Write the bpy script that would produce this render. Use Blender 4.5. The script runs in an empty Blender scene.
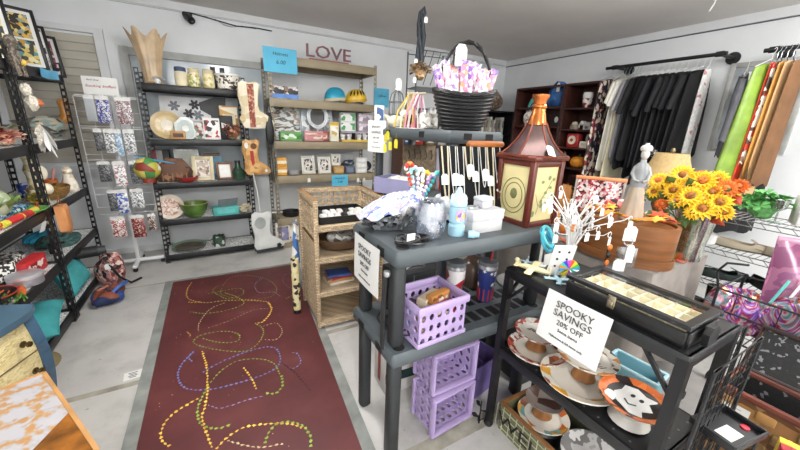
import bpy, math, random
from math import sin, cos, pi, radians as RAD, atan2, sqrt
from mathutils import Vector, Matrix
random.seed(7)
SC = bpy.context.scene
COL = SC.collection

# ---------------------------------------------------------------- camera
F, YAW, PIT, ROLL = 332.0, .5146, .28605, -.04036
CAM = Vector((0, 0, 1.45))
_f = Vector((sin(YAW)*cos(PIT), cos(YAW)*cos(PIT), -sin(PIT)))
_r = Vector((cos(YAW), -sin(YAW), 0)); _d = _f.cross(_r)
_r, _d = cos(ROLL)*_r+sin(ROLL)*_d, -sin(ROLL)*_r+cos(ROLL)*_d
cd = bpy.data.cameras.new('camera'); co = bpy.data.objects.new('camera', cd); COL.objects.link(co)
cd.sensor_width = 36; cd.lens = F/800*36; cd.clip_start = .02
m = Matrix.Identity(4)
for i in range(3):
    m[i][0] = _r[i]; m[i][1] = -_d[i]; m[i][2] = -_f[i]; m[i][3] = CAM[i]
co.matrix_world = m
SC.camera = co

def ray(x, y): return _r*((x-400)/F)+_d*((y-225)/F)+_f
def P(x, y, z=0.0): d = ray(x, y); return CAM+d*((z-CAM.z)/d.z)      # where a measured point meets a shelf height
def PX(x, y, X): d = ray(x, y); return CAM+d*(X/d.x)                 # ... or a wall plane
def PY(x, y, Y): d = ray(x, y); return CAM+d*(Y/d.y)
def mpp(p): return (Vector(p)-CAM).dot(_f)/F                         # metres per pixel there
def face(p): return atan2(-p[0], p[1])                               # turn a front (-y) to the aisle

# ---------------------------------------------------------------- materials
MATS = {}
def _nt(name):
    m = bpy.data.materials.new(name); m.use_nodes = True
    nt = m.node_tree; b = nt.nodes['Principled BSDF']
    return m, nt, b
def lin(c): return tuple((x/12.92 if x <= .04045 else ((x+.055)/1.055)**2.4) for x in c)
def hx(s): return tuple(int(s[i:i+2], 16)/255 for i in (0, 2, 4))
def N(nt, t, **k):
    n = nt.nodes.new(t)
    for a, v in k.items(): setattr(n, a, v)
    return n
def ramp(nt, cols, const=False):
    r = N(nt, 'ShaderNodeValToRGB'); e = r.color_ramp.elements
    if const: r.color_ramp.interpolation = 'CONSTANT'
    n = len(cols)
    while len(e) < n: e.new(.5)
    for i, c in enumerate(cols):
        e[i].position = i/n if const else i/max(1, n-1)
        e[i].color = (*lin(hx(c)), 1)
    return r
def coords(nt, scale=(1, 1, 1), rot=(0, 0, 0)):
    tc = N(nt, 'ShaderNodeTexCoord'); mp = N(nt, 'ShaderNodeMapping')
    mp.inputs['Scale'].default_value = scale; mp.inputs['Rotation'].default_value = rot
    nt.links.new(tc.outputs['Object'], mp.inputs[0]); return mp.outputs[0]
def shade(col, k):
    c = hx(col); return ''.join('%02x' % max(0, min(255, int(x*255*k))) for x in c)
def mat(col, rough=.55, metal=0.0, var=.10, scale=6.0, bump=0.0, name=None, emit=0.0, spec=.5):
    """plain surface with procedural tone variation"""
    key = ('m', col, rough, metal, var, scale, bump, emit)
    if key in MATS: return MATS[key]
    m, nt, b = _nt(name or 'tone_'+col)
    v = coords(nt)
    n = N(nt, 'ShaderNodeTexNoise'); n.inputs['Scale'].default_value = scale; n.inputs['Detail'].default_value = 4
    nt.links.new(v, n.inputs['Vector'])
    r = ramp(nt, [shade(col, 1-var), shade(col, 1+var)])
    r.color_ramp.elements[0].position = .3; r.color_ramp.elements[1].position = .7
    nt.links.new(n.outputs['Fac'], r.inputs[0]); nt.links.new(r.outputs[0], b.inputs['Base Color'])
    b.inputs['Roughness'].default_value = rough; b.inputs['Metallic'].default_value = metal
    b.inputs['Specular IOR Level'].default_value = spec
    if bump:
        bp = N(nt, 'ShaderNodeBump'); bp.inputs['Strength'].default_value = bump; bp.inputs['Distance'].default_value = .01
        nt.links.new(n.outputs['Fac'], bp.inputs['Height']); nt.links.new(bp.outputs[0], b.inputs['Normal'])
    if emit:
        b.inputs['Emission Color'].default_value = (*lin(hx(col)), 1); b.inputs['Emission Strength'].default_value = emit
    MATS[key] = m; return m
def patch(cols, scale=30, rough=.5, metal=0.0, stretch=(1, 1, 1), rot=(0, 0, 0), kind='vor', bump=0.0):
    """mixed patches of several colours (printed cloth, mixed goods, marbling)"""
    key = ('p', tuple(cols), scale, rough, metal, stretch, rot, kind, bump)
    if key in MATS: return MATS[key]
    m, nt, b = _nt('print_'+cols[0])
    v = coords(nt, stretch, rot)
    if kind == 'vor':
        t = N(nt, 'ShaderNodeTexVoronoi'); t.inputs['Scale'].default_value = scale; nt.links.new(v, t.inputs['Vector'])
        s = N(nt, 'ShaderNodeSeparateColor'); nt.links.new(t.outputs['Color'], s.inputs[0]); fac = s.outputs[0]; h = t.outputs['Distance']
    elif kind == 'noise':
        t = N(nt, 'ShaderNodeTexNoise'); t.inputs['Scale'].default_value = scale; t.inputs['Detail'].default_value = 3
        nt.links.new(v, t.inputs['Vector'])
        mr = N(nt, 'ShaderNodeMapRange'); mr.inputs[1].default_value = .3; mr.inputs[2].default_value = .7
        nt.links.new(t.outputs['Fac'], mr.inputs[0]); fac = h = mr.outputs[0]
    else:
        t = N(nt, 'ShaderNodeTexWave'); t.inputs['Scale'].default_value = scale; t.inputs['Distortion'].default_value = 2.0
        nt.links.new(v, t.inputs['Vector']); fac = h = t.outputs['Fac']
    r = ramp(nt, cols, True); nt.links.new(fac, r.inputs[0])
    nt.links.new(r.outputs[0], b.inputs['Base Color'])
    b.inputs['Roughness'].default_value = rough; b.inputs['Metallic'].default_value = metal
    if bump:
        bp = N(nt, 'ShaderNodeBump'); bp.inputs['Strength'].default_value = bump; bp.inputs['Distance'].default_value = .01
        nt.links.new(h, bp.inputs['Height']); nt.links.new(bp.outputs[0], b.inputs['Normal'])
    MATS[key] = m; return m
def weave(c1, c2, w=.02, h=.008, rough=.7):
    """woven cane / wicker: staggered strands with relief"""
    key = ('w', c1, c2, w, h)
    if key in MATS: return MATS[key]
    m, nt, b = _nt('weave_'+c1)
    tc = N(nt, 'ShaderNodeTexCoord'); sp = N(nt, 'ShaderNodeSeparateXYZ'); nt.links.new(tc.outputs['Object'], sp.inputs[0])
    ad = N(nt, 'ShaderNodeMath', operation='ADD'); nt.links.new(sp.outputs[0], ad.inputs[0]); nt.links.new(sp.outputs[1], ad.inputs[1])
    cb = N(nt, 'ShaderNodeCombineXYZ'); nt.links.new(ad.outputs[0], cb.inputs[0]); nt.links.new(sp.outputs[2], cb.inputs[1])
    t = N(nt, 'ShaderNodeTexBrick'); t.inputs['Scale'].default_value = 1; t.inputs['Brick Width'].default_value = w
    t.inputs['Row Height'].default_value = h; t.inputs['Mortar Size'].default_value = h*.16; t.inputs['Mortar Smooth'].default_value = .6
    t.inputs['Color1'].default_value = (*lin(hx(c1)), 1); t.inputs['Color2'].default_value = (*lin(hx(shade(c1, .8))), 1)
    t.inputs['Mortar'].default_value = (*lin(hx(c2)), 1)
    nt.links.new(cb.outputs[0], t.inputs['Vector']); nt.links.new(t.outputs['Color'], b.inputs['Base Color'])
    bp = N(nt, 'ShaderNodeBump'); bp.invert = True; bp.inputs['Strength'].default_value = .8; bp.inputs['Distance'].default_value = .006
    nt.links.new(t.outputs['Fac'], bp.inputs['Height']); nt.links.new(bp.outputs[0], b.inputs['Normal'])
    b.inputs['Roughness'].default_value = rough
    MATS[key] = m; return m
def wood(c1, c2, scale=4, rough=.45, axis=0):
    key = ('wd', c1, c2, scale, rough, axis)
    if key in MATS: return MATS[key]
    m, nt, b = _nt('wood_'+c1)
    st = [9, 9, 9]
    if axis == 'h': st = [.7, .7, 9]
    else: st[axis] = .7
    v = coords(nt, tuple(st))
    n = N(nt, 'ShaderNodeTexNoise'); n.inputs['Scale'].default_value = scale; n.inputs['Detail'].default_value = 5; n.inputs['Distortion'].default_value = .6
    nt.links.new(v, n.inputs['Vector']); r = ramp(nt, [c2, c1]); r.color_ramp.elements[0].position = .32; r.color_ramp.elements[1].position = .66
    nt.links.new(n.outputs['Fac'], r.inputs[0]); nt.links.new(r.outputs[0], b.inputs['Base Color'])
    b.inputs['Roughness'].default_value = rough
    MATS[key] = m; return m
def glass(tint='ffffff', k=.86, rough=.05):
    """thin clear plastic or glass: see-through with a gloss"""
    key = ('g', tint, k, rough)
    if key in MATS: return MATS[key]
    m, nt, b = _nt('clear_'+tint)
    tr = N(nt, 'ShaderNodeBsdfTransparent'); tr.inputs[0].default_value = (*lin(hx(tint)), 1)
    b = N(nt, 'ShaderNodeBsdfGlossy'); b.inputs[0].default_value = (*lin(hx(tint)), 1); b.inputs['Roughness'].default_value = rough
    lw = N(nt, 'ShaderNodeLayerWeight'); lw.inputs[0].default_value = .25
    mr = N(nt, 'ShaderNodeMapRange'); mr.inputs[3].default_value = 1-k; mr.inputs[4].default_value = min(.8, 1.9*(1-k)+.12)
    nt.links.new(lw.outputs['Facing'], mr.inputs[0])
    mx = N(nt, 'ShaderNodeMixShader'); nt.links.new(mr.outputs[0], mx.inputs[0]); nt.links.new(tr.outputs[0], mx.inputs[1]); nt.links.new(b.outputs[0], mx.inputs[2])
    nt.links.new(mx.outputs[0], nt.nodes['Material Output'].inputs[0])
    MATS[key] = m; return m

# ---------------------------------------------------------------- mesh builder
class G:
    def __init__(s): s.v = []; s.f = []; s.k = 0; s.mi = []; s.m = Matrix.Identity(4)
    def at(s, loc=(0, 0, 0), rz=0, rx=0, ry=0, sc=1):
        s.m = Matrix.Translation(loc) @ Matrix.Rotation(rz, 4, 'Z') @ Matrix.Rotation(ry, 4, 'Y') @ Matrix.Rotation(rx, 4, 'X') @ Matrix.Scale(sc, 4); return s
    def add(s, vs, fs):
        b = len(s.v); s.v += [s.m @ Vector(v) for v in vs]; s.f += [tuple(b+i for i in f) for f in fs]; s.mi += [s.k]*len(fs); return s
    def box(s, c, d, bev=0.0, taper=1.0):
        x, y, z = d[0]/2, d[1]/2, d[2]/2
        if bev:
            bev = min(bev, x*.9, y*.9, z*.9); vs = []; K = 2
            def ring(hx_, hy_, zz, r):
                o = []
                for qx, qy, a0 in ((1, 1, 0), (-1, 1, 1), (-1, -1, 2), (1, -1, 3)):
                    for k in range(K+1):
                        a = (a0+k/K)*pi/2; o.append((c[0]+qx*(hx_-r)+r*cos(a), c[1]+qy*(hy_-r)+r*sin(a), c[2]+zz))
                return o
            rs = [ring(x-bev*.7, y-bev*.7, -z, bev*.5), ring(x, y, -z+bev, bev), ring(x*taper, y*taper, z-bev, bev), ring(x*taper-bev*.7, y*taper-bev*.7, z, bev*.5)]
            n = len(rs[0])
            for r in rs: vs += r
            fs = [tuple(range(n))[::-1], tuple(range(3*n, 4*n))]
            for k in range(3):
                for i in range(n): j = (i+1) % n; fs.append((k*n+i, k*n+j, (k+1)*n+j, (k+1)*n+i))
            return s.add(vs, fs)
        t = taper
        vs = [(c[0]+a*x*(t if e > 0 else 1), c[1]+b*y*(t if e > 0 else 1), c[2]+e*z) for e in (-1, 1) for b in (-1, 1) for a in (-1, 1)]
        return s.add(vs, [(0, 2, 3, 1), (4, 5, 7, 6), (0, 1, 5, 4), (2, 6, 7, 3), (0, 4, 6, 2), (1, 3, 7, 5)])
    def bar(s, a, b, w, h=None, up=(0, 0, 1)):
        a, b = Vector(a), Vector(b); d = (b-a).normalized(); u = Vector(up)
        if abs(d.dot(u)) > .98: u = Vector((0, 1, 0))
        sx = d.cross(u).normalized(); sz = sx.cross(d).normalized(); h = h or w
        vs = [p+sx*(i*w/2)+sz*(j*h/2) for p in (a, b) for i, j in ((-1, -1), (1, -1), (1, 1), (-1, 1))]
        return s.add(vs, [(3, 2, 1, 0), (4, 5, 6, 7), (0, 1, 5, 4), (1, 2, 6, 5), (2, 3, 7, 6), (3, 0, 4, 7)])
    def tube(s, pts, r, n=6, close=False):
        pts = [Vector(p) for p in pts]; L = len(pts); rr = r if isinstance(r, (list, tuple)) else [r]*L
        vs = []; pu = None
        for i, p in enumerate(pts):
            d = (pts[(i+1) % L] if (i < L-1 or close) else p)-(pts[i-1] if (i > 0 or close) else p)
            d = d.normalized() if d.length > 1e-9 else Vector((0, 0, 1))
            if pu is None: pu = Vector((0, 0, 1)) if abs(d.z) < .9 else Vector((1, 0, 0))
            sx = d.cross(pu)
            if sx.length < 1e-6: sx = d.orthogonal()
            sx.normalize(); pu = sx.cross(d)
            vs += [p+(sx*cos(2*pi*k/n)+pu*sin(2*pi*k/n))*rr[i] for k in range(n)]
        fs = []
        for i in range(L if close else L-1):
            a, b = i*n, ((i+1) % L)*n
            fs += [(a+k, a+(k+1) % n, b+(k+1) % n, b+k) for k in range(n)]
        if not close: fs += [tuple(range(n))[::-1], tuple(range((L-1)*n, L*n))]
        return s.add(vs, fs)
    def lathe(s, prof, c=(0, 0, 0), n=20, cap=True, sx=1.0, sy=1.0):
        vs = [(c[0]+r*cos(2*pi*k/n)*sx, c[1]+r*sin(2*pi*k/n)*sy, c[2]+z) for r, z in prof for k in range(n)]; L = len(prof)
        fs = [(i*n+k, i*n+(k+1) % n, (i+1)*n+(k+1) % n, (i+1)*n+k) for i in range(L-1) for k in range(n)]
        if cap:
            if prof[0][0] > 1e-5: fs.append(tuple(range(n))[::-1])
            if prof[-1][0] > 1e-5: fs.append(tuple(range((L-1)*n, L*n)))
        return s.add(vs, fs)
    def ell(s, c, r, n=14, m_=9, jit=0.0):
        if not isinstance(r, (tuple, list)): r = (r, r, r)
        vs = [(c[0], c[1], c[2]-r[2])]
        for i in range(1, m_):
            t = pi*i/m_-pi/2
            for k in range(n):
                j = 1+random.uniform(-jit, jit)
                vs.append((c[0]+r[0]*cos(t)*cos(2*pi*k/n)*j, c[1]+r[1]*cos(t)*sin(2*pi*k/n)*j, c[2]+r[2]*sin(t)*j))
        vs.append((c[0], c[1], c[2]+r[2])); fs = [(0, 1+(k+1) % n, 1+k) for k in range(n)]
        for i in range(m_-2):
            fs += [(1+i*n+k, 1+i*n+(k+1) % n, 1+(i+1)*n+(k+1) % n, 1+(i+1)*n+k) for k in range(n)]
        e = len(vs)-1; b = 1+(m_-2)*n; fs += [(b+k, b+(k+1) % n, e) for k in range(n)]
        return s.add(vs, fs)
    def prism(s, poly, y0, y1, infl=0.0):
        """outline in the xz plane, thick along y; infl > 0 puffs the front"""
        n = len(poly); fs = [tuple(n+i for i in range(n))[::-1]]
        vs = [(x, y0, z) for x, z in poly]+[(x, y1, z) for x, z in poly]
        fs = [(i, (i+1) % n, n+(i+1) % n, n+i) for i in range(n)]+[tuple(range(n, 2*n))[::-1]]
        if infl:
            cx = sum(p[0] for p in poly)/n; cz = sum(p[1] for p in poly)/n
            vs += [(cx+(x-cx)*.75, y0-infl, cz+(z-cz)*.75) for x, z in poly]
            fs += [(2*n+i, 2*n+(i+1) % n, (i+1) % n, i) for i in range(n)]+[tuple(range(2*n, 3*n))]
        else: fs.append(tuple(range(n)))
        return s.add(vs, fs)
    def slab(s, poly, z0, z1):
        n = len(poly)
        return s.add([(x, y, z0) for x, y in poly]+[(x, y, z1) for x, y in poly],
                     [tuple(range(n))[::-1], tuple(range(n, 2*n))]+[(i, (i+1) % n, n+(i+1) % n, n+i) for i in range(n)])
    def sheet(s, fn, nu, nv):
        vs = [fn(i/nu, j/nv) for j in range(nv+1) for i in range(nu+1)]
        return s.add(vs, [(j*(nu+1)+i, j*(nu+1)+i+1, (j+1)*(nu+1)+i+1, (j+1)*(nu+1)+i) for j in range(nv) for i in range(nu)])
    def perf(s, w, h, nx, ny, k=.32, t=.004, sq=False):
        """punched panel in the xz plane from the origin: nx by ny cells each with a hole"""
        cw, ch = w/nx, h/ny
        A = [(.5*cos(a*pi/4+pi/8)*2, .5*sin(a*pi/4+pi/8)*2) for a in range(8)]
        for i in range(nx):
            for j in range(ny):
                cx, cz = (i+.5)*cw, (j+.5)*ch
                if sq: outer = [(1, 1), (-1, 1), (-1, -1), (1, -1)]; inner = [(a*2*k, b*2*k) for a, b in outer]
                else:
                    outer = [(1, .42), (.42, 1), (-.42, 1), (-1, .42), (-1, -.42), (-.42, -1), (.42, -1), (1, -.42)]; inner = [(a*2*k, b*2*k) for a, b in A]
                n = len(outer)
                vs = [(cx+a*cw/2, y, cz+b*ch/2) for y in (0, t) for a, b in outer]+[(cx+a*cw/2, y, cz+b*ch/2) for y in (0, t) for a, b in inner]
                fs = []
                for q in range(n):
                    r = (q+1) % n
                    fs += [(q, r, 2*n+r, 2*n+q), (n+r, n+q, 3*n+q, 3*n+r), (2*n+q, 2*n+r, 3*n+r, 3*n+q)]
                s.add(vs, fs)
                if not sq:
                    for a, b in ((1, 1), (-1, 1), (-1, -1), (1, -1)):
                        s.add([(cx+a*cw/2, 0, cz+b*ch/2), (cx+a*.42*cw/2, 0, cz+b*ch/2), (cx+a*cw/2, 0, cz+b*.42*ch/2)], [(0, 1, 2)])
        return s
    def c(s, k): s.k = k; return s
    def wires(s, w, h, nx, ny, r=.002):
        """wire panel in the xz plane from the origin"""
        for i in range(nx+1): s.bar((w*i/nx, 0, 0), (w*i/nx, 0, h), r*2)
        for j in range(ny+1): s.bar((0, 0, h*j/ny), (w, 0, h*j/ny), r*2)
        return s

# ---------------------------------------------------------------- objects
def part(name, g, mt, parent=None, label=None, smooth=None):
    me = bpy.data.meshes.new(name); me.from_pydata(g.v, [], g.f)
    for q in (mt if isinstance(mt, (list, tuple)) else [mt]): me.materials.append(q)
    if any(g.mi): me.polygons.foreach_set('material_index', g.mi)
    me.update()
    o = bpy.data.objects.new(name, me); COL.objects.link(o)
    if smooth != False:
        for p in me.polygons: p.use_smooth = True
        try: me.set_sharp_from_angle(angle=RAD(smooth or 38))
        except Exception: pass
    if parent: o.parent = parent
    if label: o['label'] = label
    return o
def tag(o, label, cat, group=None):
    o['label'] = label; o['category'] = cat
    if group: o['group'] = group
    return o
def T(name, label, cat, loc=(0, 0, 0), rz=0, group=None, rx=0, ry=0):
    o = bpy.data.objects.new(name, None); COL.objects.link(o); o.empty_display_size = .05
    o.location = loc; o.rotation_euler = (rx, ry, rz); return tag(o, label, cat, group)
def S(name, g, mt, label, cat, loc=(0, 0, 0), rz=0, group=None, smooth=None):
    o = part(name, g, mt, None, None, smooth); o.location = loc; o.rotation_euler = (0, 0, rz); return tag(o, label, cat, group)
def struct(name, g, mt, parent=None, smooth=False):
    o = part(name, g, mt, parent, None, smooth); o['kind'] = 'structure'; return o
def dup(o, parent=None):
    c = o.copy(); COL.objects.link(c); c.parent = parent
    for ch in list(o.children): dup(ch, c)
    return c
def words(txt, size, mt, parent, loc, rot=(pi/2, 0, 0), name='lettering', align='CENTER', ext=.0006, shear=0, sx=1.0):
    cu = bpy.data.curves.new(name, 'FONT'); cu.body = txt; cu.size = size; cu.align_x = align; cu.align_y = 'CENTER'; cu.extrude = ext; cu.shear = shear
    cu.resolution_u = 2
    t = bpy.data.objects.new('tmp', cu); COL.objects.link(t); bpy.context.view_layer.update()
    me = bpy.data.meshes.new_from_object(t); bpy.data.objects.remove(t)
    me.materials.clear(); me.materials.append(mt)
    o = bpy.data.objects.new(name, me); COL.objects.link(o); o.parent = parent; o.location = loc; o.rotation_euler = rot; o.scale = (sx, 1, 1); return o
def pricetag(parent, loc, w=.022, h=.034, rz=0, rx=0, string=.03):
    g = G().at(loc, rz, rx); g.prism([(-w/2, -h), (w/2, -h), (w/2, -h*.2), (w*.25, 0), (-w*.25, 0), (-w/2, -h*.2)], -.0008, .0008)
    if string: g.tube([(0, 0, 0), (.002, 0, string)], .0006, 4)
    return part('price_tag', g, WHITE, parent, 'white price tag')

WHITE = mat('dfdfdc', .6, var=.02); BLACK = mat('17181a', .45, var=.2); INK = mat('1b1b1d', .7, var=.05); STEEL = mat('b9bcc0', .3, .9, .05)
GREY = mat('50575b', .5, var=.06, scale=3); DGREY = mat('2b2f32', .5, var=.1); CREAM = mat('e6dcc0', .6); TAN = mat('7d715c', .5, var=.08)
BROWN = wood('5a3420', '3b2013'); PINE = wood('c79a61', 'a5763f'); RED = mat('a82a26', .5); LILAC = mat('b09cc8', .45, var=.04)

# ---------------------------------------------------------------- room
CEIL = 2.56; BY = 4.45; RX = 4.42; LX = -1.62; FY = -2.4
def floor_mat():
    m, nt, b = _nt('painted_concrete')
    tc = N(nt, 'ShaderNodeTexCoord'); n = N(nt, 'ShaderNodeTexNoise'); n.inputs['Scale'].default_value = 3.2; n.inputs['Detail'].default_value = 8; n.inputs['Roughness'].default_value = .65
    nt.links.new(tc.outputs['Object'], n.inputs['Vector'])
    r = ramp(nt, ['a3a19e', 'bebcb9', 'c8c6c3']); r.color_ramp.elements[0].position = .28; r.color_ramp.elements[1].position = .5; r.color_ramp.elements[2].position = .75
    nt.links.new(n.outputs['Fac'], r.inputs[0])
    n2 = N(nt, 'ShaderNodeTexNoise'); n2.inputs['Scale'].default_value = 45; n2.inputs['Detail'].default_value = 4; nt.links.new(tc.outputs['Object'], n2.inputs['Vector'])
    r2 = ramp(nt, ['8c8a86', 'ffffff']); r2.color_ramp.elements[0].position = .22; r2.color_ramp.elements[1].position = .34
    nt.links.new(n2.outputs['Fac'], r2.inputs[0])
    mx = N(nt, 'ShaderNodeMixRGB', blend_type='MULTIPLY'); mx.inputs[0].default_value = .6
    nt.links.new(r.outputs[0], mx.inputs[1]); nt.links.new(r2.outputs[0], mx.inputs[2])
    nt.links.new(mx.outputs[0], b.inputs['Base Color']); b.inputs['Roughness'].default_value = .42
    return m
g = G().box(((LX+RX)/2, (FY+BY)/2, -.05), (RX-LX+.4, BY-FY+.4, .1)); fl = struct('floor', g, floor_mat())
JM = mat('9c988c', .7, var=.12, scale=12)
for i, (yy, w) in enumerate(((3.44, .018), (2.06, .04), (.97, .075), (-.2, .04))):
    g = G().box(((LX+RX)/2, yy, .0006), (RX-LX, w, .0012)); struct('trim_%d' % (i+3), g, JM)
g = G().box(((LX+RX)/2, (FY+BY)/2, CEIL+.05), (RX-LX+.4, BY-FY+.4, .1)); struct('ceiling', g, mat('dad6d3', .85, var=.02, scale=2))
WALLM = mat('dcdfe1', .7, var=.025, scale=2)
g = G().box(((LX+RX)/2, BY+.05, CEIL/2), (RX-LX+.2, .1, CEIL)); struct('wall_back', g, WALLM)
g = G().box((RX+.05, (FY+BY)/2, CEIL/2), (.1, BY-FY+.2, CEIL)); struct('wall_right', g, WALLM)
g = G().box((LX-.05, (FY+BY)/2, CEIL/2), (.1, BY-FY+.2, CEIL)); struct('wall_left', g, WALLM)
g = G().box(((LX+RX)/2, FY-.05, CEIL/2), (RX-LX+.2, .1, CEIL)); struct('wall_front', g, WALLM)
CR = mat('d4d6d8', .6, var=.02); LINE = mat('55565a', .7)
g = G().box(((LX+RX)/2, BY-.012, CEIL-.035), (RX-LX, .024, .07)); g.box(((LX+RX)/2, BY-.004, CEIL-.075), (RX-LX, .008, .008)); struct('trim_1', g, CR)
g = G().box((RX-.012, (FY+BY)/2, CEIL-.04), (.024, BY-FY, .08)); struct('trim_2', g, CR)
g = G().box((RX-.003, (FY+BY)/2, CEIL-.086), (.006, BY-FY, .010)); struct('trim_7', g, LINE)
g = G().box(((LX+RX)/2, BY-.003, CEIL-.076), (RX-LX, .006, .008)); struct('trim_8', g, LINE)
g = G().box(((LX+RX)/2, BY-.008, .03), (RX-LX, .016, .06)); struct('baseboard_back', g, CR)
g = G().box((RX-.008, (FY+BY)/2, .05), (.016, BY-FY, .1)); struct('baseboard_right', g, CR)
def slatboard():
    m, nt, b = _nt('washed_boards'); v = coords(nt, (1, 1, 6.5))
    n = N(nt, 'ShaderNodeTexNoise'); n.inputs['Scale'].default_value = 2.0; n.inputs['Detail'].default_value = 5; nt.links.new(v, n.inputs['Vector'])
    r = ramp(nt, ['9c978c', 'b3aea2', 'c4bfb3']); nt.links.new(n.outputs['Fac'], r.inputs[0])
    nt.links.new(r.outputs[0], b.inputs['Base Color']); b.inputs['Roughness'].default_value = .7; return m
# boarded window behind the left-hand shelves
w = bpy.data.objects.new('window_1', None); COL.objects.link(w); w['kind'] = 'structure'
g = G()
for k in range(16): g.box((-1.21, BY-.012, 1.03+.0725*k), (.70, .02, .07), .004)
struct('panel', g, slatboard(), w)
g = G().box((-.82, BY-.02, 1.575), (.07, .04, 1.3)); g.box((-1.2, BY-.018, 2.20), (.69, .036, .05)); g.box((-1.2, BY-.018, .92), (.69, .036, .08)); g.box((-1.58, BY-.02, 1.575), (.05, .04, 1.3)); struct('frame', g, CR, w)
# window behind the black shelves, filmed over
w = bpy.data.objects.new('window_2', None); COL.objects.link(w); w['kind'] = 'structure'
g = G().box((-.02, BY-.004, 1.45), (1.22, .008, 1.14)); struct('pane', g, mat('b6c0c6', .12, var=.04), w)
g = G().box((-.65, BY-.02, 1.45), (.07, .04, 1.30)); g.box((.62, BY-.02, 1.45), (.07, .04, 1.30)); g.box((-.015, BY-.018, 2.06), (1.2, .036, .07)); g.box((-.015, BY-.018, .85), (1.2, .036, .08)); struct('frame', g, mat('a9aaa8', .6), w)

# ---------------------------------------------------------------- light: unseen ceiling tube fittings, each with an added fill lamp
def fitting(x, y, e, lx=.28, ly=1.2):
    t = T('ceiling_light', 'white ceiling strip light with a plain diffuser above the aisle', 'light', (x, y, CEIL), 0, 'ceiling strip lights')
    g = G().box((0, 0, -.02), (lx+.04, ly+.04, .04), .008); part('housing', g, WHITE, t)
    g = G().box((0, 0, -.045), (lx, ly, .02), .008); part('diffuser', g, mat('ffffff', .5, var=0, emit=2.0), t)
    for nm, kind, en, z in (('strip_lamp', 'AREA', e*.55, CEIL-.06), ('fill_lamp', 'POINT', e*.75, CEIL-.30)):  # bare point lamp added below each fitting to brighten walls and ceiling
        l = bpy.data.lights.new(nm, kind); l.energy = en; l.color = (1, .985, .96)
        if kind == 'AREA': l.shape = 'RECTANGLE'; l.size = lx; l.size_y = ly
        else: l.shadow_soft_size = .16
        o = bpy.data.objects.new(nm, l); COL.objects.link(o); o.location = (x, y, z)
for x, y, e in LIGHTS if 'LIGHTS' in globals() else ((-.4, -1.7, 120), (2.6, -1.7, 120), (1.15, .3, 10), (3.5, .1, 24), (2.4, 1.3, 24), (.25, 2.0, 46)):
    fitting(x, y, e)
w = bpy.data.worlds.new('world'); SC.world = w; w.use_nodes = True
w.node_tree.nodes['Background'].inputs[0].default_value = (.8, .85, .9, 1); w.node_tree.nodes['Background'].inputs[1].default_value = .3
SC.view_settings.view_transform = 'Standard'; SC.view_settings.look = 'None'; SC.view_settings.exposure = -0.27
SC.cycles.use_denoising = True; SC.cycles.max_bounces = 8; SC.cycles.transparent_max_bounces = 24
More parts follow.
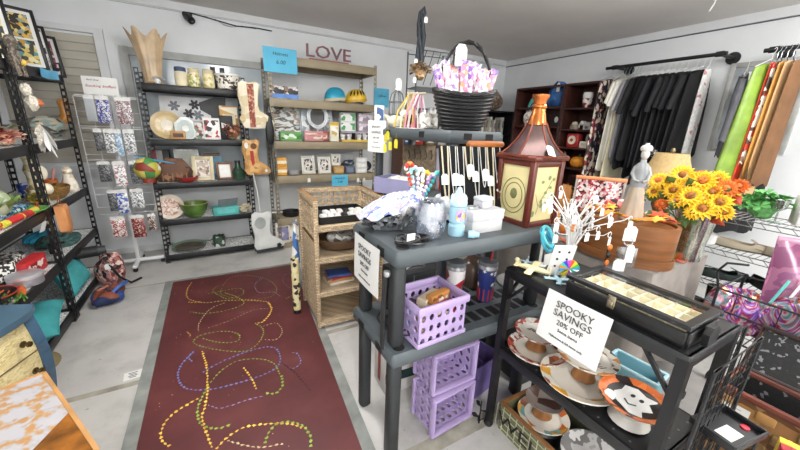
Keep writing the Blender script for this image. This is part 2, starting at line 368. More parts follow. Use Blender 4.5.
# ---------------------------------------------------------------- rug with dribbled paint
def rug():
    t = T('rug', 'maroon floor mat with grey edging and dribbled paint loops in the aisle', 'rug', (0, 0, 0))
    q = [(-.50, .75), (.50, .75), (.69, 3.43), (-.50, 3.45)]
    g = G().slab(q, .0015, .006); part('border', g, mat('858985', .7, var=.12, scale=9), t, 'grey edging of the mat')
    q2 = [(-.44, .80), (.445, .80), (.63, 3.39), (-.44, 3.41)]
    m, nt, b = _nt('maroon'); v = coords(nt)
    n = N(nt, 'ShaderNodeTexNoise'); n.inputs['Scale'].default_value = 3; n.inputs['Detail'].default_value = 7; nt.links.new(v, n.inputs['Vector'])
    r = ramp(nt, ['4e2325', '5a282a', '643232', '7a5650']); e = r.color_ramp.elements; e[0].position = .3; e[1].position = .5; e[2].position = .66; e[3].position = .8
    nt.links.new(n.outputs['Fac'], r.inputs[0])
    vo = N(nt, 'ShaderNodeTexVoronoi'); vo.inputs['Scale'].default_value = 26; nt.links.new(v, vo.inputs['Vector'])
    r2 = ramp(nt, ['d6c3a0', '000000']); r2.color_ramp.elements[0].position = .05; r2.color_ramp.elements[1].position = .09; nt.links.new(vo.outputs['Distance'], r2.inputs[0])
    n2 = N(nt, 'ShaderNodeTexNoise'); n2.inputs['Scale'].default_value = 2.1; nt.links.new(v, n2.inputs['Vector'])
    r3 = ramp(nt, ['000000', 'ffffff']); r3.color_ramp.elements[0].position = .52; r3.color_ramp.elements[1].position = .6; nt.links.new(n2.outputs['Fac'], r3.inputs[0])
    ml = N(nt, 'ShaderNodeMixRGB', blend_type='MULTIPLY'); ml.inputs[0].default_value = 1; nt.links.new(r2.outputs[0], ml.inputs[1]); nt.links.new(r3.outputs[0], ml.inputs[2])
    ad = N(nt, 'ShaderNodeMixRGB', blend_type='ADD'); ad.inputs[0].default_value = .8; nt.links.new(r.outputs[0], ad.inputs[1]); nt.links.new(ml.outputs[0], ad.inputs[2])
    nt.links.new(ad.outputs[0], b.inputs['Base Color']); b.inputs['Roughness'].default_value = .5
    g = G().slab(q2, .002, .0068); part('field', g, m, t)
    Y_, GN, BL, LV, PK, BK = 'e2b64a', '86a340', '6a78b4', '8f86b0', 'c9b48a', '2a1b1d'
    A = [(GN, .7, [(270,110),(255,125),(275,140),(300,150),(340,140),(350,125),(330,118),(290,125),(235,135)]),
         (GN, .45, [(285,110),(310,85),(360,78),(420,90),(450,115),(440,140),(390,152),(330,150),(280,135),(285,115)]),
         (LV, .6, [(410,85),(385,105),(395,130),(440,130),(465,145)]), (BL, .4, [(520,70),(480,75),(470,95),(490,115),(515,120)]),
         (Y_, .8, [(190,100),(175,125),(180,150),(230,162),(300,155),(380,155),(425,160)]), (Y_, 1.5, [(425,160),(435,185),(410,220),(385,225)]),
         (GN, .9, [(185,190),(230,195),(300,185),(350,165),(330,145),(285,130)]),
         (GN, .8, [(385,225),(410,245),(400,280),(360,310),(290,310),(215,295),(195,280),(225,260),(290,250),(335,260),(330,280),(280,285),(215,270)]),
         (PK, .6, [(210,250),(215,220),(250,180),(300,160)]), (PK, .5, [(410,235),(450,225),(468,250),(450,275),(410,275)]),
         (PK, .4, [(240,240),(300,220),(380,185),(430,180)]), (BK, 1.0, [(465,345),(510,380),(560,440)]),
         (Y_, .8, [(176,252),(186,262),(178,268)]), (Y_, .8, [(180,160),(200,162),(225,158)]), (GN, .8, [(480,150),(500,140),(515,132)]),
         (BL, 1.0, [(195,315),(160,350),(148,390),(170,425),(240,430),(330,410),(420,380),(460,350),(455,310),(420,298),(340,320),(260,355),(220,380)]),
         (BL, .7, [(465,345),(500,365),(525,345),(515,320),(490,315)])]
    A = [(c, w_, [(130+x/3.077, 250+y/3.077) for x, y in p]) for c, w_, p in A]
    B_ = [(Y_, 1.2, [(222,35),(235,80),(238,150),(232,200),(222,240),(240,300),(255,335)]), (Y_, 1.2, [(210,180),(150,215),(110,250),(95,290),(100,312),(125,330)]),
          (GN, 1.4, [(465,110),(470,140),(445,165),(410,160)]), (GN, .8, [(460,105),(440,70),(390,58),(330,65),(280,95),(240,140)]), (GN, 1.3, [(240,140),(212,200),(208,235),(225,262),(270,272),(320,255)]),
          (Y_, 1.2, [(265,335),(300,300),(350,270),(420,258),(490,258),(535,272)]), (GN, 1.3, [(415,318),(430,280),(460,255),(520,258),(552,290),(556,335)]),
          (LV, .6, [(240,200),(280,210),(360,185),(420,170)]), (Y_, 1.0, [(350,85),(375,120),(390,155)]), (PK, .8, [(300,310),(390,330),(480,318)]), (BL, .9, [(195,35),(180,52),(196,70)])]
    A += [(c, w_, [(130+x/3.077, 340+y/3.077) for x, y in p]) for c, w_, p in B_]
    for c, w_, pp in A:
        q = [P(x, y, .0068) for x, y in pp]; fine = []
        for i in range(len(q)-1):
            a, b_, c_, d_ = q[max(0, i-1)], q[i], q[i+1], q[min(len(q)-1, i+2)]
            for k in range(12):
                u = k/12; fine.append(.5*((2*b_)+(c_-a)*u+(2*a-5*b_+4*c_-d_)*u*u+(3*b_-a-3*c_+d_)*u**3))
        g = G(); L = len(fine); vs = []
        ln_ = sum((fine[i+1]-fine[i]).length for i in range(L-1)); nn = max(8, int(ln_/.013)); acc = [0]
        for i in range(L-1): acc.append(acc[-1]+(fine[i+1]-fine[i]).length)
        rs = []; j = 0
        for i in range(nn+1):
            s__ = ln_*i/nn
            while j < L-2 and acc[j+1] < s__: j += 1
            rs.append(fine[j].lerp(fine[j+1], min(1, (s__-acc[j])/max(1e-6, acc[j+1]-acc[j]))))
        fine = rs; L = len(fine)
        for i in range(L-1):
            d = (fine[min(i+1, L-1)]-fine[max(i-1, 0)]).normalized(); n_ = Vector((-d.y, d.x, 0)); lp = fine[i+1]-fine[i]
            for u in (0, .5):
                ph = (i*2+u*2) % 4; wd = (.0046*random.uniform(.6, 1.5) if ph < 1.5 else .0002)*w_; p = fine[i]+lp*u+n_*random.gauss(0, .0015)
                vs += [(p.x+n_.x*wd, p.y+n_.y*wd, .0074), (p.x-n_.x*wd, p.y-n_.y*wd, .0074)]
        g.add(vs, [(2*i, 2*i+1, 2*i+3, 2*i+2) for i in range(len(vs)//2-1)])
        part('paint_trail', g, mat(c, .4, var=.15, scale=40), t)
    return t
rug()
g = G().box((0, 0, .0006), (.085, .075, .0012)); t = T('floor_label', 'small white printed label stuck to the floor left of the mat', 'label', P(133, 375, 0), .1); part('paper', g, WHITE, t)
g = G()
for k in range(4): g.box((0, .021-.014*k, .0014), (.045-.012*(k % 2), .005, .0005))
part('print', g, INK, t)

# ---------------------------------------------------------------- boltless shelving
LEV = [1.75, 1.255, .835, .46, .085]
LINER = patch(['f0f0ee', 'e6e6e4', '8a8b8f', 'f4f4f2', 'ecece9', '6a6b6f', 'f0f0ee'], 26, .6, stretch=(1, 2, 1), kind='noise')
def boltless(label, W, D, H, levels, loc, rz, bm, pm, liner, bh=.06, name='shelving_unit', group=None, sidebeam=True):
    t = T(name, label, 'shelving unit', loc, rz, group); pw = .036
    n = int(H/.05)
    for x in (0, W):
        for y in (0, D):
            g = G(); sx = 1 if x == 0 else -1; sy = 1 if y == 0 else -1
            a = G(); a.perf(pw, H, 1, n, .27, .003, True)
            g.at((x if sx > 0 else x-pw, y if sy > 0 else y-.003, 0)).add(a.v, a.f)
            g.at((x+(0 if sx > 0 else -.003), y if sy > 0 else y-pw, 0), 0)
            g.m = g.m @ Matrix(((0, 1, 0, 0), (1, 0, 0, 0), (0, 0, 1, 0), (0, 0, 0, 1))); g.add(a.v, a.f)
            g.at(); g.box((x+sx*.018, y+sy*.018, .012), (.042, .042, .024)); part('post', g, pm, t)
    for z in levels:
        z -= .003; g = G()
        for y in (.004, D-.004): g.box((W/2, y+(.009 if y < D/2 else -.009), z-bh/2), (W-.008, .018, bh), .003)
        for x in (.013, W-.013): g.box((x, D/2, z-bh/2), (.018, D-.03, bh), .003)
        s = part('shelf', g, bm, t)
        g = G().box((W/2, D/2, z-.012), (W-.045, D-.045, .02)); part('shelf_board', g, liner, s, smooth=False)
    return t
uA = boltless('black slotted shelving by the boarded window with three picture frames on top', .87, .46, 1.84, LEV, (-1.0, 3.03, 0), pi/2, BLACK, BLACK, LINER)
uB = boltless('black slotted shelving nearest the camera at the left edge, beside the blue chest', .80, .46, 1.84, LEV, (-1.0, 2.215, 0), pi/2, BLACK, BLACK, LINER)
uC = boltless('black slotted shelving between the white spinner and the tan shelving', .90, .38, 1.87, LEV, (-.535, 3.94, 0), .05, BLACK, BLACK, LINER)
BEL = [2.12, 1.70, 1.255, .87, .37, .06]
TANB = mat('93866d', .5, var=.06, scale=4)
uD = boltless('tall tan steel shelving with the LOVE letters on top', 1.235, .46, 2.14, BEL, (.585, 3.93, 0), 0, TANB, mat('857c6a', .4, .3), mat('a39578', .6), .085)

# ---------------------------------------------------------------- wicker stand
WK = weave('ecd4b0', '8a6844', .026, .011)
def wicker():
    W, D, H = .52, .48, .96
    t = T('wicker_stand', 'tan wicker shelf stand with open weave rim beside the mat', 'shelf stand', (.545, 2.12, 0), -.02)
    for x in (.012, W-.012):
        for y in (.012, D-.012):
            g = G().box((x, y, H/2), (.032, .032, H), .008); part('post', g, WK, t)
    for z in (.78, .55, .29, .055):
        g = G().box((W/2, D/2, z-.012), (W-.03, D-.03, .02)); g.bar((0, .004, z-.012), (W, .004, z-.012), .026, .034); g.bar((0, D-.004, z-.012), (W, D-.004, z-.012), .026, .034)
        part('shelf', g, WK, t)
    for x in (.004, W-.016):
        g = G().box((x+.006, D/2, .36), (.012, D-.06, .60)); part('side_panel', g, WK, t)
        g = G(); g.at((x+.012, .03, .69), pi/2); g.perf(D-.06, .10, 6, 1, .30, .012, True); g.at((x+.012, .03, .79), pi/2); g.perf(D-.06, .13, 7, 2, .30, .012, True); part('open_rim', g, WK, t)
        g = G().bar((x+.006, -.008, H-.01), (x+.006, D+.008, H-.01), .030, .036); part('top_rail', g, WK, t)
    g = G(); g.at((.03, D-.016, .79)); g.perf(W-.06, .145, 9, 3, .30, .012, True); part('open_rim', g, WK, t)
    g = G().box((W/2, D-.012, .35), (W-.06, .010, .62)); part('back_panel', g, WK, t)
    g = G().bar((-.008, D-.01, H-.01), (W+.008, D-.01, H-.01), .03, .036); part('top_rail', g, WK, t)
wicker()

# ---------------------------------------------------------------- grey plastic tiered shelves
PG = mat('4c5357', .5, var=.05, scale=3, bump=.02); PD = mat('2a2d2f', .55, var=.08)
def deck(t, x0, y0, W, D, z, th=.065, slots=False):
    g = G().box((x0+W/2, y0+D/2, z-th/2), (W, D, th), .018).c(1)
    for e in (x0-.0012, x0+W+.0012):
        for yy in (y0+D*.28, y0+D*.72): g.box((e, yy, z-th*.45), (.004, .055, th*.5))
    for e in (y0-.0012, y0+D+.0012):
        if D > W:
            for xx in (x0+W*.3, x0+W*.7): g.box((xx, e, z-th*.45), (.055, .004, th*.5))
    for xx in (x0+.055, x0+W-.055):
        for yy in (y0+.05, y0+D-.05): g.lathe([(.026, 0), (.026, .0012)], (xx, yy, z), 14)
    if slots:
        for i in range(9):
            for j in range(3): g.box((x0+.30+.065*i, y0+.10+.12*j, z+.0012), (.042, .075, .002))
    return part('deck', g, [PG, mat('0c0d0e', .8)], t)
def pleg(t, x, y, z0, z1, m=PD):
    g = G().box((x, y, (z0+z1)/2), (.058, .058, z1-z0), .016); return part('leg', g, m, t)
gt = T('plastic_shelf', 'low grey plastic two tier shelf with a purple crate on its lower deck', 'shelf', (0, 0, 0))
gx, gy, gw, gd = .53, .957, .91, .433
deck(gt, gx, gy, gw, gd, 1.02); deck(gt, gx, gy, gw, gd, .585, slots=True)
for x in (gx+.052, gx+gw-.052):
    for y in (gy+.075, gy+gd-.048): pleg(gt, x, y, 0, .53); pleg(gt, x, y, .58, .965)
tt = T('plastic_shelf', 'tall grey plastic tiered shelf behind, carrying the black wicker basket', 'shelf', (0, 0, 0))
tx, ty, tw, td = 1.14, 1.50, .40, 1.04
for z in (1.445, .985, .53): deck(tt, tx, ty, tw, td, z, .07)
for x in (tx+.05, tx+tw-.05):
    for y in (ty+.05, ty+td-.05):
        for a, b in ((0, .47), (.525, .92), (.98, 1.38)): pleg(tt, x, y, a, b, mat('4b5155', .5, var=.08))

# ---------------------------------------------------------------- black display rack
DX, DY, DW, DD, DZ = 1.09, .28, .355, .672, .875
dr = T('display_rack', 'black metal two tier display rack holding the glass lidded case and serving plates', 'display rack', (0, 0, 0))
for z, nm in ((DZ, 'top_shelf'), (.475, 'lower_shelf')):
    g = G().box((DX+DW/2, DY+DD/2, z-.008), (DW, DD, .016), .003)
    g.box((DX+.004, DY+DD/2, z-.022), (.012, DD, .044), .003); g.box((DX+DW-.004, DY+DD/2, z-.022), (.012, DD, .044), .003)
    g.box((DX+DW/2, DY+.004, z-.022), (DW, .012, .044), .003); g.box((DX+DW/2, DY+DD-.004, z-.022), (DW, .012, .044), .003)
    if nm == 'lower_shelf':
        g.c(1)
        for i in range(6):
            for j in range(12): g.lathe([(.004, 0), (.004, .0008)], (DX+.03+.068*i, DY+.03+.054*j, z), 6)
    part(nm, g, [mat('1c1d1f', .35, var=.15), mat('6d6f72', .6)], dr)
for x in (DX+.012, DX+DW-.012):
    for y in (DY+.012, DY+DD-.012):
        g = G().bar((x, y, .03), (x, y, DZ-.016), .03, .03, (0, 1, 0)); part('leg', g, mat('17181a', .4), dr)
        g = G().lathe([(.02, 0), (.024, .012), (.016, .03)], (x, y, 0), 10); part('foot', g, mat('101012', .6), dr)
for y in (DY+.012, DY+DD-.012):
    sgn = 1 if y < DY+DD/2 else -1
    for x in (DX+.012,):
        g = G().bar((x, y, DZ-.16), (x, y+sgn*.11, DZ-.03), .012); part('brace', g, mat('17181a', .4), dr)
g = G().bar((DX+.02, DY+DD-.012, DZ-.14), (DX+.12, DY+DD-.012, DZ-.03), .012); part('brace', g, mat('17181a', .4), dr)

# ---------------------------------------------------------------- cloth-covered table
TX0, TX1, TY0, TY1, TZ = 1.98, 2.66, .76, 2.15, .75
t = T('folding_table', 'long folding table hidden under the grey cloth beside the display rack', 'table', ((TX0+TX1)/2, (TY0+TY1)/2, 0))
g = G().box((0, 0, TZ-.02), (TX1-TX0-.02, TY1-TY0-.02, .03)); part('tabletop', g, WHITE, t)
for sx in (-1, 1):
    for sy in (-1, 1): g = G().tube([(sx*.24, sy*.55, 0), (sx*.24, sy*.55, TZ-.04)], .015, 8); part('leg', g, DGREY, t)
def cloth_cover(x0, x1, y0, y1, z, drop):
    g = G(); g.slab([(x0, y0), (x1, y0), (x1, y1), (x0, y1)], z-.004, z)
    per = []; n = 26
    for k in range(n): per.append((x0+(x1-x0)*k/n, y0, 0, -1))
    for k in range(n*2): per.append((x1, y0+(y1-y0)*k/n/2, 1, 0))
    for k in range(n): per.append((x1-(x1-x0)*k/n, y1, 0, 1))
    for k in range(n*2): per.append((x0, y1-(y1-y0)*k/n/2, -1, 0))
    L = len(per); vs = []; NZ = 7
    for j in range(NZ+1):
        f = j/NZ
        for k, (x, y, nx, ny) in enumerate(per):
            a = .005+f*(.018+.016*sin(k*.9)+.012*sin(k*.37+1.3)); 
            co_ = 1.0
            vs.append((x+nx*a, y+ny*a, z-.002-drop*f))
    fs = [(j*L+k, j*L+(k+1) % L, (j+1)*L+(k+1) % L, (j+1)*L+k) for j in range(NZ) for k in range(L)]
    g.add(vs, fs); return g
S('tablecloth', cloth_cover(TX0, TX1, TY0, TY1, TZ+.004, .66), mat('8f8882', .85, var=.05, scale=14, bump=.1), 'grey cloth draped over the table under the round wooden box', 'tablecloth', smooth=70)

# ---------------------------------------------------------------- bookcases in the far corner
DW_ = wood('4a2720', '2f1814'); 
def bookcase(label, loc, W, D, H, levels, rz, m, back=None, name='bookcase'):
    t = T(name, label, 'bookcase', loc, rz)
    for x in (.012, W-.012): g = G().box((x, D/2, H/2), (.024, D, H), .002); part('side', g, m, t)
    g = G().box((W/2, D-.006, H/2), (W-.05, .010, H-.01)); part('back', g, back or m, t)
    g = G().box((W/2, D/2, H-.012), (W-.048, D, .024)); part('top', g, m, t)
    for z in levels:
        g = G().box((W/2, D/2, z-.011), (W-.048, D-.012, .022)); part('shelf', g, m, t)
    return t
BKX = 4.02
lvA = [PX(580, y, BKX).z for y in (107.5, 129.5, 148, 169)]+[.5, .08]
bkA = bookcase('tall dark wood bookcase beside the hanging clothes, pumpkin on a lower shelf', (BKX, 2.97, 0), .44, .34, 2.06, lvA, -pi/2, DW_)
lvB = [PX(540, y, BKX).z for y in (107, 126)]+[1.0, .55, .08]
bkB = bookcase('wide dark wood bookcase in the far corner with the blue bag inside', (BKX, 3.78, 0), .80, .34, 2.06, lvB, -pi/2, DW_)
bkC = bookcase('low black shelf of pale spines against the back wall', (2.88, 4.08, 0), .95, .30, 1.76, [1.40, .97, .5, .06], 0, mat('1e1d1f', .5))
# ---------------------------------------------------------------- placing helpers
def proj(p):
    v = Vector(p)-CAM; k = v.dot(_f); return 400+F*v.dot(_r)/k, 225+F*v.dot(_d)/k
def atY(x, Y, z):
    y = 200
    for _ in range(5): p = PY(x, y, Y); p.z = z; y = proj(p)[1]
    return Vector((PY(x, y, Y).x, Y, z))
def atX(x, X, z):
    y = 200
    for _ in range(5): p = PX(x, y, X); p.z = z; y = proj(p)[1]
    return Vector((X, PX(x, y, X).y, z))
def px(p, n): return n*mpp(p)
PAL = dict(gold='c9993f', orange='d9772b', teal='3fb3b4', blue='2f57a5', green='5d8f3a', red='b02a28', pink='d995a8')
# ---------------------------------------------------------------- small-goods builders
def picture(label, loc, w, h, rz, fm, im, bw=.018, tilt=.12, mw=.02, group=None, name='picture_frame', cat='picture frame', split=None):
    t = T(name, label, cat, loc, rz, group, rx=-tilt)
    g = G()
    for x in (-w/2+bw/2, w/2-bw/2): g.box((x, 0, h/2), (bw, .02, h), .003)
    for z in (bw/2, h-bw/2): g.box((0, 0, z), (w-2*bw, .02, bw), .003)
    part('frame', g, fm, t)
    g = G().box((0, .003, h/2), (w-2*bw, .006, h-2*bw)); part('mount', g, WHITE, t, 'white mount')
    im = im if isinstance(im, list) else [im]; k = len(im); ih = (h-2*bw-2*mw-(k-1)*mw*.6)/k
    for i, q in enumerate(im):
        g = G().box((0, -.001, bw+mw+ih/2+i*(ih+mw*.6)), (w-2*bw-2*mw, .003, ih)); part('print', g, q, t)
    return t
def plate(label, loc, r, m, rx=0, rz=0, group=None, rim=None, ry=0, name='plate', cat='plate', sy=1.0, h=.022):
    t = T(name, label, cat, loc, rz, group, rx, ry)
    g = G().lathe([(0, .002), (r*.6, .003), (r*.66, .006), (r*.98, h), (r, h+.002), (r*.99, h-.004), (r*.64, 0), (r*.6, -.003), (0, -.003)], n=36, cap=False, sy=sy); part('dish', g, m, t)
    if rim:
        g = G().lathe([(r*.72, .0115), (r*.99, h+.0022), (r*1.003, h), (r*.74, .0085)], n=36, cap=False, sy=sy)
        o = part('rim', g, rim, t)
    return t
def bowl(label, loc, r, h, m, inner=None, name='bowl', group=None, foot=.5):
    t = T(name, label, 'bowl', loc, 0, group)
    g = G().lathe([(r*foot, 0), (r*(foot+.05), .006), (r*.85, h*.5), (r, h), (r*.95, h), (r*.80, h*.52), (r*.4, .012), (0, .010)], n=28); part('body', g, m, t)
    if inner: g = G().lathe([(r*1.01, h*.985), (r*1.02, h*1.02), (r*.93, h*1.02), (r*.93, h*.985)], n=28, cap=False); part('rim', g, inner, t)
    return t
def pot(label, loc, prof, m, name='jar', cat='jar', rz=0, group=None, lid=None, lidm=None, band=None, bandm=None, handle=None, hm=None):
    t = T(name, label, cat, loc, rz, group); g = G().lathe(prof, n=22); part('body', g, m, t)
    if lid: g = G().lathe(lid, n=22); part('lid', g, lidm or m, t)
    if band: g = G().lathe(band, n=22, cap=False); part('band', g, bandm, t)
    if handle:
        x, z0, z1, e, r = handle; g = G().tube([(x+(e*sin(k*pi/8)), 0, z0+(z1-z0)*k/8) for k in range(9)], r, 6); part('handle', g, hm or m, t)
    return t
def mug(label, loc, r, h, m, rz=0, group=None, name='mug'):
    return pot(label, loc, [(r*.85, 0), (r*.95, .004), (r, h*.3), (r, h), (r*.92, h), (r*.9, .012), (0, .010)], m, name, 'mug', rz, group, handle=(r*.95, h*.2, h*.8, h*.32, h*.06))
def carton(label, loc, d, m, rz=0, group=None, lm=None, name='box', cat='box', lab=(.7, .5), rx=0, strip=None):
    """closed packet with a printed panel on its front"""
    t = T(name, label, cat, loc, rz, group, rx)
    g = G().box((0, 0, d[2]/2), d, min(d)*.04); g.box((0, 0, d[2]+.0006), (d[0]*.98, min(.012, d[1]*.2), .0012)); part('carton', g, m, t)
    if lm: g = G().box((0, -d[1]/2-.0008, d[2]*.5), (d[0]*lab[0], .0016, d[2]*lab[1])); part('printed_panel', g, lm, t)
    if strip: g = G().box((0, -d[1]/2-.001, d[2]*strip[1]), (d[0]*1.002, .0022, d[2]*strip[2])); part('printed_band', g, strip[0], t)
    return t
def book(label, loc, d, m, rz=0, group=None, name='book'):
    t = T(name, label, 'book', loc, rz, group); x, y, z = d
    g = G().box((0, 0, .0015), (x, y, .003)); g.box((0, 0, z-.0015), (x, y, .003)); g.box((0, -y/2+.0015, z/2), (x, .003, z-.004)); part('cover', g, m, t)
    g = G().box((0, .002, z/2), (x-.006, y-.008, z-.007)); part('pages', g, CREAM, t); return t
def sign(label, loc, w, h, rz, m, lines, rx=0, ink=None, th=.002, ry=0, name='paper_sign'):
    t = T(name, label, 'sign', loc, rz, None, rx, ry)
    def fn(u, v): return ((u-.5)*w, -.004*sin(pi*u)-.003*sin(2.2*v+1), (v-.5)*h)
    g = G().sheet(fn, 10, 8); n = len(g.v); g.add([(v.x, v.y+.0012, v.z) for v in list(g.v)], [f[::-1] for f in g.f]); part('sheet', g, m, t)
    for s_, z, size, sh in lines: words(s_, size, ink or INK, t, (0, -.0085, z*h), shear=sh)
    return t
def blob_cloth(w, d, h, k=5, seed=1, n=22):
    rnd = random.Random(seed); ph = [rnd.uniform(0, 6) for _ in range(8)]
    def fn(u, v):
        a = 2*pi*u; e = abs(cos(pi*(v-.5)))**.6; r = .5*(1+.10*sin(k*a+ph[0]+3*v)+.05*sin((k+3)*a+ph[1]))
        return (w*r*cos(a)*e, d*r*sin(a)*e, h*(.5+.5*sin(pi*(v-.5)))*(1+.10*sin(3*a+ph[2])+.08*sin(2*k*a+ph[3])*e))
    return G().sheet(fn, n, 10)
def garment(label, loc, L, W, m, rz=0, group=None, sl=.0, flare=1.15, th=.05, neck=.16, name='hanging_garment', cat='garment', hk=.10, seed=0, hm=None, sleeve_m=None, shift=0):
    """clothing on a hanger: hook at the origin, hanging down (-z), front -y"""
    rnd = random.Random(seed+3); t = T(name, label, cat, loc, rz, group)
    p1, p2 = rnd.uniform(0, 6), rnd.uniform(0, 6)
    def fn(u, v):
        a = 2*pi*u; wv = W*(.94+(.06*min(1, v*5)))*(1+(flare-1)*v); dep = th*(.45+.55*min(1, v*3))
        f = 1+.16*v*sin(7*a+p1)+.08*v*sin(13*a+p2); x = cos(a)
        zz = -hk-v*L-(.055*abs(x)**1.5*W/.4)*(1-v)
        return (wv/2*x*(1 if v > .02 else .96)+shift*v, dep*sin(a)*f, zz+.015*v*sin(5*a+p2))
    g = G().sheet(fn, 34, 12); part('cloth', g, m, t, smooth=75)
    if sl:
        for s in (-1, 1):
            def fs(u, v):
                a = 2*pi*u; return (s*(W*.44+v*sl*.42+.045*cos(a)*(1-.2*v)), .026*sin(a)*(1+.15*sin(6*v)), -hk-.06-v*sl+.055*sin(a)*.2-.01*cos(a))
            part('sleeve', G().sheet(fs, 12, 8), sleeve_m or m, t, smooth=75)
    g = G().tube([(.0, 0, .005), (.014, 0, .018), (.026, 0, .006), (.018, 0, -.014), (0, 0, -.03), (0, 0, -hk+.03)], .0022, 5)
    g.tube([(-W*.46, 0, -hk-.035), (0, 0, -hk+.03), (W*.46, 0, -hk-.035)], .0035, 5); part('hanger', g, hm or WHITE, t)
    return t

# ================================================================ LEFT SHELVES
Z1, Z2, Z3, Z4, Z5 = LEV
def frA(xc, X, w, h, fm, im, label, tilt=.16, mw=.022, bw=.02, rz=.62):
    a = atX(xc, X, Z1); picture(label, (X, a.y, Z1+.004), w, h, rz, fm, im, bw, tilt, mw)
LEO = patch(['c9b25a', '2c2a22', 'd8cf9a', '3d8a8d', 'b8862e', '20201c'], 40)
frA(23, -1.14, .30, .42, BLACK, [LEO, patch(['d0a53a', '241f18', 'e0c777', '8a9b92', '2a2019'], 48)], 'black picture frame with two yellow spotted prints, largest on the shelving top')
frA(41, -1.13, .20, .36, BLACK, patch(['efeeec', 'efeeec', '8b8a8a', '3a3a3c', 'efeeec', 'efeeec'], 9, kind='noise'), 'black picture frame with a grey bird on white, between the other two frames', mw=.006)
frA(54, -1.13, .17, .33, BLACK, [patch(['b8407a', 'c8588e', '6d2347'], 20), patch(['a58a6a', '5b4230', 'c8b08e', '7a2f4c'], 26)], 'black picture frame with pink and brown prints at the end of the shelving top')
p = atX(1.5, -1.14, Z1)
picture('black picture frame with yellow print cut off by the left picture edge', (-1.16, p.y-.10, Z1+.004), .30, .40, .62, BLACK, LEO, tilt=.16)
a, b = atX(40, -.993, 1.72), atX(58, -.993, 1.72)
g = G().sheet(lambda u, v: (-.9885+.0015*sin(9*u), a.y+(b.y-a.y)*u+.004*sin(7*v), 1.755-.062*v-.006*sin(5*u)), 8, 3); n_ = list(g.v); g.add([(v.x-.002, v.y, v.z) for v in n_], [f[::-1] for f in g.f])
S('masking_tape', g, mat('63b4dd', .6), 'strip of blue masking tape on the top beam under the pink frame', 'tape')
p = Vector((-1.06, 3.83, Z1))
pot('small white figurine at the end of the shelving top', p, [(.02, 0), (.024, .02), (.014, .05), (.02, .07), (.012, .09), (0, .095)], WHITE, 'figurine', 'figurine', lid=[(.012, .088), (.017, .10), (.01, .115), (0, .118)])
# hanging plush clown string at the near post
t = T('hanging_doll', 'grey hanging plush doll with pale straggly hair on the shelf post', 'doll', (-.94, 2.92, 1.86)); t.scale = (.6, .6, .7)
FUR = patch(['6d645a', '857a6e', '5a5249', '4c463f', '978c7e'], 30, .95, bump=.6, kind='noise'); PALE = patch(['c9c3b6', 'b3ab9c', 'd9d3c7', 'a59d90'], 34, .95, bump=.6, kind='noise')
g = G().ell((0, 0, -.16), (.045, .04, .09), jit=.12); part('body', g, FUR, t)
g = G().ell((0, 0, -.05), (.05, .045, .06), jit=.12); part('head', g, FUR, t)
for s in (-1, 1): g = G().tube([(0, s*.03, -.12), (.02, s*.07, -.20), (.03, s*.06, -.30)], [.018, .015, .02], 8); part('arm', g, FUR, t)
g = G().ell((.045, .02, -.19), .026); part('ball', g, mat('d9b94c'), t, 'yellow ball')
g = G().tube([(0, 0, .02), (0, 0, -.02)], .002); part('cord', g, INK, t)
t = T('hanging_doll', 'small white plush bird with an orange beak hanging below the grey doll', 'doll', (-.93, 2.93, 1.60)); t.scale = (.6, .6, .75)
g = G().ell((0, 0, -.03), (.045, .045, .05), jit=.10); part('head', g, PALE, t)
g = G().ell((.02, .0, -.13), (.05, .05, .06), jit=.14); part('body', g, PALE, t)
g = G().lathe([(.032, 0), (.03, .02), (.0, .05)], n=10).at(); o = part('beak', g, mat('b8623a'), t, 'orange beak'); o.location = (.055, .02, -.12); o.rotation_euler = (0, pi/2+.4, 0)
g = G().tube([(0, 0, .02), (0, 0, .05)], .002); part('cord', g, INK, t)
# feather garland draped on the shelf corner
t = T('feather_spray', 'bunch of white and grey feathers hanging over the shelf corner', 'feathers', (-.95, 3.05, 1.38))
for k in range(16):
    a = random.uniform(-1.3, 1.3); L = random.uniform(.12, .22); g = G()
    d = Vector((.25*random.random()+.05, sin(a)*.8, -cos(a))).normalized()*L; q = Vector((d.y, -d.x, 0)).normalized()*.012
    b = [Vector((0, 0, 0)), d*.35+q, d*.8+q*.8, d, d*.8-q*.8, d*.35-q]; e = Vector((.004, 0, 0))
    g.add([*b, *[x+e for x in b]], [(0, 1, 2, 3, 4, 5), (11, 10, 9, 8, 7, 6)]+[(i, (i+1) % 6, 6+(i+1) % 6, 6+i) for i in range(6)])
    part('feather', g, (WHITE, PALE, mat('8b8680', .9))[k % 3], t)
# duck decoy on the second shelf
p = P(47, 139, Z2); t = T('duck_figurine', 'brown headed wooden duck decoy on the second shelf', 'figurine', (-1.20, atX(51, -1.20, Z2).y, Z2+.001), .5); t.scale = (.9, .9, .95)
g = G().ell((0, 0, .10), (.15, .085, .085)); g.lathe([(.05, 0), (.065, .012), (.06, .02)], (0, 0, .0), 16, sx=1.6); part('body', g, patch(['8fa096', '6f7d77', 'c9b49a', '54504a', 'a9b7b0'], 22, .4, stretch=(1, 2, 2)), t)
g = G().tube([(.09, 0, .12), (.14, 0, .18), (.135, 0, .25), (.13, 0, .29)], [.055, .04, .03, .03], 12); g.ell((.14, 0, .30), (.045, .036, .036)); part('head', g, mat('b47a35', .35, var=.15), t, 'golden brown head and neck')
g = G().lathe([(.016, 0), (.014, .03), (.004, .06), (0, .062)], n=10, sx=.6); o = part('bill', g, mat('8a5a2a'), t); o.location = (.178, 0, .295); o.rotation_euler = (0, pi/2+.1, 0)
g = G().ell((.16, -.031, .312), .006); g.ell((.16, .031, .312), .006); part('eye', g, BLACK, t)
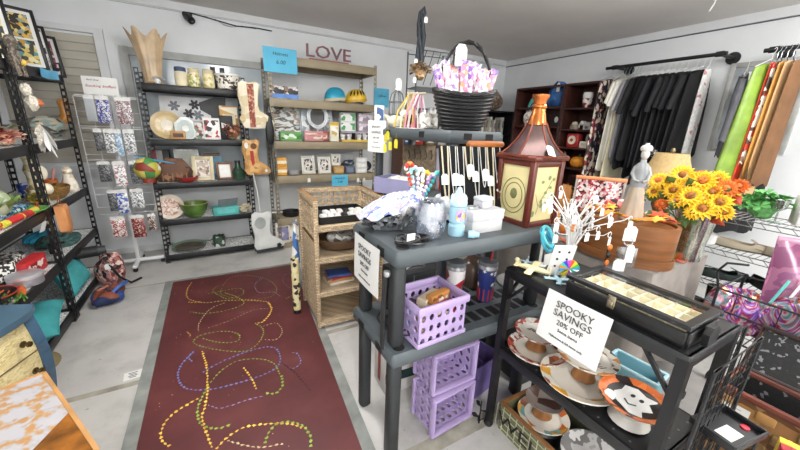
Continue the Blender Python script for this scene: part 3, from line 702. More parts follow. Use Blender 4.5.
g = G().prism([(-.24, .13), (-.10, .16), (-.08, .09), (-.13, .07)], -.04, .04); part('tail', g, mat('4a4038'), t)
# near shelves: silk greenery etc.
def bunch(label, loc, w, d, h, m, name='silk_flowers', cat='flowers', seed=1, n=18, leaf=.05, stem=None):
    rnd = random.Random(seed); t = T(name, label, cat, loc); g = G(); g.ell((0, 0, h*.4), (w*.32, d*.32, h*.38), jit=.15)
    for k in range(n):
        a, e = rnd.uniform(0, 2*pi), rnd.uniform(.1, 1.4); c = Vector((w/2*cos(a)*cos(e), d/2*sin(a)*cos(e), h*.35+h*.6*sin(e))); r = leaf*rnd.uniform(.7, 1.2)
        g.at(c, a, rnd.uniform(-.6, .6), rnd.uniform(-.6, .6))
        for j in range(5): b_ = j*2*pi/5; g.add([(0, 0, 0), (r*cos(b_-.45), r*sin(b_-.45), r*.25), (r*1.35*cos(b_), r*1.35*sin(b_), r*.1), (r*cos(b_+.45), r*sin(b_+.45), r*.25)], [(0, 1, 2, 3)])
    g.at(); part('bloom', g, m, t, smooth=20)
    g = G().lathe([(w*.12, 0), (w*.16, .02), (w*.1, h*.3)], n=10); part('base', g, mat('3f5a34'), t); return t
bunch('teal and green silk posy on the second shelf, nearest the left edge', (-1.14, 2.83, Z2), .22, .20, .24, patch(['3f6f6a', '7fa36a', 'cfd8c8', '35534a', 'b8b060'], 30), seed=2)
bunch('red berry posy at the left edge of the second shelf', (-1.06, 2.68, Z2), .16, .14, .12, patch(['8e1f23', 'b5393a', 'd8b0a0', '5d1518'], 45), seed=3, leaf=.03)
bunch('peach silk posy by the feathers on the second shelf', (-1.07, 2.90, Z2), .13, .14, .09, patch(['d99f86', 'e6c3ad', 'c07a66'], 40), seed=4, leaf=.03)
# third shelf
t = T('cabbage_dish', 'large green ceramic cabbage leaf dish on the third shelf', 'dish', (-1.17, 2.76, Z3+.018)); t.scale = (.72, .72, .95) 
g = G().ell((0, 0, .09), (.15, .15, .10), jit=.05); part('bowl', g, patch(['8fa07a', 'a8b591', '6f8458', 'bcc4a6'], 20, .5), t)
for k in range(6):
    a = k*pi/3; o = part('leaf', G().sheet(lambda u, v: ((.10+.10*v)*cos(a+(u-.5)*1.1), (.10+.10*v)*sin(a+(u-.5)*1.1), .03+.13*v-.05*v*v+.012*sin(14*u)), 8, 4), mat('7f9a58', .5, var=.2, scale=20), t, smooth=70)
carton('blue cardboard box behind the cabbage dish', (-1.25, 2.93, Z3), (.17, .07, .25), mat('2f62a8'), 1.4, lm=patch(['d9d9d9', 'c33', 'e8c24a', '3c6fb5'] if False else ['d9d9d9', 'cc3333', 'e8c24a', '3c6fb5'], 30))
plate('flat green leaf shaped plate in front of the cabbage dish', (-1.06, 2.90, Z3+.01), .10, mat('5fa052', .4, var=.2), name='plate')
def drape(label, pts, r, m, name='scarf', cat='scarf', fr=8):
    t = T(name, label, cat, pts[0]); o = Vector(pts[0]); g = G().tube([Vector(q)-o for q in pts], r, 8); part('fabric', g, m, t)
    for e, q in ((pts[0], pts[1]), (pts[-1], pts[-2])):
        d = (Vector(e)-Vector(q)).normalized(); g = G()
        for k in range(fr): u = Vector((random.uniform(-1, 1), random.uniform(-1, 1), random.uniform(-1, 1)))*.02; g.tube([Vector(e)-o-d*.01, Vector(e)-o+d*.05+u], .003, 4)
        part('fringe', g, m, t)
    return t
drape('red and yellow striped scarf rolled along the third shelf edge', [(-1.04, 2.55, Z3+.022), (-1.03, 2.70, Z3+.025), (-1.02, 2.84, Z3+.023), (-1.03, 2.95, Z3+.022)], [.019, .022, .02, .018], patch(['a3252b', 'c9302f', 'd8cf4a', 'a31f26'], 9, .7, stretch=(.3, 2, .3)))
drape('blue and silver fringed scarf heaped behind the red one', [(-1.14, 2.66, Z3+.03), (-1.12, 2.80, Z3+.034), (-1.10, 2.94, Z3+.03)], [.03, .035, .03], patch(['2d5f86', '6fa9c4', '1c2f44', 'c7d4da'], 60, .6))
t = T('price_card', 'white price card hanging from the third shelf edge', 'price tag', (-.985, 2.88, Z3-.05)); pricetag(t, (0, 0, 0), .045, .075, pi/2-.2, .4)
# second unit, third shelf
def A3(x, y, z=Z3, X=None): p = P(x, y, z); return p
p = (-1.09, 3.20, Z3); t = T('lighthouse_figurine', 'tall cream figurine beside the shelf post on the third shelf', 'figurine', p)
g = G().lathe([(.045, 0), (.05, .02), (.04, .10), (.035, .20), (.045, .24), (.03, .28), (.04, .33), (.03, .37), (0, .39)], n=14); part('body', g, patch(['d9cba2', 'c4b184', 'e6dcc0', '8f7d58'], 30, .5, bump=.3), t)
g = G().ell((.05, -.02, .22), (.03, .03, .05)); g.ell((.04, .03, .10), (.035, .03, .04)); part('ornament', g, mat('e8dfc8'), t)
pricetag(t, (.045, .045, .22), .04, .045, pi/2)
p = P(58, 182, Z3); mug('blue patterned cup behind the basket on the third shelf', (-1.25, 3.52, Z3), .055, .10, patch(['27357a', 'c9cdd8', '34499a', '1c2450'], 50, .35), 2)
t = T('wicker_basket', 'small oval brown basket on the third shelf', 'basket', (-1.10, 3.42, Z3)); g = G().lathe([(.07, 0), (.10, .03), (.115, .085), (.11, .09), (.095, .035), (.06, .012), (0, .01)], n=22, sy=1.4); part('bowl', g, weave('b58a4a', '6e4c22', .02, .01), t)
g = G().tube([(0, .15*cos(a), .085+.02*sin(a)) for a in [k*pi/8 for k in range(9)]], .006); part('handle', g, mat('9a7038'), t)
t = mug('orange cup with a pink stick in it on the third shelf', (-1.16, 3.66, Z3), .045, .11, mat('b9602c', .4), 2.5, name='cup'); g = G().tube([(0, 0, .03), (-.02, -.03, .19)], .008, 8); part('stick', g, mat('d98f86'), t)
pot('cream shell figurine at the far end of the third shelf', (-1.06, 3.70, Z3), [(.05, 0), (.055, .02), (.05, .07), (.035, .11), (.03, .14), (0, .15)], patch(['e6dccb', 'cdbda2', 'f3eee2'], 40), 'figurine', 'figurine', lid=[(.02, .14), (.035, .17), (.02, .20), (0, .205)])
t = T('leather_boot_ornament', 'tan leather pouch hanging on the shelf post below the third shelf', 'ornament', (-.965, 3.10, .84), pi/2)
g = G().prism([(-.05, 0), (.05, 0), (.045, -.10), (.055, -.17), (.02, -.21), (-.04, -.18), (-.05, -.08)], -.02, .02, .012); part('pouch', g, mat('c08352', .6, var=.15), t); g = G().tube([(-.03, 0, 0), (0, 0, .06), (.03, 0, 0)], .003); part('cord', g, mat('8a5a32'), t)
bunch('yellow and green silk trim behind the leather pouch', (-1.06, 3.12, Z3), .10, .10, .09, patch(['d8c250', '6f9a3c', 'b23b32', 'e0d48a'], 50), seed=6, leaf=.025)
# fourth shelf
t = T('coiled_scarf', 'dark green coiled scarf on the fourth shelf of the far unit', 'scarf', (-1.14, 3.48, Z4))
g = G()
for k in range(3): g.tube([((.05+.03*k)*cos(a), (.09+.035*k)*sin(a), .025+.012*(2-k)+.008*sin(3*a)) for a in [q*pi/9 for q in range(18)]], .022, 8, True)
part('coil', g, mat('3d5c5a', .8, var=.25, scale=30), t)
S('folded_cloth', blob_cloth(.14, .34, .06, 6, 4), mat('2f9fc2', .8, var=.15, scale=20), 'bright blue cloth folded at the back of the fourth shelf', 'cloth', (-1.30, 3.62, Z4), 0)
t = T('hanging_strap', 'black strap lying along the fourth shelf by the post', 'strap', (-1.09, 3.30, Z4)); g = G().tube([(0, -.14, .02), (-.03, -.06, .06), (.02, .02, .05), (.01, .10, .02)], .012, 6); part('strap', g, BLACK, t); g = G().box((.01, .115, .02), (.03, .03, .012), .003); part('buckle', g, STEEL, t)
carton('black and white polka dot box on the fourth shelf of the near unit', (-1.20, 2.80, Z4), (.24, .16, .13), patch(['e8e6e0', '1c1b1c', 'e8e6e0', '1c1b1c'], 60), pi/2+.1, lm=WHITE, lab=(.3, .25))
carton('red printed box in front of the polka dot box', (-1.09, 2.84, Z4), (.22, .06, .10), mat('c02b30'), pi/2-.1, lm=patch(['e9dcd6', 'c02b30', '8d1a20', 'c02b30'], 40), lab=(.8, .5))
pot('round grey tin on the fourth shelf near the post', (-1.06, 2.66, Z4), [(.075, 0), (.078, .004), (.078, .055), (.07, .06), (0, .06)], mat('b4b1b8', .3, .6), 'tin', 'tin', lid=[(.08, .045), (.08, .064), (.072, .068), (0, .068)], lidm=mat('cfcdd2', .3, .5))
t = T('silk_carrots', 'orange silk carrots with green tops on the fourth shelf', 'decoration', (-1.05, 2.48, Z4), .3)
for k in range(3):
    g = G().tube([(.03*k-.03, -.02*k, .03), (.03*k-.03, .07-.02*k, .03), (.03*k-.03, .12-.02*k, .03)], [.022, .016, .003], 8); part('carrot', g, mat('d9682c', .6), t); g = G()
    for j in range(5): g.tube([(.03*k-.03, -.02*k, .03), (.03*k-.05+.012*j, -.13-.02*k, .03+.01*(j % 3))], .004, 4)
    part('leaves', g, mat('5f8a3c'), t)
bowl('red and black lacquered bowl on the fourth shelf at the left edge', (-1.10, 2.38, Z4), .11, .07, mat('231a1a', .3), mat('b03a30', .4))
# bottom of the far unit
def cushion(label, loc, w, d, h, m, rz=0, rx=0, ry=0, name='cushion', cat='cushion'):
    t = T(name, label, cat, loc, rz, None, rx, ry)
    def fn(u, v):
        x, y = 2*u-1, 2*v-1; e = (max(0, 1-x**4)*max(0, 1-y**4))**.5; return (x*w/2*(1-.06*(1-y*y)), y*d/2*(1-.06*(1-x*x)), h/2*e)
    g = G().sheet(fn, 14, 14); n = list(g.v); g.add([(v.x, v.y, -v.z) for v in n], [f[::-1] for f in g.f]); part('cover', g, m, t, smooth=70)
    per = [fn(k/16, 0) for k in range(16)]+[fn(1, k/16) for k in range(16)]+[fn(1-k/16, 1) for k in range(16)]+[fn(0, 1-k/16) for k in range(16)]
    part('piping', G().tube(per, .005, 5, True), m, t); return t
TQ = mat('47a9ad', .8, var=.1, scale=10, bump=.1)
cushion('upright turquoise cushion on the bottom shelf behind the post', (-1.09, 3.36, Z5+.17), .40, .32, .12, TQ, pi/2, 1.25)
cushion('turquoise cushion lying flat at the front of the bottom shelf', (-1.16, 2.74, Z5+.075), .34, .44, .13, mat('3f9a9e', .8, var=.1), .2, .1)
g = G().tube([(-1.22, 3.38, .37), (-.92, 3.46, .37)], .045, 14); t = T('umbrella', 'rolled black umbrella laid across the turquoise cushion', 'umbrella', (0, 0, 0)); part('canopy', g, mat('141416', .6, bump=.3, scale=30), t)
g = G().tube([(-.92, 3.46, .37), (-.87, 3.475, .37)], [.04, .035], 12); part('end_cap', g, DGREY, t)
t = T('tote_bag', 'pink and black patterned bag slumped on the floor at the end of the shelving', 'bag', (-.90, 3.62, 0)); part('body', blob_cloth(.20, .26, .26, 5, 8), patch(['c48b86', '2a2022', 'e2c7bd', '7a4646', 'a56a63'], 36, .8), t, smooth=70)
g = G().tube([(-.05, -.08, .22), (0, -.14, .30), (.08, -.14, .10), (.14, -.10, .02), (.20, 0, .012)], .010, 6); part('strap', g, BLACK, t); pricetag(t, (.02, -.15, .24), .045, .05, .3)
t = T('handbag', 'blue and brown handbag lying on the floor by the shelf foot', 'bag', (-.86, 3.24, 0)); part('body', blob_cloth(.22, .28, .11, 4, 11), patch(['2b4b8c', '1c2c55', '8a4a34', '3b62a8'], 12, .6), t, smooth=70)
g = G().tube([(.02, -.08, .08), (.10, -.04, .14), (.12, .06, .12), (.04, .10, .08)], .013, 6); part('strap', g, mat('3a68b8', .5), t); g = G().tube([(-.06, -.10, .07), (-.02, -.13, .16), (.03, -.09, .17), (.04, -.03, .09)], .012, 6); part('strap', g, mat('8e4e38', .5), t)
t = T('sun_hat', 'khaki cloth hat on the bottom shelf beside the blue chest', 'hat', (-1.05, 2.30, Z5), .4); g = G().lathe([(.10, 0), (.105, .03), (.095, .08), (.06, .11), (0, .12)], n=20); part('crown', g, patch(['8f8262', '6e6347', 'a89a78', '54492f'], 50, .9), t)
g = G().sheet(lambda u, v: ((.10+.07*v)*cos(-.9+1.8*u), (.10+.07*v)*sin(-.9+1.8*u), .012-.02*v*v+.02*v), 10, 3); part('brim', g, mat('7d7050', .9), t)

# ================================================================ white spinner with hanging packets
SP = Vector((-.77, 4.02, 0)); t = T('display_spinner', 'white floor stand hung with packets beside the black shelving', 'display stand', SP)
WP = mat('e4e5e6', .35, var=.03)
g = G().box((0, 0, .8), (.035, .035, 1.52), .006); part('column', g, WP, t)
for a in (0, pi/2):
    g = G().at((0, 0, 0), a); g.box((0, 0, .055), (.44, .035, .03), .006); part('base_bar', g, WP, t)
    for s in (-1, 1): g = G().at((s*.20*cos(a), s*.20*sin(a), .02), 0); g.tube([(0, -.012, 0), (0, .012, 0)], .02, 12); part('caster', g, BLACK, t)
g = G().at((-.22, -.028, .62)); g.wires(.44, .98, 4, 8, .002); part('wire_panel', g, WP, t)
ROWS = [(98, [(88, 11, 26, '8f9396'), (101, 14, 27, 'blu'), (122, 17, 27, 'brn')]), (130, [(97, 9, 22, 'drk'), (108, 11, 24, 'slv'), (117, 7, 27, 'lbl'), (128, 12, 25, 'slv')]),
        (161, [(103, 13, 21, 'drk'), (118, 13, 26, 'pnk'), (134, 12, 24, 'drk')]), (189, [(111, 9, 22, 'drk'), (121, 12, 25, 'wbl'), (136, 14, 20, 'slv')]), (215, [(117, 15, 22, 'red'), (137, 14, 24, 'mar'), (151, 9, 17, 'chk')])]
PM = {'8f9396': mat('a3a7aa', .3), 'blu': patch(['3b469a', 'c8cad2', '5b64b0', 'e0e0e2', '232a63', 'b0b2b8'], 120, .3), 'brn': patch(['7e5a44', 'c9c6ca', '7a4a7a', 'dfdfe0', 'a08070', '98989c'], 120, .3), 'drk': patch(['4a4c4f', '8a8d90', '2b2c2e', '6f7274'], 140, .3),
      'slv': patch(['c9cbcd', '8f9295', 'e9eaea', '5f6265'], 120, .3), 'lbl': patch(['a9c3d8', 'd6e0e8', '7f9db8'], 100, .3), 'pnk': patch(['efefef', 'e2e2e2', 'b86a78', 'f4f4f4', '9a9a9a'], 100, .3), 'wbl': patch(['ececec', 'dcdcde', 'c4c4c6', '3a5fb4'], 60, .3),
      'red': patch(['b3303a', 'ece6e2', '7a1d26', 'd8c8c0', 'e9e4df'], 120, .3), 'mar': patch(['6e1f26', '3a1a18', 'a04048', 'c9b0a0'], 120, .3), 'chk': patch(['2a2422', '8a6a5a', 'd8d0c8', '5a3a34'], 160, .3)}
DES = {'8f9396': 'clear grey', 'blu': 'royal blue and white', 'brn': 'brown and purple', 'drk': 'dark chain', 'slv': 'silver', 'lbl': 'slim pale blue', 'pnk': 'white and pink', 'wbl': 'white and blue', 'red': 'red and white', 'mar': 'maroon', 'chk': 'small checked'}
RN = ('top', 'second', 'third', 'fourth', 'lowest'); hk_y = SP.y-.05
for ri, (yh, its) in enumerate(ROWS):
    zz = PY(115, yh, hk_y).z
    g = G().bar((-.21, -.035, zz+.01), (.23, -.035, zz+.01), .005); 
    ct = {}
    for x, w, h, k in its: ct[k] = ct.get(k, 0)+1
    seen = {}
    for xi, (x, w, h, k) in enumerate(its):
        q = PY(x, yh, hk_y); q.y = hk_y-.10+.004*xi; q = atY(x, q.y, zz); lx = q.x-SP.x
        g.tube([(lx, -.035, zz+.01), (lx, q.y-SP.y-.03, zz+.004), (lx, q.y-SP.y-.035, zz+.016)], .0025, 5)
        seen[k] = seen.get(k, 0)+1; where = '' if ct[k] == 1 else (' on the left' if seen[k] == 1 else ' on the right')
        u = T('jewelry_packet', '%s packet hanging in the %s row of the white spinner%s' % (DES[k], RN[ri], where), 'packet', q); ww, hh = px(q, w)*.74, px(q, h)*.94
        f = G().box((0, -.004, -hh*.55), (ww, .006, hh*.88), .002); part('contents', f, PM[k], u)
        f = G(); f.prism([(-ww/2, -hh*.14), (ww/2, -hh*.14), (ww/2, .006), (.006, .012), (-.006, .012), (-ww/2, .006)], -.0045, -.0035); part('header_card', f, WHITE, u)
    part('hook', g, WP, t)
t = sign('white card with red handwriting on top of the spinner', atY(100.5, 3.95, PY(100, 86, 3.95).z), .235, .145, .05, WHITE, [('Stocking Stuffers', -.02, .030, .3)], ink=mat('b03a44', .7))
words("Here's Great", .015, INK, t, (-.045, -.0085, .045), shear=.2)
g = G().box((0, .006, -.09), (.012, .006, .10)); part('clip', g, WP, t)

# ================================================================ security camera on the back wall
p = PY(187, 14, BY-.04); t = T('security_camera', 'black security camera on the back wall under the ceiling', 'camera', (p.x, BY, p.z))
g = G().lathe([(.045, 0), (.045, .012), (.03, .02), (0, .022)], n=18); o = part('mount', g, BLACK, t); o.rotation_euler = (pi/2, 0, 0)
g = G().tube([(0, -.02, 0), (.0, -.06, -.01), (.01, -.08, -.03)], .012, 8); part('arm', g, BLACK, t)
g = G().tube([(-.005, -.05, -.02), (.035, -.13, -.075)], .035, 14); g.tube([(.035, -.13, -.075), (.037, -.134, -.078)], [.03, .028], 14); part('body', g, BLACK, t); g = G().ell((.039, -.138, -.081), .016); part('lens', g, mat('3a3d44', .1), t)
q = [PY(x, y, BY-.012) for x, y in ((190, 13), (205, 17), (222, 22), (236, 26), (256, 28), (272, 31))]
S('cable', G().tube(q, .006, 6), BLACK, 'black cable running from the security camera along the top of the wall', 'cable')
q = [PY(x, y, BY-.012) for x, y in ((215, 19), (224, 25), (232, 27), (242, 26), (256, 29))]
S('cable', G().tube(q, .003, 6), mat('8a8a8a'), 'thin grey cable looping just below the black cable', 'cable')
t = T('ceiling_vent', 'round white ridged vent on the ceiling above the tan shelving', 'vent', (.66, 3.55, CEIL))
for k in range(5): g = G().lathe([(.16-.03*k, 0), (.165-.03*k, -.012-.004*k), (.15-.03*k, -.016-.004*k), (.148-.03*k, 0)], n=28, cap=False); part('ring', g, WHITE, t)
t = T('ceiling_hook', 'short white cord hanging from the ceiling near the right wall', 'cord', PX(715, 3, 3.9) if False else (3.75, 1.52, CEIL)); g = G().tube([(0, 0, 0), (0, 0, -.03), (-.03, .01, -.09)], .006, 6); part('cord', g, WHITE, t); g = G().lathe([(.02, -.01), (.02, 0)], n=12); part('mount', g, WHITE, t)
# ================================================================ BLACK SHELVING BY THE SPINNER
CY = 4.07
def C_(x, z, Y=CY): return atY(x, Y, z)
p = C_(154, Z1, 4.12); s_ = mpp(p)
t = T('glass_vase', 'tall fluted amber glass vase on top of the black shelving', 'vase', p)
def vz(u, v):
    a = 2*pi*u; r = .06+.02*v+.05*v**3; r *= 1+.13*v*cos(6*a)+.04*cos(12*a)
    return (r*cos(a)*1.1, r*sin(a)*.8, .43*v+.035*v**4*cos(6*a))
g = G().sheet(vz, 48, 16); part('body', g, mat('c2a988', .2, var=.12, scale=7), t, smooth=80); g = G().lathe([(0, 0), (.058, 0), (.056, .02), (0, .022)], n=20); part('base', g, mat('8f7558', .2), t)
bunch('small sprig of white blossom at the foot of the amber vase', C_(158, Z1, 4.02), .08, .06, .06, WHITE, seed=9, leaf=.02, n=10)
LID = [(.04, .10), (.046, .10), (.046, .125), (.04, .13), (0, .135)]
JP = [(.042, 0), (.05, .01), (.05, .085), (.042, .10), (0, .10)]
SOUP = patch(['e6dcb6', 'd3c58a', 'b9b765', 'efe8cf', '8f9a5a'], 45, .3)
for x, lab, m_, lm in ((182, 'cream jar with a dark blue lid on top of the black shelving', mat('ddd2b4'), mat('3a4a6a')), (195, 'green and cream painted jar next to the blue lidded one', SOUP, None), (209.5, 'cream painted canister between the green jar and the speckled pot', patch(['e4dab4', 'd9cb93', 'c3b56a', 'ece4c8'], 40, .3), None)):
    pot(lab, C_(x, Z1, 4.06), [(r*1.05, z*1.35) for r, z in JP], m_, lid=[(r*1.06, z*1.3) for r, z in LID], lidm=lm or mat('cfc39b'))
t = pot('white speckled flower pot with black spots at the end of the shelving top', C_(229, Z1, 4.08), [(.085, 0), (.10, .01), (.115, .12), (.12, .135), (.105, .135), (.09, .02), (0, .018)], patch(['ece8df', 'e2dccf', '3a3532', 'f1ede4', 'e8e2d6', '5a4f46'], 55, .4), 'flower_pot', 'flower pot', band=[(.117, .125), (.124, .128), (.124, .145), (.108, .145)], bandm=WHITE)
for i, x in enumerate((215, 224)):
    q = C_(x, Z1, 4.22); carton('dark upright box behind the jars, %s' % ('nearer the painted canister' if i == 0 else 'behind the speckled pot'), q, (.045, .03, .22), mat('26282b'), lm=mat('4a4d52'), lab=(.5, .7))
# second level
t = plate('round cream plate leaning at the left end of the second level', C_(169, Z2, 4.08)+Vector((0, 0, .125)), .135, patch(['d9c79f', 'cdb88b', 'e2d4b4'], 9, .3, kind='noise'), rx=1.35, rim=mat('bfa77a', .3))
g = G().lathe([(0, .006), (.05, .006), (.05, .008), (0, .009)], n=24); part('medallion', g, mat('e9e2d2', .3), t, 'pale picture medallion in the middle')
t = T('floral_sign', 'square white metal sign with black flowers behind the plates', 'sign', C_(190, Z2, 4.20)+Vector((0, 0, .005)), .03, rx=-.05)
g = G().box((0, 0, .20), (.44, .012, .40), .004); part('panel', g, mat('c9cacb', .45), t)
for k, (x, z) in enumerate(((-.10, .31), (.08, .33), (.02, .24), (.10, .23), (-.05, .13), (.14, .10))):
    g = G()
    for j in range(6): g.at((x, -.009, z), 0, 0, j*pi/3); g.ell((.028, 0, 0), (.026, .003, .013), 8, 5)
    part('flower', g, BLACK if k % 3 else mat('6c7076'), t)

t = T('glass_lantern', 'grey octagonal glass lantern leaning on the second level', 'lantern', C_(187, Z2, 4.03), .1, rx=-.15)
g = G().prism([(-.09, .03), (-.05, 0), (.05, 0), (.09, .03), (.09, .15), (.03, .21), (-.03, .21), (-.09, .15)], -.012, .012); part('frame', g, mat('8d9290', .3, .4), t)
g = G().prism([(-.065, .04), (-.04, .02), (.04, .02), (.065, .04), (.065, .14), (.02, .18), (-.02, .18), (-.065, .14)], -.016, -.012); part('pane', g, mat('b9c4c2', .1), t); g = G().lathe([(.03, 0), (.03, .004)], n=16).at(); o = part('rosette', g, mat('e4e6e2'), t); o.location = (0, -.018, .10); o.rotation_euler = (pi/2, 0, 0)
carton('small brown wooden crate in front of the cream plate', C_(179, Z2, 4.00), (.12, .06, .075), PINE, lm=BROWN)
t = T('dark_silhouette', 'tall black metal plaque on the second level behind the white cards', 'plaque', C_(216, Z2, 4.22), 0); g = G().prism([(-.10, 0), (.10, 0), (.13, .42), (.02, .42), (-.12, .36)], -.008, .008); part('panel', g, mat('26282b', .5), t); g = G().box((0, .05, .01), (.12, .1, .02)); part('foot', g, BLACK, t)
carton('white card box with a red and white picture on the second level', C_(213, Z2, 4.04), (.15, .04, .21), WHITE, lm=patch(['b13038', 'e9e6e2', '2d2d2f', 'd8d4d0', 'f3f2ef'], 26), lab=(.85, .8))
carton('green and white packet standing between the lantern and the white box', C_(203, Z2, 4.06), (.13, .04, .17), mat('8f8f88'), lm=patch(['5f8a5a', 'd9d4cf', '8a4a4e', '3b3b3b', 'c9c4bd'], 36), lab=(.9, .9))
carton('black display card with white oval on the second level', C_(228, Z2, 4.10), (.12, .04, .24), mat('1f1d20'), lm=patch(['1f1d20', 'e6e4e0', '1f1d20', '1f1d20'], 20), lab=(.8, .6))
bunch('brown dried flower clump at the right end of the second level', C_(233, Z2, 4.04), .17, .10, .15, patch(['7a4634', '9c634a', '4f2c22', 'b98868'], 40, .8), seed=12, leaf=.03)
carton('small orange striped box up behind the boot', C_(231, Z2, 4.16), (.17, .09, .34), patch(['d9c9a6', 'b8803c', 'e4dcc4', 'c99a55'], 14, stretch=(.2, .2, 1)), lm=CREAM)
# boot shaped hangings on the end posts
BOOT = [(-.10, .30), (-.06, .33), (.0, .31), (.07, .33), (.11, .30), (.09, .20), (.085, .10), (.10, .03), (.20, -.03), (.24, -.08), (.22, -.13), (.12, -.14), (.02, -.15), (-.07, -.14), (-.10, -.08), (-.085, .05), (-.11, .18)]
def boot(label, c, m, deco, rz=0, sc=1.0):
    t = T('boot_plaque', label, 'boot ornament', c, rz, 'boot shaped hangings'); b = [(x*sc, z*sc) for x, z in BOOT]
    g = G().prism(b, -.02, .01, .015); part('boot', g, m, t)
    for nm, dm, pl, dep in deco: g = G().prism([(x*sc, z*sc) for x, z in pl], -.039-dep, -.034); part(nm, g, dm, t)
    return t
RIB = patch(['7d3a30', 'a5604a', '8c4a3a', 'c59a80'], 50, .7)
q = PY(250, 108, 3.90); boot('large cream cowboy boot hanging with a brown ribbon down it', (q.x, 3.905, q.z-.06), patch(['d8cbab', 'e2d7bd', 'cdbd98', 'e8dfca'], 12, .5, bump=.2), [('ribbon', RIB, [(-.02, .30), (.045, .30), (.04, -.13), (-.015, -.13)], .004), ('badge', mat('b8a67c'), [(-.085+.03*cos(k*pi/4), -.05+.03*sin(k*pi/4)) for k in range(8)], .003)], .05, .96)
q = PY(252, 163, 3.90); boot('tan cowboy boot hanging below the cream one with a round medal on its top', (q.x, 3.90, q.z-.01), patch(['b98a50', 'c99a5e', 'a97a42', 'd3a96e'], 22, .5, bump=.2), [('medal', mat('6b4424', .3), [(.03+.04*cos(k*pi/6), .24+.04*sin(k*pi/6)) for k in range(12)], .004), ('tie', RED, [(-.02, .18), (.02, .18), (.03, .02), (0, -.02), (-.015, .05)], .004), ('stud', WHITE, [(.17+.02*cos(k*pi/4), -.09+.02*sin(k*pi/4)) for k in range(8)], .003), ('flower', WHITE, [(-.06+.025*cos(k*pi/4), .25+.04*sin(k*pi/4)) for k in range(8)], .003)], .05, .78)
q = PY(263, 239, 3.88); t = boot('white cowboy boot hung lowest beside the tan shelving', (q.x, 3.88, max(.17, q.z-.07)), mat('d6d8d5', .5, var=.06), [('star', INK, [(.17+(.022 if k % 2 else .032)*cos(k*pi/5), -.09+(.022 if k % 2 else .032)*sin(k*pi/5)) for k in range(10)], .003), ('swirl', mat('aab0ae'), [(-.02+.06*cos(k*pi/6), .20+.07*sin(k*pi/6)) for k in range(12)], .002), ('sole', DGREY, [(-.10, -.12), (.22, -.11), (.21, -.14), (-.08, -.155)], .003)], .05, .98)
g = G().tube([(.0, 0, .28), (-.02, 0, .55), (-.06, 0, .85)], .006, 6); part('strap', g, WHITE, t)
# third level
t = T('ball_ornament', 'painted gourd bird with a blue straw crest at the left of the third level', 'ornament', C_(150, Z3, 3.90)+Vector((0, 0, .06))); g = G().ell((0, 0, .09), (.11, .09, .105)); part('body', g, patch(['b9b04a', '4a8a4a', 'd8c86a', '8a3a2a', 'e9e4da'], 14, .5), t)
g = G()
for k in range(7): g.bar((0, 0, .18), (-.08+.05*k, -.02, .21-.012*k), .02, .008)
part('crest', g, mat('3d9ccc'), t); g = G().lathe([(.05, -.04), (.05, .0)], n=12); part('base', g, mat('8a3a2a'), t)
t = T('tasselled_bag', 'brown leather bag with a tooled flap on the third level', 'bag', C_(176, Z3, 4.07), .05); g = G().prism([(-.15, 0), (.15, 0), (.16, .10), (.08, .22), (-.06, .23), (-.16, .12)], -.04, .04, .02); part('body', g, patch(['7a5236', '5e3d28', '946a48', '3f2a1c'], 22, .6), t); g = G().prism([(-.12, .10), (.0, .06), (.12, .10), (.07, .20), (-.06, .20)], -.07, -.058); part('flap', g, mat('6a4630', .5), t)
for k in range(6): g = G().bar((-.10+.04*k, -.066, .09), (-.10+.04*k, -.066, .01), .01); part('tassel', g, mat('8e6a4c'), t)
bowl('shallow red dish at the front of the third level', C_(188, Z3, 3.99)+Vector((0, 0, .002)), .10, .05, mat('a8282c', .3), mat('8a1c20', .3))
picture('cream picture frame with a small print, tilted on the third level', C_(204, Z3, 4.04), .20, .25, -.1, mat('cdbf9d', .4), patch(['8a6a58', 'e2dcd2', 'b8a898', 'c5b3a5'], 40), .035, .25, .01)
picture('brown picture frame with a white print right of the cream frame', C_(226, Z3, 4.02), .16, .19, .1, wood('7a5038', '54331f'), mat('e8e6e2'), .025, .2, .012)
carton('white woven box at the back of the third level', C_(190, Z3, 4.22), (.22, .12, .31), patch(['c9cbc6', 'b3b6b0', 'dadcd8'], 70), lm=mat('b9bcb6'), lab=(.9, .9))
pot('green bottle at the right end of the third level', C_(239, Z3, 4.05), [(.06, 0), (.066, .01), (.066, .09), (.03, .13), (.025, .18), (0, .18)], mat('2f4a38', .2), 'bottle', 'bottle', lid=[(.028, .175), (.028, .20), (0, .20)], lidm=BLACK)
carton('dark framed box standing in the back middle of the third level', C_(214, Z3, 4.18), (.16, .06, .27), mat('5a4638'), lm=mat('8a7564'), lab=(.8, .8))
for k, x in enumerate((158, 164, 170)): carton(('red', 'grey', 'black')[k]+' slim book-like box at the back left of the third level', C_(x, Z3, 4.2), (.055, .12, .30), mat(('8a2a30', '9a9a98', '2a2a2c')[k]), lm=WHITE, lab=(.5, .2))
carton('teal cardboard packet behind the brown frame', C_(217, Z3, 4.10), (.14, .03, .24), mat('3a6a80'), lm=mat('57869a'))
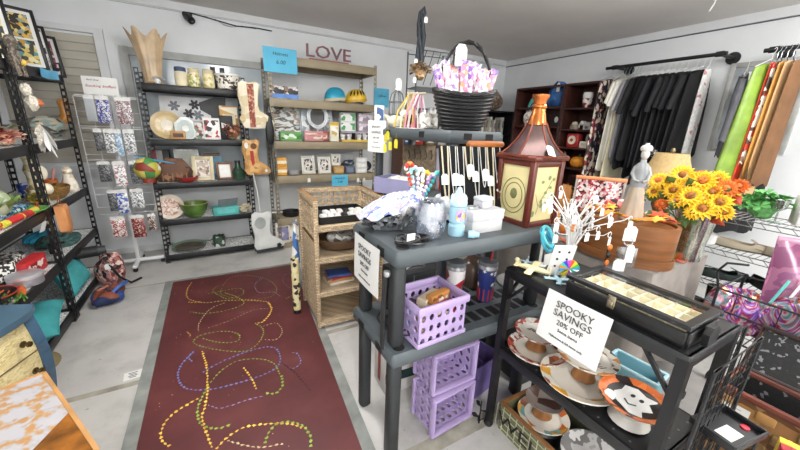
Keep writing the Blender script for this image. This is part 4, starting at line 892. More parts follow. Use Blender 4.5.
# fourth level
t = plate('pink and cream floral plate leaning on the fourth level', C_(172, Z4, 4.03)+Vector((0, 0, .115)), .125, patch(['c8a898', 'd9c2b4', 'b3836f', 'e6dcd2', 'd2b6a6'], 14, .35, kind='noise'), rx=1.3, rim=mat('d6c9bb', .3))
bowl('deep green glazed bowl with a tan rim on the fourth level', C_(195.5, Z4, 4.03), .135, .145, mat('4f6f2e', .25, var=.25, scale=9), mat('b09a6e', .3))
t = carton('turquoise open gift box on the fourth level', C_(226, Z4, 4.02), (.25, .14, .09), mat('4fa8a4'), .08, lm=mat('62b8b4')); g = G().box((.02, .03, .13), (.20, .01, .11)).at(); o = part('folded_paper', g, mat('8a8f92', .4, .3), t); o.rotation_euler = (.5, 0, .2)
bunch('cream silk rose lying at the right end of the fourth level', C_(244, Z4, 4.02), .14, .12, .07, mat('d9ceb2', .8), seed=14, leaf=.035)
S('doily', G().lathe([(.10, 0), (.105, .002), (.09, .004), (0, .004)], n=24), patch(['e6e6e4', 'bdbdbb', 'f1f1ef'], 60), 'white paper doily beside the green bowl', 'doily', C_(211, Z4, 4.06))
# bottom level
t = plate('large green rimmed plate lying on the bottom shelf', C_(190, Z5, 4.10)+Vector((0, 0, .005)), .165, mat('55483f', .3, var=.2), rim=mat('6f8d78', .3), h=.04)
mug('dark green and white mug on the bottom shelf', C_(220, Z5, 4.06), .062, .125, patch(['2d3f34', 'c9cdc8', '26352c', '3d5344'], 26, .3), pi)
t = S('doily', G().lathe([(.11, 0), (.115, .002), (.10, .004), (0, .004)], n=24), patch(['e6e6e4', 'a9a9a7', 'f1f1ef'], 60), 'white lace mat on the bottom shelf right of the mug', 'doily', C_(241, Z5, 4.1))

# ================================================================ TAN SHELVING
DYf = 4.02
def D_(x, z, Y=DYf): return atY(x, Y, z)
B1, B2, B3, B4, B5, B6 = BEL
t = T('love_letters', 'dark pink wooden LOVE word sign on top of the tan shelving', 'word sign', D_(329.5, B1, 4.04), .03)
words('LOVE', .185, mat('7a4a52', .5, var=.15), t, (0, .014, .098), ext=.010, sx=1.22, name='letters'); g = G().box((0, .01, .012), (.46, .06, .024), .004); part('base', g, mat('8a4248', .5), t)
BS = mat('55b2d3', .6, var=.03)
q = PY(280.5, 60.5, 3.90); t = sign('bright blue paper sign taped to the top left corner of the tan shelving', (q.x, 3.905, q.z), .335, .235, .02, BS, [('Helmets', .25, .045, .2), ('6.00', -.08, .055, .2)])
q = PY(381.5, 98, 3.90); sign('blue paper sign hanging at the right end of the tan shelving', (q.x, 3.90, q.z), .20, .215, .0, mat('4497b5', .6), [('2.00 ea', .1, .035, .2), ('. . . .', -.2, .03, .2)])
q = PY(340, 180.5, 3.9); sign('small blue paper sign above the wicker stand', (q.x, 3.905, q.z), .205, .135, .0, BS, [('Household', .22, .028, .2), ('3.00', -.12, .036, .2)])
# upper: helmets and blue packs
def helmet(label, c, m, rz, vent, band):
    t = T('helmet', label, 'helmet', Vector(c)+Vector((0, 0, .010)), rz); t.scale = (.84, .84, .84)
    def fn(u, v): a = 2*pi*u; e = v*pi/2; return (.155*cos(a)*cos(e)**.8, .125*sin(a)*cos(e)**.8, .035+.155*sin(e)+(.02*cos(a)*(1-v)))
    g = G().sheet(fn, 26, 9); part('shell', g, m, t, smooth=70)
    g = G()
    for k in range(26):
        a, b = 2*pi*k/26, 2*pi*(k+1)/26; g.bar((.150*cos(a), .121*sin(a), .03+.02*cos(a)), (.150*cos(b), .121*sin(b), .03+.02*cos(b)), .02, .035)
    part('rim', g, band, t)
    if vent:
        for j in range(-2, 3):
            g = G(); a0 = j*.42
            for s in (-1, 1):
                pts = [Vector(fn((s*pi/2+a0*s*.9+.25*s*0)/(2*pi), v)) for v in (.25, .42, .6)]
                g.tube([p_*1.0+Vector((0, s*.003, .004)) for p_ in pts], [.006, .014, .005], 6)
            part('vent', g, vent, t)
    g = G().tube([(.05, -.12, .03), (.02, -.10, -.0), (-.03, -.11, .03)], .005, 5); part('strap', g, BLACK, t); return t
helmet('sky blue bike helmet on the upper shelf of the tan unit', D_(335, B2, 4.04), mat('2f9fc0', .35), .2, None, mat('cfc29a'))
helmet('yellow bike helmet with black vents beside the blue helmet', D_(356, B2, 4.04), mat('dcb534', .3), -.15, BLACK, mat('c49a2a', .4))
PK = patch(['2e2a2c', 'c9c3bf', '8a6f60', '3a3438', 'ded9d6'], 30)
for i, x in enumerate((277, 291)): carton('blue banded box on the upper shelf of the tan unit, %s' % ('left one by the post' if i == 0 else 'right one of the pair'), D_(x, B2, 4.02), (.145, .08, .125), PK, lm=None, strip=(mat('5a86c8'), .2, .35))
# middle: white frame, fan, papers, mugs
t = T('wall_frame', 'large leaning picture with pale blue and brown scene on the tan shelving', 'picture', D_(287, B3, 4.16), .02, rx=-.1); g = G().box((0, 0, .20), (.34, .012, .34)); part('print', g, patch(['bcc9cc', '8f7458', 'd9dedd', '5a4a3c', 'a8b8be'], 8, .3, stretch=(.6, 1, 2), kind='noise'), t)
g = G()
for x in (-.17, .17): g.box((x, -.004, .20), (.02, .03, .40))
for z in (.01, .39): g.box((0, -.004, z), (.32, .03, .02))
part('frame', g, WHITE, t)
carton('green printed carton at the front of the middle shelf', D_(291, B3, 3.99), (.24, .10, .10), mat('6aa060'), lm=patch(['5aa04a', '8ac07a', 'e3ece0', '4a7a44'], 24), lab=(.96, .6))
t = T('white_wire_ring', 'white wire wreath frame ring hanging in the tan shelving', 'wreath frame', D_(318, B3, 4.06)+Vector((0, 0, .02))); 
for r in (.115, .095): g = G().tube([(r*cos(k*pi/12), -.01, .26+r*1.15*sin(k*pi/12)) for k in range(24)], .010, 6, True); part('ring', g, mat('dfe3e6'), t)
g = G().bar((0, 0, .0), (0, 0, .15), .012); part('stand', g, mat('cfd4d8'), t)
for k, x in enumerate((306, 328)): carton('silver upright packet %s the white ring' % ('left of' if k == 0 else 'right of'), D_(x, B3, 4.14), (.10, .04, .37), mat('b9c0c6', .3, .3), lm=patch(['d6dbe0', '8d959c', 'eef0f2'], 20))
for k in range(3):
    t = carton(('pink', 'red', 'brown')[k]+' striped hanger box fanned out low on the middle shelf', D_(314+5*k, B3, 4.0+.035*k)+Vector((0, 0, .002)), (.22, .02, .11), mat(('c98a8f', 'a8474a', '9a6a48')[k]), lm=patch(['e6d6c8', 'c98a8f', 'b08058'], 12, stretch=(1, 1, 5)), lab=(.9, .6))
carton('yellow and white cereal-like box on the middle shelf', D_(334, B3, 4.02), (.105, .06, .225), mat('ece6d2'), lm=patch(['f0ead8', 'c9b06a', 'e6ddc0', 'f5f2e8'], 26), strip=(mat('e0bb3c'), .9, .16))
for k in range(2):
    for j in range(2):
        carton('%s mug gift box, %s of the two stacked' % (('green and white', 'lilac and white')[k], 'lower' if j == 0 else 'upper'), D_((347, 364)[k], B3, 4.10)+Vector((0, 0, .125+.11*j)), (.19, .10, .107), mat('e9e9e7' if k == 0 else 'b9aeb9'), lm=patch(['4fa060', 'e6ece6', 'f0f0ee', '7fb88a'] if k == 0 else ['efeaf0', '9a8a98', 'd6c9d3', 'e9e4ea'], 18), lab=(.95, .75))
t = T('tray_stand', 'small yellow edged rack under the stacked mug boxes', 'rack', D_(355, B3, 4.08)); g = G().box((0, 0, .114), (.42, .20, .018)); part('top_board', g, mat('b9aeb9'), t); g = G().box((0, 0, .012), (.42, .20, .024)); part('base_board', g, mat('d9b848'), t)
for x in (-.2, 0, .2): g = G().box((x, .05, .065), (.014, .08, .084)); part('upright', g, DGREY, t)
for i, x in enumerate((343, 349, 359, 365, 371)): pot('white egg cup on the yellow edged rack, %s from the left' % ('first', 'second', 'third', 'fourth', 'last')[i], D_(x, B3+.024, 4.0), [(.02, 0), (.026, .004), (.018, .02), (.032, .045), (.034, .062), (.028, .064), (0, .03)], mat('efe9ea', .3), 'cup', 'cup', group='white cups on the rack')
# row on the shelf at chest height
for i in range(2): carton('orange and white round-edged carton, %s of two at the left' % ('lower' if i == 0 else 'upper'), D_(281.5, B4, 4.02)+Vector((0, 0, .10*i)), (.115, .09, .098), mat('d99a3c'), strip=(mat('efe2c4'), .5, .35))
t = T('plate_stack', 'short stack of white saucers on the chest high shelf', 'saucer', D_(294, B4, 4.0))
for k in range(4): g = G().lathe([(.04, .013*k), (.065, .013*k+.012), (.06, .013*k+.013), (0, .013*k+.006)], n=20); part('saucer', g, mat('dfe0e0', .3), t)
PH = patch(['1d1d1f', 'e9e6df', 'c9c3b8', '3b3836', 'efece6'], 14, .4, kind='noise')
picture('white framed black and white photograph, left one on the chest high shelf', D_(309, B4, 4.04), .165, .21, .1, mat('d9d5ca'), PH, .02, .18, .012)
picture('white framed black and white photograph, right one on the chest high shelf', D_(325, B4, 4.04), .165, .20, .1, mat('dcd8cf'), PH, .02, .18, .012)
picture('small photograph in a pale frame set on a tan box', D_(336, B4+.09, 4.06), .12, .14, 0, mat('d9d5ca'), PH, .016, .1, .008)
carton('tan cardboard box under the small photograph', D_(338, B4, 4.04), (.13, .10, .088), mat('b08d58'), lm=mat('c4a26c'))
carton('grey blue folded box near the right end of the chest high shelf', D_(349, B4, 4.0), (.11, .09, .09), mat('5a6578'), lm=mat('6f7a8c'))
for i in range(3): carton('white carton at the right end, %s of a stack of three' % ('bottom', 'middle', 'top')[i], D_(360, B4, 4.02)+Vector((0, 0, .064*i)), (.15, .10, .062), mat('d6d6d4'), .05*i, lm=mat('e8e8e6'))
for i, x in enumerate((309, 358, 364)): q = PY(x, 178, 3.92); q.y = 3.918; t = T('price_card', 'white price card clipped to the tan shelf edge, %s' % ('under the left photograph', 'under the white cartons', 'at the far right')[i], 'price tag', q); pricetag(t, (0, 0, 0), .035, .05, 0, 0, .02)
# lower left
t = T('black_pan', 'black saucepan with a white handle on the lower tan shelf', 'pan', D_(291, B5+.0, 4.06)); g = G().lathe([(.09, 0), (.10, .06), (.095, .06), (.088, .008), (0, .006)], n=22); part('body', g, BLACK, t); g = G().bar((-.09, 0, .05), (-.22, -.03, .06), .018, .014); part('handle', g, WHITE, t)
for i, (x, m_, d) in enumerate(((283, mat('d9d2c4'), (.16, .08, .24)), (293, mat('e3ded2'), (.15, .06, .26)))): carton('%s on the bottom tan shelf' % ('white box with a purple picture', 'white and red box')[i], D_(x, B6, 3.99+.03*i), d, m_, lm=patch([['5a5478', '8a86a8', 'c9c4d2', '3c3852'], ['c0392f', 'e9e4d8', 'efeae0', '2d2d4a']][i], 14), lab=(.8, .7))
drape('white umbrella-like rolled sleeve with blue print leaning by the wicker stand', [(.52, 2.74, .05), (.53, 2.72, .35), (.535, 2.72, .62)], [.03, .035, .012], patch(['e8e6e0', 'f2f0ea', '4a78b8', 'dcd9d0'], 14), 'rolled_umbrella', 'umbrella')
t = T('gift_wrap_roll', 'roll of cream paper with black marks standing on the mat by the wicker stand', 'paper roll', (.462, 2.42, .008)); g = G().lathe([(.03, 0), (.03, .46), (.012, .46), (.012, .44), (0, .44)], n=16); part('roll', g, patch(['d9cf9e', 'e2d9ae', '2f2d2a', 'd3c892', 'ddd4a8'], 34), t); g = G().lathe([(.031, .0), (.031, .03)], n=16, cap=False); part('end_band', g, BLACK, t)
t = T('black_bag', 'black belt bag hanging on the left post of the tan shelving', 'bag', (.56, 3.895, 1.22)); part('body', blob_cloth(.09, .05, .30, 4, 17), BLACK, t, smooth=70)
g = G().tube([(-.03, 0, .26), (0, 0, .42), (.03, 0, .27)], .007, 5); part('strap', g, BLACK, t); 
for k in range(3): g = G().tube([(-.02+.02*k, -.02, .05), (-.03+.03*k, -.03, -.12), (-.01+.02*k, -.02, -.38)], .004, 5); part('cord', g, DGREY, t)

# ================================================================ WICKER STAND goods
for i in range(2): pass
t = T('black_tray', 'black tray of white goods in the top of the wicker stand', 'tray', (.80, 2.35, .781)); g = G().box((0, 0, .006), (.40, .34, .012)); 
for a, d in (((0, -.168, .025), (.40, .008, .05)), ((0, .168, .025), (.40, .008, .05)), ((-.198, 0, .025), (.008, .33, .05)), ((.198, 0, .025), (.008, .33, .05))): g.box(a, d)
part('tray', g, BLACK, t)
wt = [WHITE, mat('e3dfd8', .6), mat('d9d6d4'), BLACK]
for i in range(14):
    x, y = -.155+.052*(i % 7), -.10+.11*(i//7); S('soap_bar' if i % 4 else 'perfume_box', G().box((0, 0, .02), (.042, .075, .04), .008).box((0, 0, .041), (.03, .05, .002)), wt[i % 4], 'small wrapped soap in the black tray of the wicker stand', 'soap', (.80+x, 2.35+y, .793), random.uniform(-.15, .15), 'wrapped soaps in the wicker stand tray')
t = T('wicker_basket', 'dark oval basket of grey wrapped goods on the second shelf of the wicker stand', 'basket', (.80, 2.32, .552)); g = G().lathe([(.13, 0), (.17, .02), (.19, .07), (.185, .085), (.165, .03), (.12, .012), (0, .012)], n=26, sy=.75); part('bowl', g, weave('7a5a3c', '3d2a1a', .02, .011), t)
g = G().tube([(.18*sin(k*pi/10-pi/2+.0)+0, .02, .07+.09*cos(k*pi/10-pi/2)) if False else (.17+.03*sin(k*pi/8), -.06+.12*k/8, .075+.07*sin(k*pi/8)) for k in range(9)], .009, 6); part('handle', g, mat('5a3f28'), t)
o = part('wrapped_goods', blob_cloth(.24, .17, .10, 5, 21), patch(['8f8b84', 'c9c6c0', '5f5a54', 'e3e1dc'], 26, .3), t, smooth=60); o.location = (0, 0, .035)
bk = [('white paperback lowest on the wicker stand', 'e6e0d6', (.20, .15, .016), .1), ('tan hardback above the white paperback', 'b98a5a', (.19, .14, .02), -.05), ('red paperback in the pile on the wicker stand', 'a83a3c', (.18, .13, .014), .2), ('blue paperback topmost on the wicker stand', '3f5a9c', (.18, .12, .018), -.1)]
z = .291
for lab, c, d, r in bk: book(lab, (.76+.02*r, 2.29, z), d, mat(c, .5), r, 'books on the wicker stand'); z += d[2]
# ================================================================ GREY SHELF (low) goods
GZ, MZ = 1.02, .585
SPK = [('SPOOKY', .30, .040, 0), ('SAVINGS', .13, .040, 0), ('20% OFF', -.04, .030, 0), ('Some items', -.18, .018, 0), ('Halloween & fall items only', -.34, .013, 0)]
def spook(label, loc, w, h, rz, rx=0, ry=0, k=1.0): return sign(label, loc, w, h, rz, WHITE, [(a, b, c*k, d) for a, b, c, d in SPK], rx, mat('4a4a4c', .7), ry=ry)
spook('curled white SPOOKY SAVINGS paper hanging on the end of the low grey shelf', (gx-.022, 1.17, .905), .25, .205, -pi/2, k=.82)
# perforated lilac crates
def crate(label, loc, rz, rx=0, group=None):
    t = T('storage_crate', label, 'crate', loc, rz, group, rx); W, D, H = .245, .20, .185; th = .005
    for x0, rz_, ww in ((-W/2, 0, W),):
        g = G().at((-W/2, -D/2, 0)).perf(W, H-.03, 6, 3, .30, th); part('side', g, LILAC, t, smooth=False)
        g = G().at((-W/2, D/2-th, 0)).perf(W, H-.03, 6, 3, .30, th); part('side', g, LILAC, t, smooth=False)
    for x in (-W/2+th, W/2): g = G().at((x, -D/2, 0), pi/2).perf(D, H-.03, 4, 3, .30, th); part('side', g, LILAC, t, smooth=False)
    g = G().at((-W/2, -D/2, .001), 0, -pi/2); g.m = Matrix.Translation((-W/2, D/2, .006)) @ Matrix.Rotation(-pi/2, 4, 'X'); g.m = Matrix.Translation((-W/2, -D/2, 0)) @ Matrix.Rotation(pi/2, 4, 'X'); g.m = Matrix(((1, 0, 0, -W/2), (0, 0, 1, -D/2), (0, -1, 0, .006), (0, 0, 0, 1))); g.perf(W, D, 5, 4, .28, th); part('bottom', g, LILAC, t, smooth=False)
    g = G()
    for y in (-D/2-.004, D/2+.004): g.box((0, y, H-.016), (W+.024, .014, .034), .004)
    for x in (-W/2-.004, W/2+.004): g.box((x, 0, H-.016), (.014, D-.004, .034), .004)
    part('rim', g, LILAC, t)
    g = G()
    for y in (-D/2-.003, D/2+.003): g.box((0, y, .010), (W+.014, .010, .02), .003)
    for x in (-W/2-.003, W/2+.003): g.box((x, 0, .010), (.010, D, .02), .003)
    part('foot_rail', g, LILAC, t); return t
q = P(425, 372-10, MZ); CR1 = Vector((.765, 1.065, MZ+.004))
crate('lilac plastic crate of magnets standing on the lower deck of the grey shelf', CR1, .06)
crate('lilac plastic crate lying open side out on the floor, lower of the two', (.90, 1.09+.09, .105+.02), .08, pi/2)
crate('lilac plastic crate lying open side out, upper of the two under the grey shelf', (.915, 1.11+.09, .105+.245), .02, pi/2)
goods = [('cream packet', (.02, .03, .15), (.13, .05, .06), 'd9cbb0', .4), ('red printed packet', (.05, -.045, .135), (.13, .05, .045), 'b2302e', .1), ('brown patterned wallet', (.0, .02, .105), (.15, .06, .04), '6a4a34', .2), ('orange printed packet', (.045, .0, .17), (.12, .035, .04), 'c98a4a', .25), ('dark patterned pouch', (-.055, .05, .12), (.05, .06, .09), '3a2f2c', .3), ('pale pink packet', (-.06, -.04, .10), (.05, .06, .09), 'd9b7b4', -.2), ('small blue packet', (-.095, .0, .12), (.035, .05, .09), '7f9ac4', 0)]
for n, o_, d, c, r in goods:
    carton(n+' in the lilac crate on the grey shelf', CR1+Vector((o_[0], o_[1], max(.012, o_[2]-d[2]))), d, mat(c, .5), r, lm=patch([c, 'ece4d6', shade(c, .6), c], 50), lab=(.9, .8), name='packet', cat='packet')
# white carton on the floor
t = carton('white shipping box with a dark red and green label under the grey shelf', (.84, 1.42, 0), (.26, .17, .27), mat('c9c6c2', .7), -.05, lm=None, strip=(patch(['1f3a38', '8a2430', '23302e', '2d5a50'], 20), .42, .22))
g = G().box((-.133, 0, .14), (.003, .03, .18)); part('printed_panel', g, mat('8a2a2c'), t); 
t = T('organiser_caddy', 'purple divided caddy on the floor right of the lilac crates', 'caddy', (1.235, 1.22, 0), .2); PU = mat('6a5a92', .5, var=.1)
for a, d in (((0, -.10, .10), (.22, .006, .20)), ((0, .10, .10), (.22, .006, .20)), ((-.11, 0, .10), (.006, .20, .20)), ((.11, 0, .10), (.006, .20, .20)), ((0, 0, .09), (.006, .19, .16)), ((.05, 0, .09), (.10, .006, .16)), ((0, 0, .004), (.22, .2, .008))):
    g = G().box(a, d); part('panel', g, PU, t)
pot('purple plastic tumbler on the floor beside the lilac crates', (1.085, 1.24, 0), [(.035, 0), (.045, .16), (.041, .16), (.03, .01), (0, .008)], mat('8a76b0', .4), 'tumbler', 'tumbler')
# tumblers on mid deck
FLAGM = patch(['2a3a86', 'e8e4e4', '2a3a86', 'b03038', '32459a', 'c9ced8'], 30, .3)
for lab, x, y, m_, bl in (('steel tumbler printed with red, white and blue flags, left one on the lower deck', 1.03, 1.22, patch(['e6e2e2', 'b03038', '2f4a9a', 'ece8e8', 'd0d0d8'], 22, .3, stretch=(1, 1, .6), rot=(.5, .6, 0)), 0), ('tumbler printed with white stars on blue, with a red straw', 1.19, 1.16, mat('2a3674', .3), 1)):
    t = pot(lab, (x, y, MZ+.001), [(.034, 0), (.037, .005), (.040, .10), (.048, .12), (.050, .205), (.046, .205), (0, .19)], m_, 'tumbler', 'tumbler', lid=[(.051, .20), (.052, .216), (.044, .224), (0, .224)], lidm=mat('6a6f74', .15), band=[(.0505, .185), (.0515, .19), (.0515, .205), (.051, .205)], bandm=mat('d9dadc', .25, .6))
    if bl:
        g = G()
        for k in range(18):
            a, z = random.uniform(0, 6.28), random.uniform(.08, .18); r = .041+(z-.08)*.09
            g.at((r*cos(a), r*sin(a), z), a+pi/2); g.prism([((.011 if j % 2 else .0045)*cos(j*pi/5+.3), (.011 if j % 2 else .0045)*sin(j*pi/5+.3)) for j in range(10)], -.001, .001)
        part('star', g, WHITE, t, smooth=False)
        g = G().tube([(.01, 0, .15), (.022, .0, .30)], .005, 8); part('straw', g, RED, t)
        g = G()
        for k in range(10): a = k*pi/5; g.bar((.0385*cos(a), .0385*sin(a), .008), (.0405*cos(a), .0405*sin(a), .075), .009, .002)
        part('stripe', g, mat('b03a40'), t)
t = T('photo_album', 'row of black cases at the back of the lower deck with a white tag', 'case', (.80, 1.30, MZ+.001)); g = G().box((0, 0, .11), (.26, .10, .22), .008); part('body', g, BLACK, t)
g = G()
for k in range(5): g.box((0, -.052, .04+.035*k), (.24, .004, .008))
part('rib', g, DGREY, t); g = G().tube([(-.05, -.045, .215), (0, -.05, .24), (.06, -.045, .215)], .006); part('handle', g, STEEL, t); pricetag(t, (-.01, -.06, .06), .022, .045, 0, 0, .12)
pot('dark round ceramic pot at the back of the lower deck', (1.24, 1.32, MZ+.001), [(.05, 0), (.075, .04), (.08, .10), (.06, .15), (.045, .16), (0, .15)], mat('4a3a30', .3, var=.2), 'pot', 'pot', lid=[(.05, .155), (.04, .175), (.012, .185), (0, .19)])
def coil(label, loc, r, n, m, w=.004, h=.03, sy=.75, name='cord', seed=3):
    rnd = random.Random(seed); pts = []
    for k in range(n*14):
        a = k*2*pi/14; rr = r*(.65+.35*sin(.37*k+seed)); pts.append((rr*cos(a)+rnd.gauss(0, r*.04), rr*sy*sin(a)+rnd.gauss(0, r*.04), w+h*(.5+.5*sin(.23*k+1))))
    t = T(name, label, 'cable', loc); part('coil', G().tube(pts, w, 5), m, t); g = G().box((r*.9, 0, .012), (.035, .024, .022), .004); part('plug', g, m, t); return t
coil('heap of black cable on the lower deck at its left end', (.645, 1.13, MZ+.001), .085, 5, BLACK, .004, .05, 1.2, seed=4)
t = T('cable_loop', 'black cable and chain hanging down the end of the low grey shelf', 'cable', (gx-.012, 1.00, .93)); g = G()
for k in range(3): g.tube([(0, .012*k, 0), (-.006, .012*k, -.15), (-.004, .012*k+.004, -.33)], .004, 5)
part('cord', g, BLACK, t); g = G().lathe([(.012, -.01), (.014, 0), (.012, .01), (0, .012)], n=12); part('clip', g, STEEL, t)
# top deck
def wrapbag(label, c, rz):
    t = T('basket_of_straws', label, 'gift bag', c, rz)
    g = G()
    def fn(u, v): a = 2*pi*u; r = (.10+.065*v)*(1+.04*sin(9*a)); return (r*1.15*cos(a), r*.72*sin(a), .004+.085*v+.035*v*cos(a))
    g.sheet(fn, 40, 5); part('bowl', g, patch(['5a5c60', '8f9296', '34363a', 'd0d3d6', '777a7e'], 50, .2, .6, bump=.6), t)
    def f2(u, v): a = 2*pi*u; r = 1-v; return (.19*r*cos(a)*(1+.06*sin(7*a))+.03*v, .118*r*sin(a)*(1+.06*sin(5*a)), .09+.035*r*cos(a)+.075*(1-r*r)+.012*sin(9*a)*r)
    g = G().sheet(f2, 40, 8); part('wrapped_goods', g, patch(['c4c6cc', '9fb4d4', 'd9dade', 'cfa8b8', 'b8bac0', 'e0e2e6', '6a7ab8', 'a8a4b0', 'd2d4d8', '34343c'], 7, .15, stretch=(1, 3.5, 1), kind='noise'), t)
    return t
wrapbag('clear wrapped bowl of pink, blue and white goods at the corner of the grey shelf', (.665, 1.255, GZ), -.15).scale = (.8, .8, .95)
t = T('toy_wand_bunch', 'bunch of bright beaded toy canes standing behind the wrapped bowl', 'toy', (.845, 1.345, GZ)); t.scale = (.85, .85, .92); g = G().lathe([(.04, 0), (.045, .09), (.04, .09), (.035, .006), (0, .006)], n=16); part('holder', g, mat('b9bcc2', .2), t)
for k, (x, h, c1, c2) in enumerate(((-.075, .27, 'd2392f', 'e98a3a'), (-.045, .25, '9fd0d4', 'e8e8e8'), (0, .24, 'c9c9d0', 'e6d6e2'), (.035, .225, 'e2c83c', 'e89a3a'), (.075, .21, 'a98ac4', 'e8d0e0'), (.115, .22, '3bb4bc', '6fd0d4'))):
    g = G()
    for j in range(8): g.ell((x*j/8, -.01, .05+(h-.05)*j/8), .0115, 8, 6)
    for j in range(5): a = j*pi/5; g.ell((x+.015-.022*cos(a), -.01, h+.024*sin(a)), .0125, 8, 6)
    part('beaded_cane', g, patch([c1, c2, 'f0f0f0', c1], 26, .3), t)
coil('tangled black power cord on the grey shelf in front of the glass jar', (.635, 1.035, GZ), .07, 5, mat('1c1c1e', .35), .0045, .022, .6, seed=6)
q = Vector((.79, 1.04, GZ+.04))
S('price_card', G().prism([(-.02, -.014), (.02, -.014), (.022, .012), (-.018, .014)], -.001, .001), WHITE, 'white paper label on the black power cord', 'price tag', (.62, 1.01, GZ+.036), .2)
jr = [(.045, 0), (.06, .006), (.075, .06), (.078, .11), (.066, .155), (.060, .17), (.064, .176), (.057, .176), (.053, .168), (.06, .15), (.071, .11), (.068, .06), (.05, .012), (0, .010)]
t = pot('empty iridescent stemless glass jar on the grey shelf', (.745, 1.07, GZ), jr, glass('f4f6fa', .70, .08), 'glass_jar', 'jar'); t.scale = (.85, .85, .9)
t = pot('smaller clear glass tumbler behind the jar, left of the blue bottle', (.70, 1.185, GZ), [(.035, 0), (.048, .06), (.05, .12), (.047, .12), (.045, .06), (.03, .008), (0, .008)], glass('ffffff', .84, .05), 'drinking_glass', 'glass')
t = T('crinkle_bag', 'clear crinkled bag of wrapped goods behind the glass jar', 'bag', (.99, 1.285, GZ)); part('bag', blob_cloth(.22, .14, .115, 7, 31), patch(['c3c6c9', 'e3e5e7', '9a9da1', 'd4d6d8'], 40, .2, bump=.5), t, smooth=30)
LB = mat('9cc4d6', .35, var=.05)
t = pot('pale blue child bottle with a castle shaped lid and picture badge', (.875, 1.06, GZ), [(.044, 0), (.047, .005), (.047, .05), (.043, .055), (.043, .065), (.048, .07), (.048, .145), (0, .15)], LB, 'drink_bottle', 'bottle')
g = G().lathe([(.046, .148), (.05, .16), (.044, .185), (.02, .21), (.012, .235), (0, .24)], n=18); part('lid', g, mat('b7d6e4', .3), t)
for k in range(6): a = k*pi/3; g = G().lathe([(.009, .165), (.009, .19), (0, .205)], (.04*cos(a), .04*sin(a), 0), 8); part('turret', g, mat('cfe2ea', .3), t)
g = G().lathe([(.026, 0), (.026, .003), (0, .004)], n=18, sy=1.25); o = part('badge', g, patch(['e0b84a', 'b9a0d0', 'e8d8c0', '7a5aa0', 'd98a6a'], 40, .3), t); o.location = (-.018, -.046, .108); o.rotation_euler = (pi/2, 0, -.37)
o = part('badge', G().lathe([(.024, 0), (.024, .003), (0, .004)], n=18, sy=1.25), patch(['c9b8dc', 'e6dcec', 'a08cc0'], 40, .3), t); o.location = (.033, -.036, .108); o.rotation_euler = (pi/2, 0, .74)
t.scale = (.74, .74, .86)
t = T('cord_plug', 'pale blue spout cap lying in front of the castle bottle', 'cap', (.905, .995, GZ), -.6); t.scale = (.75, .75, .75); g = G().at((0, 0, .022), 0, 0, pi/2); g.lathe([(.021, -.02), (.022, .012), (.016, .02), (.016, .04), (0, .042)], n=14); part('cap', g, LB, t)
# jewellery display + box
t = T('jewelry_box', 'white lidded cardboard box right of the castle bottle', 'box', (1.025, 1.085, GZ), .0); t.scale = (.88, .9, .92)
g = G().box((0, 0, .035), (.20, .12, .07), .004); part('base', g, mat('b9b9ba', .5), t); g = G().box((0, 0, .083), (.207, .127, .05), .004); part('lid', g, mat('c9c9ca', .5), t)
t = T('ring_box', 'small grey gift box sitting on the white box', 'box', (1.04, 1.09, GZ+.1005), .15); g = G().box((0, 0, .016), (.07, .055, .032), .004); part('base', g, mat('b4b6bc', .5), t); g = G().box((0, 0, .04), (.073, .058, .018), .004); part('lid', g, mat('c4c6cc', .5), t)
t = T('watch', 'silver bracelet lying on the white box left of the grey gift box', 'bracelet', (.965, 1.08, GZ+.1015)); g = G().tube([(.03*cos(k*pi/8), .02*sin(k*pi/8), .006) for k in range(16)], .005, 5, True); part('band', g, STEEL, t); g = G().lathe([(.012, 0), (.012, .008), (0, .009)], (.028, 0, .004), 12); part('clasp', g, STEEL, t)
t = T('necklace_easel', 'black velvet slanted board hung with white necklaces behind the white box', 'jewelry display', (1.10, 1.20, GZ), -.22)
VEL = mat('0b0b0d', .95, var=.1); LN = -.32
g = G().at((0, 0, 0), 0, LN); g.box((0, 0, .185), (.34, .016, .37), .004); part('board', g, VEL, t)
g = G().at((0, 0, 0), 0, LN); g.box((.085, .0, .382), (.20, .04, .028), .008); part('top_ledge', g, mat('a8622a', .4, var=.15), t, 'orange brown ledge')
g = G().bar((0, .20, 0), (0, .10, .30), .05, .008); part('prop', g, VEL, t)
rnd = random.Random(5)
for k in range(8):
    x = -.145+.041*k; g = G().at((0, 0, 0), 0, LN); L = (.30, .24, .31, .16, .27, .20, .32, .22)[k]; w_ = .016; n_ = 12
    pts = [(x-w_+2*w_*j/n_, -.014, .365-L*sin(pi*j/n_)**.55) for j in range(n_+1)]
    g.tube(pts, .0042 if k % 3 == 0 else .0024, 5)
    if k % 3 == 1:
        for q in range(5): g.ell((x-.012+.006*q, -.016, .365-L-.004+.004*abs(q-2)), (.006, .005, .007), 6, 4)
    part('necklace', g, mat('cfc4a8' if k % 3 == 0 else 'd6d6d4', .3, .2), t)
    o = pricetag(t, (0, 0, 0), .042, .06, 0, 0, .0); zz = .365-L*(.55 if k % 2 else .98); o.rotation_euler = (LN, 0, rnd.uniform(-.1, .1)); o.location = Matrix.Rotation(LN, 4, 'X') @ Vector((x+.006, -.020, zz))
    if k % 2 == 0: o = pricetag(t, (0, 0, 0), .036, .052, 0, 0, .0); o.rotation_euler = (LN, 0, 0); o.location = Matrix.Rotation(LN, 4, 'X') @ Vector((x-.01, -.022, .365-L*.45))
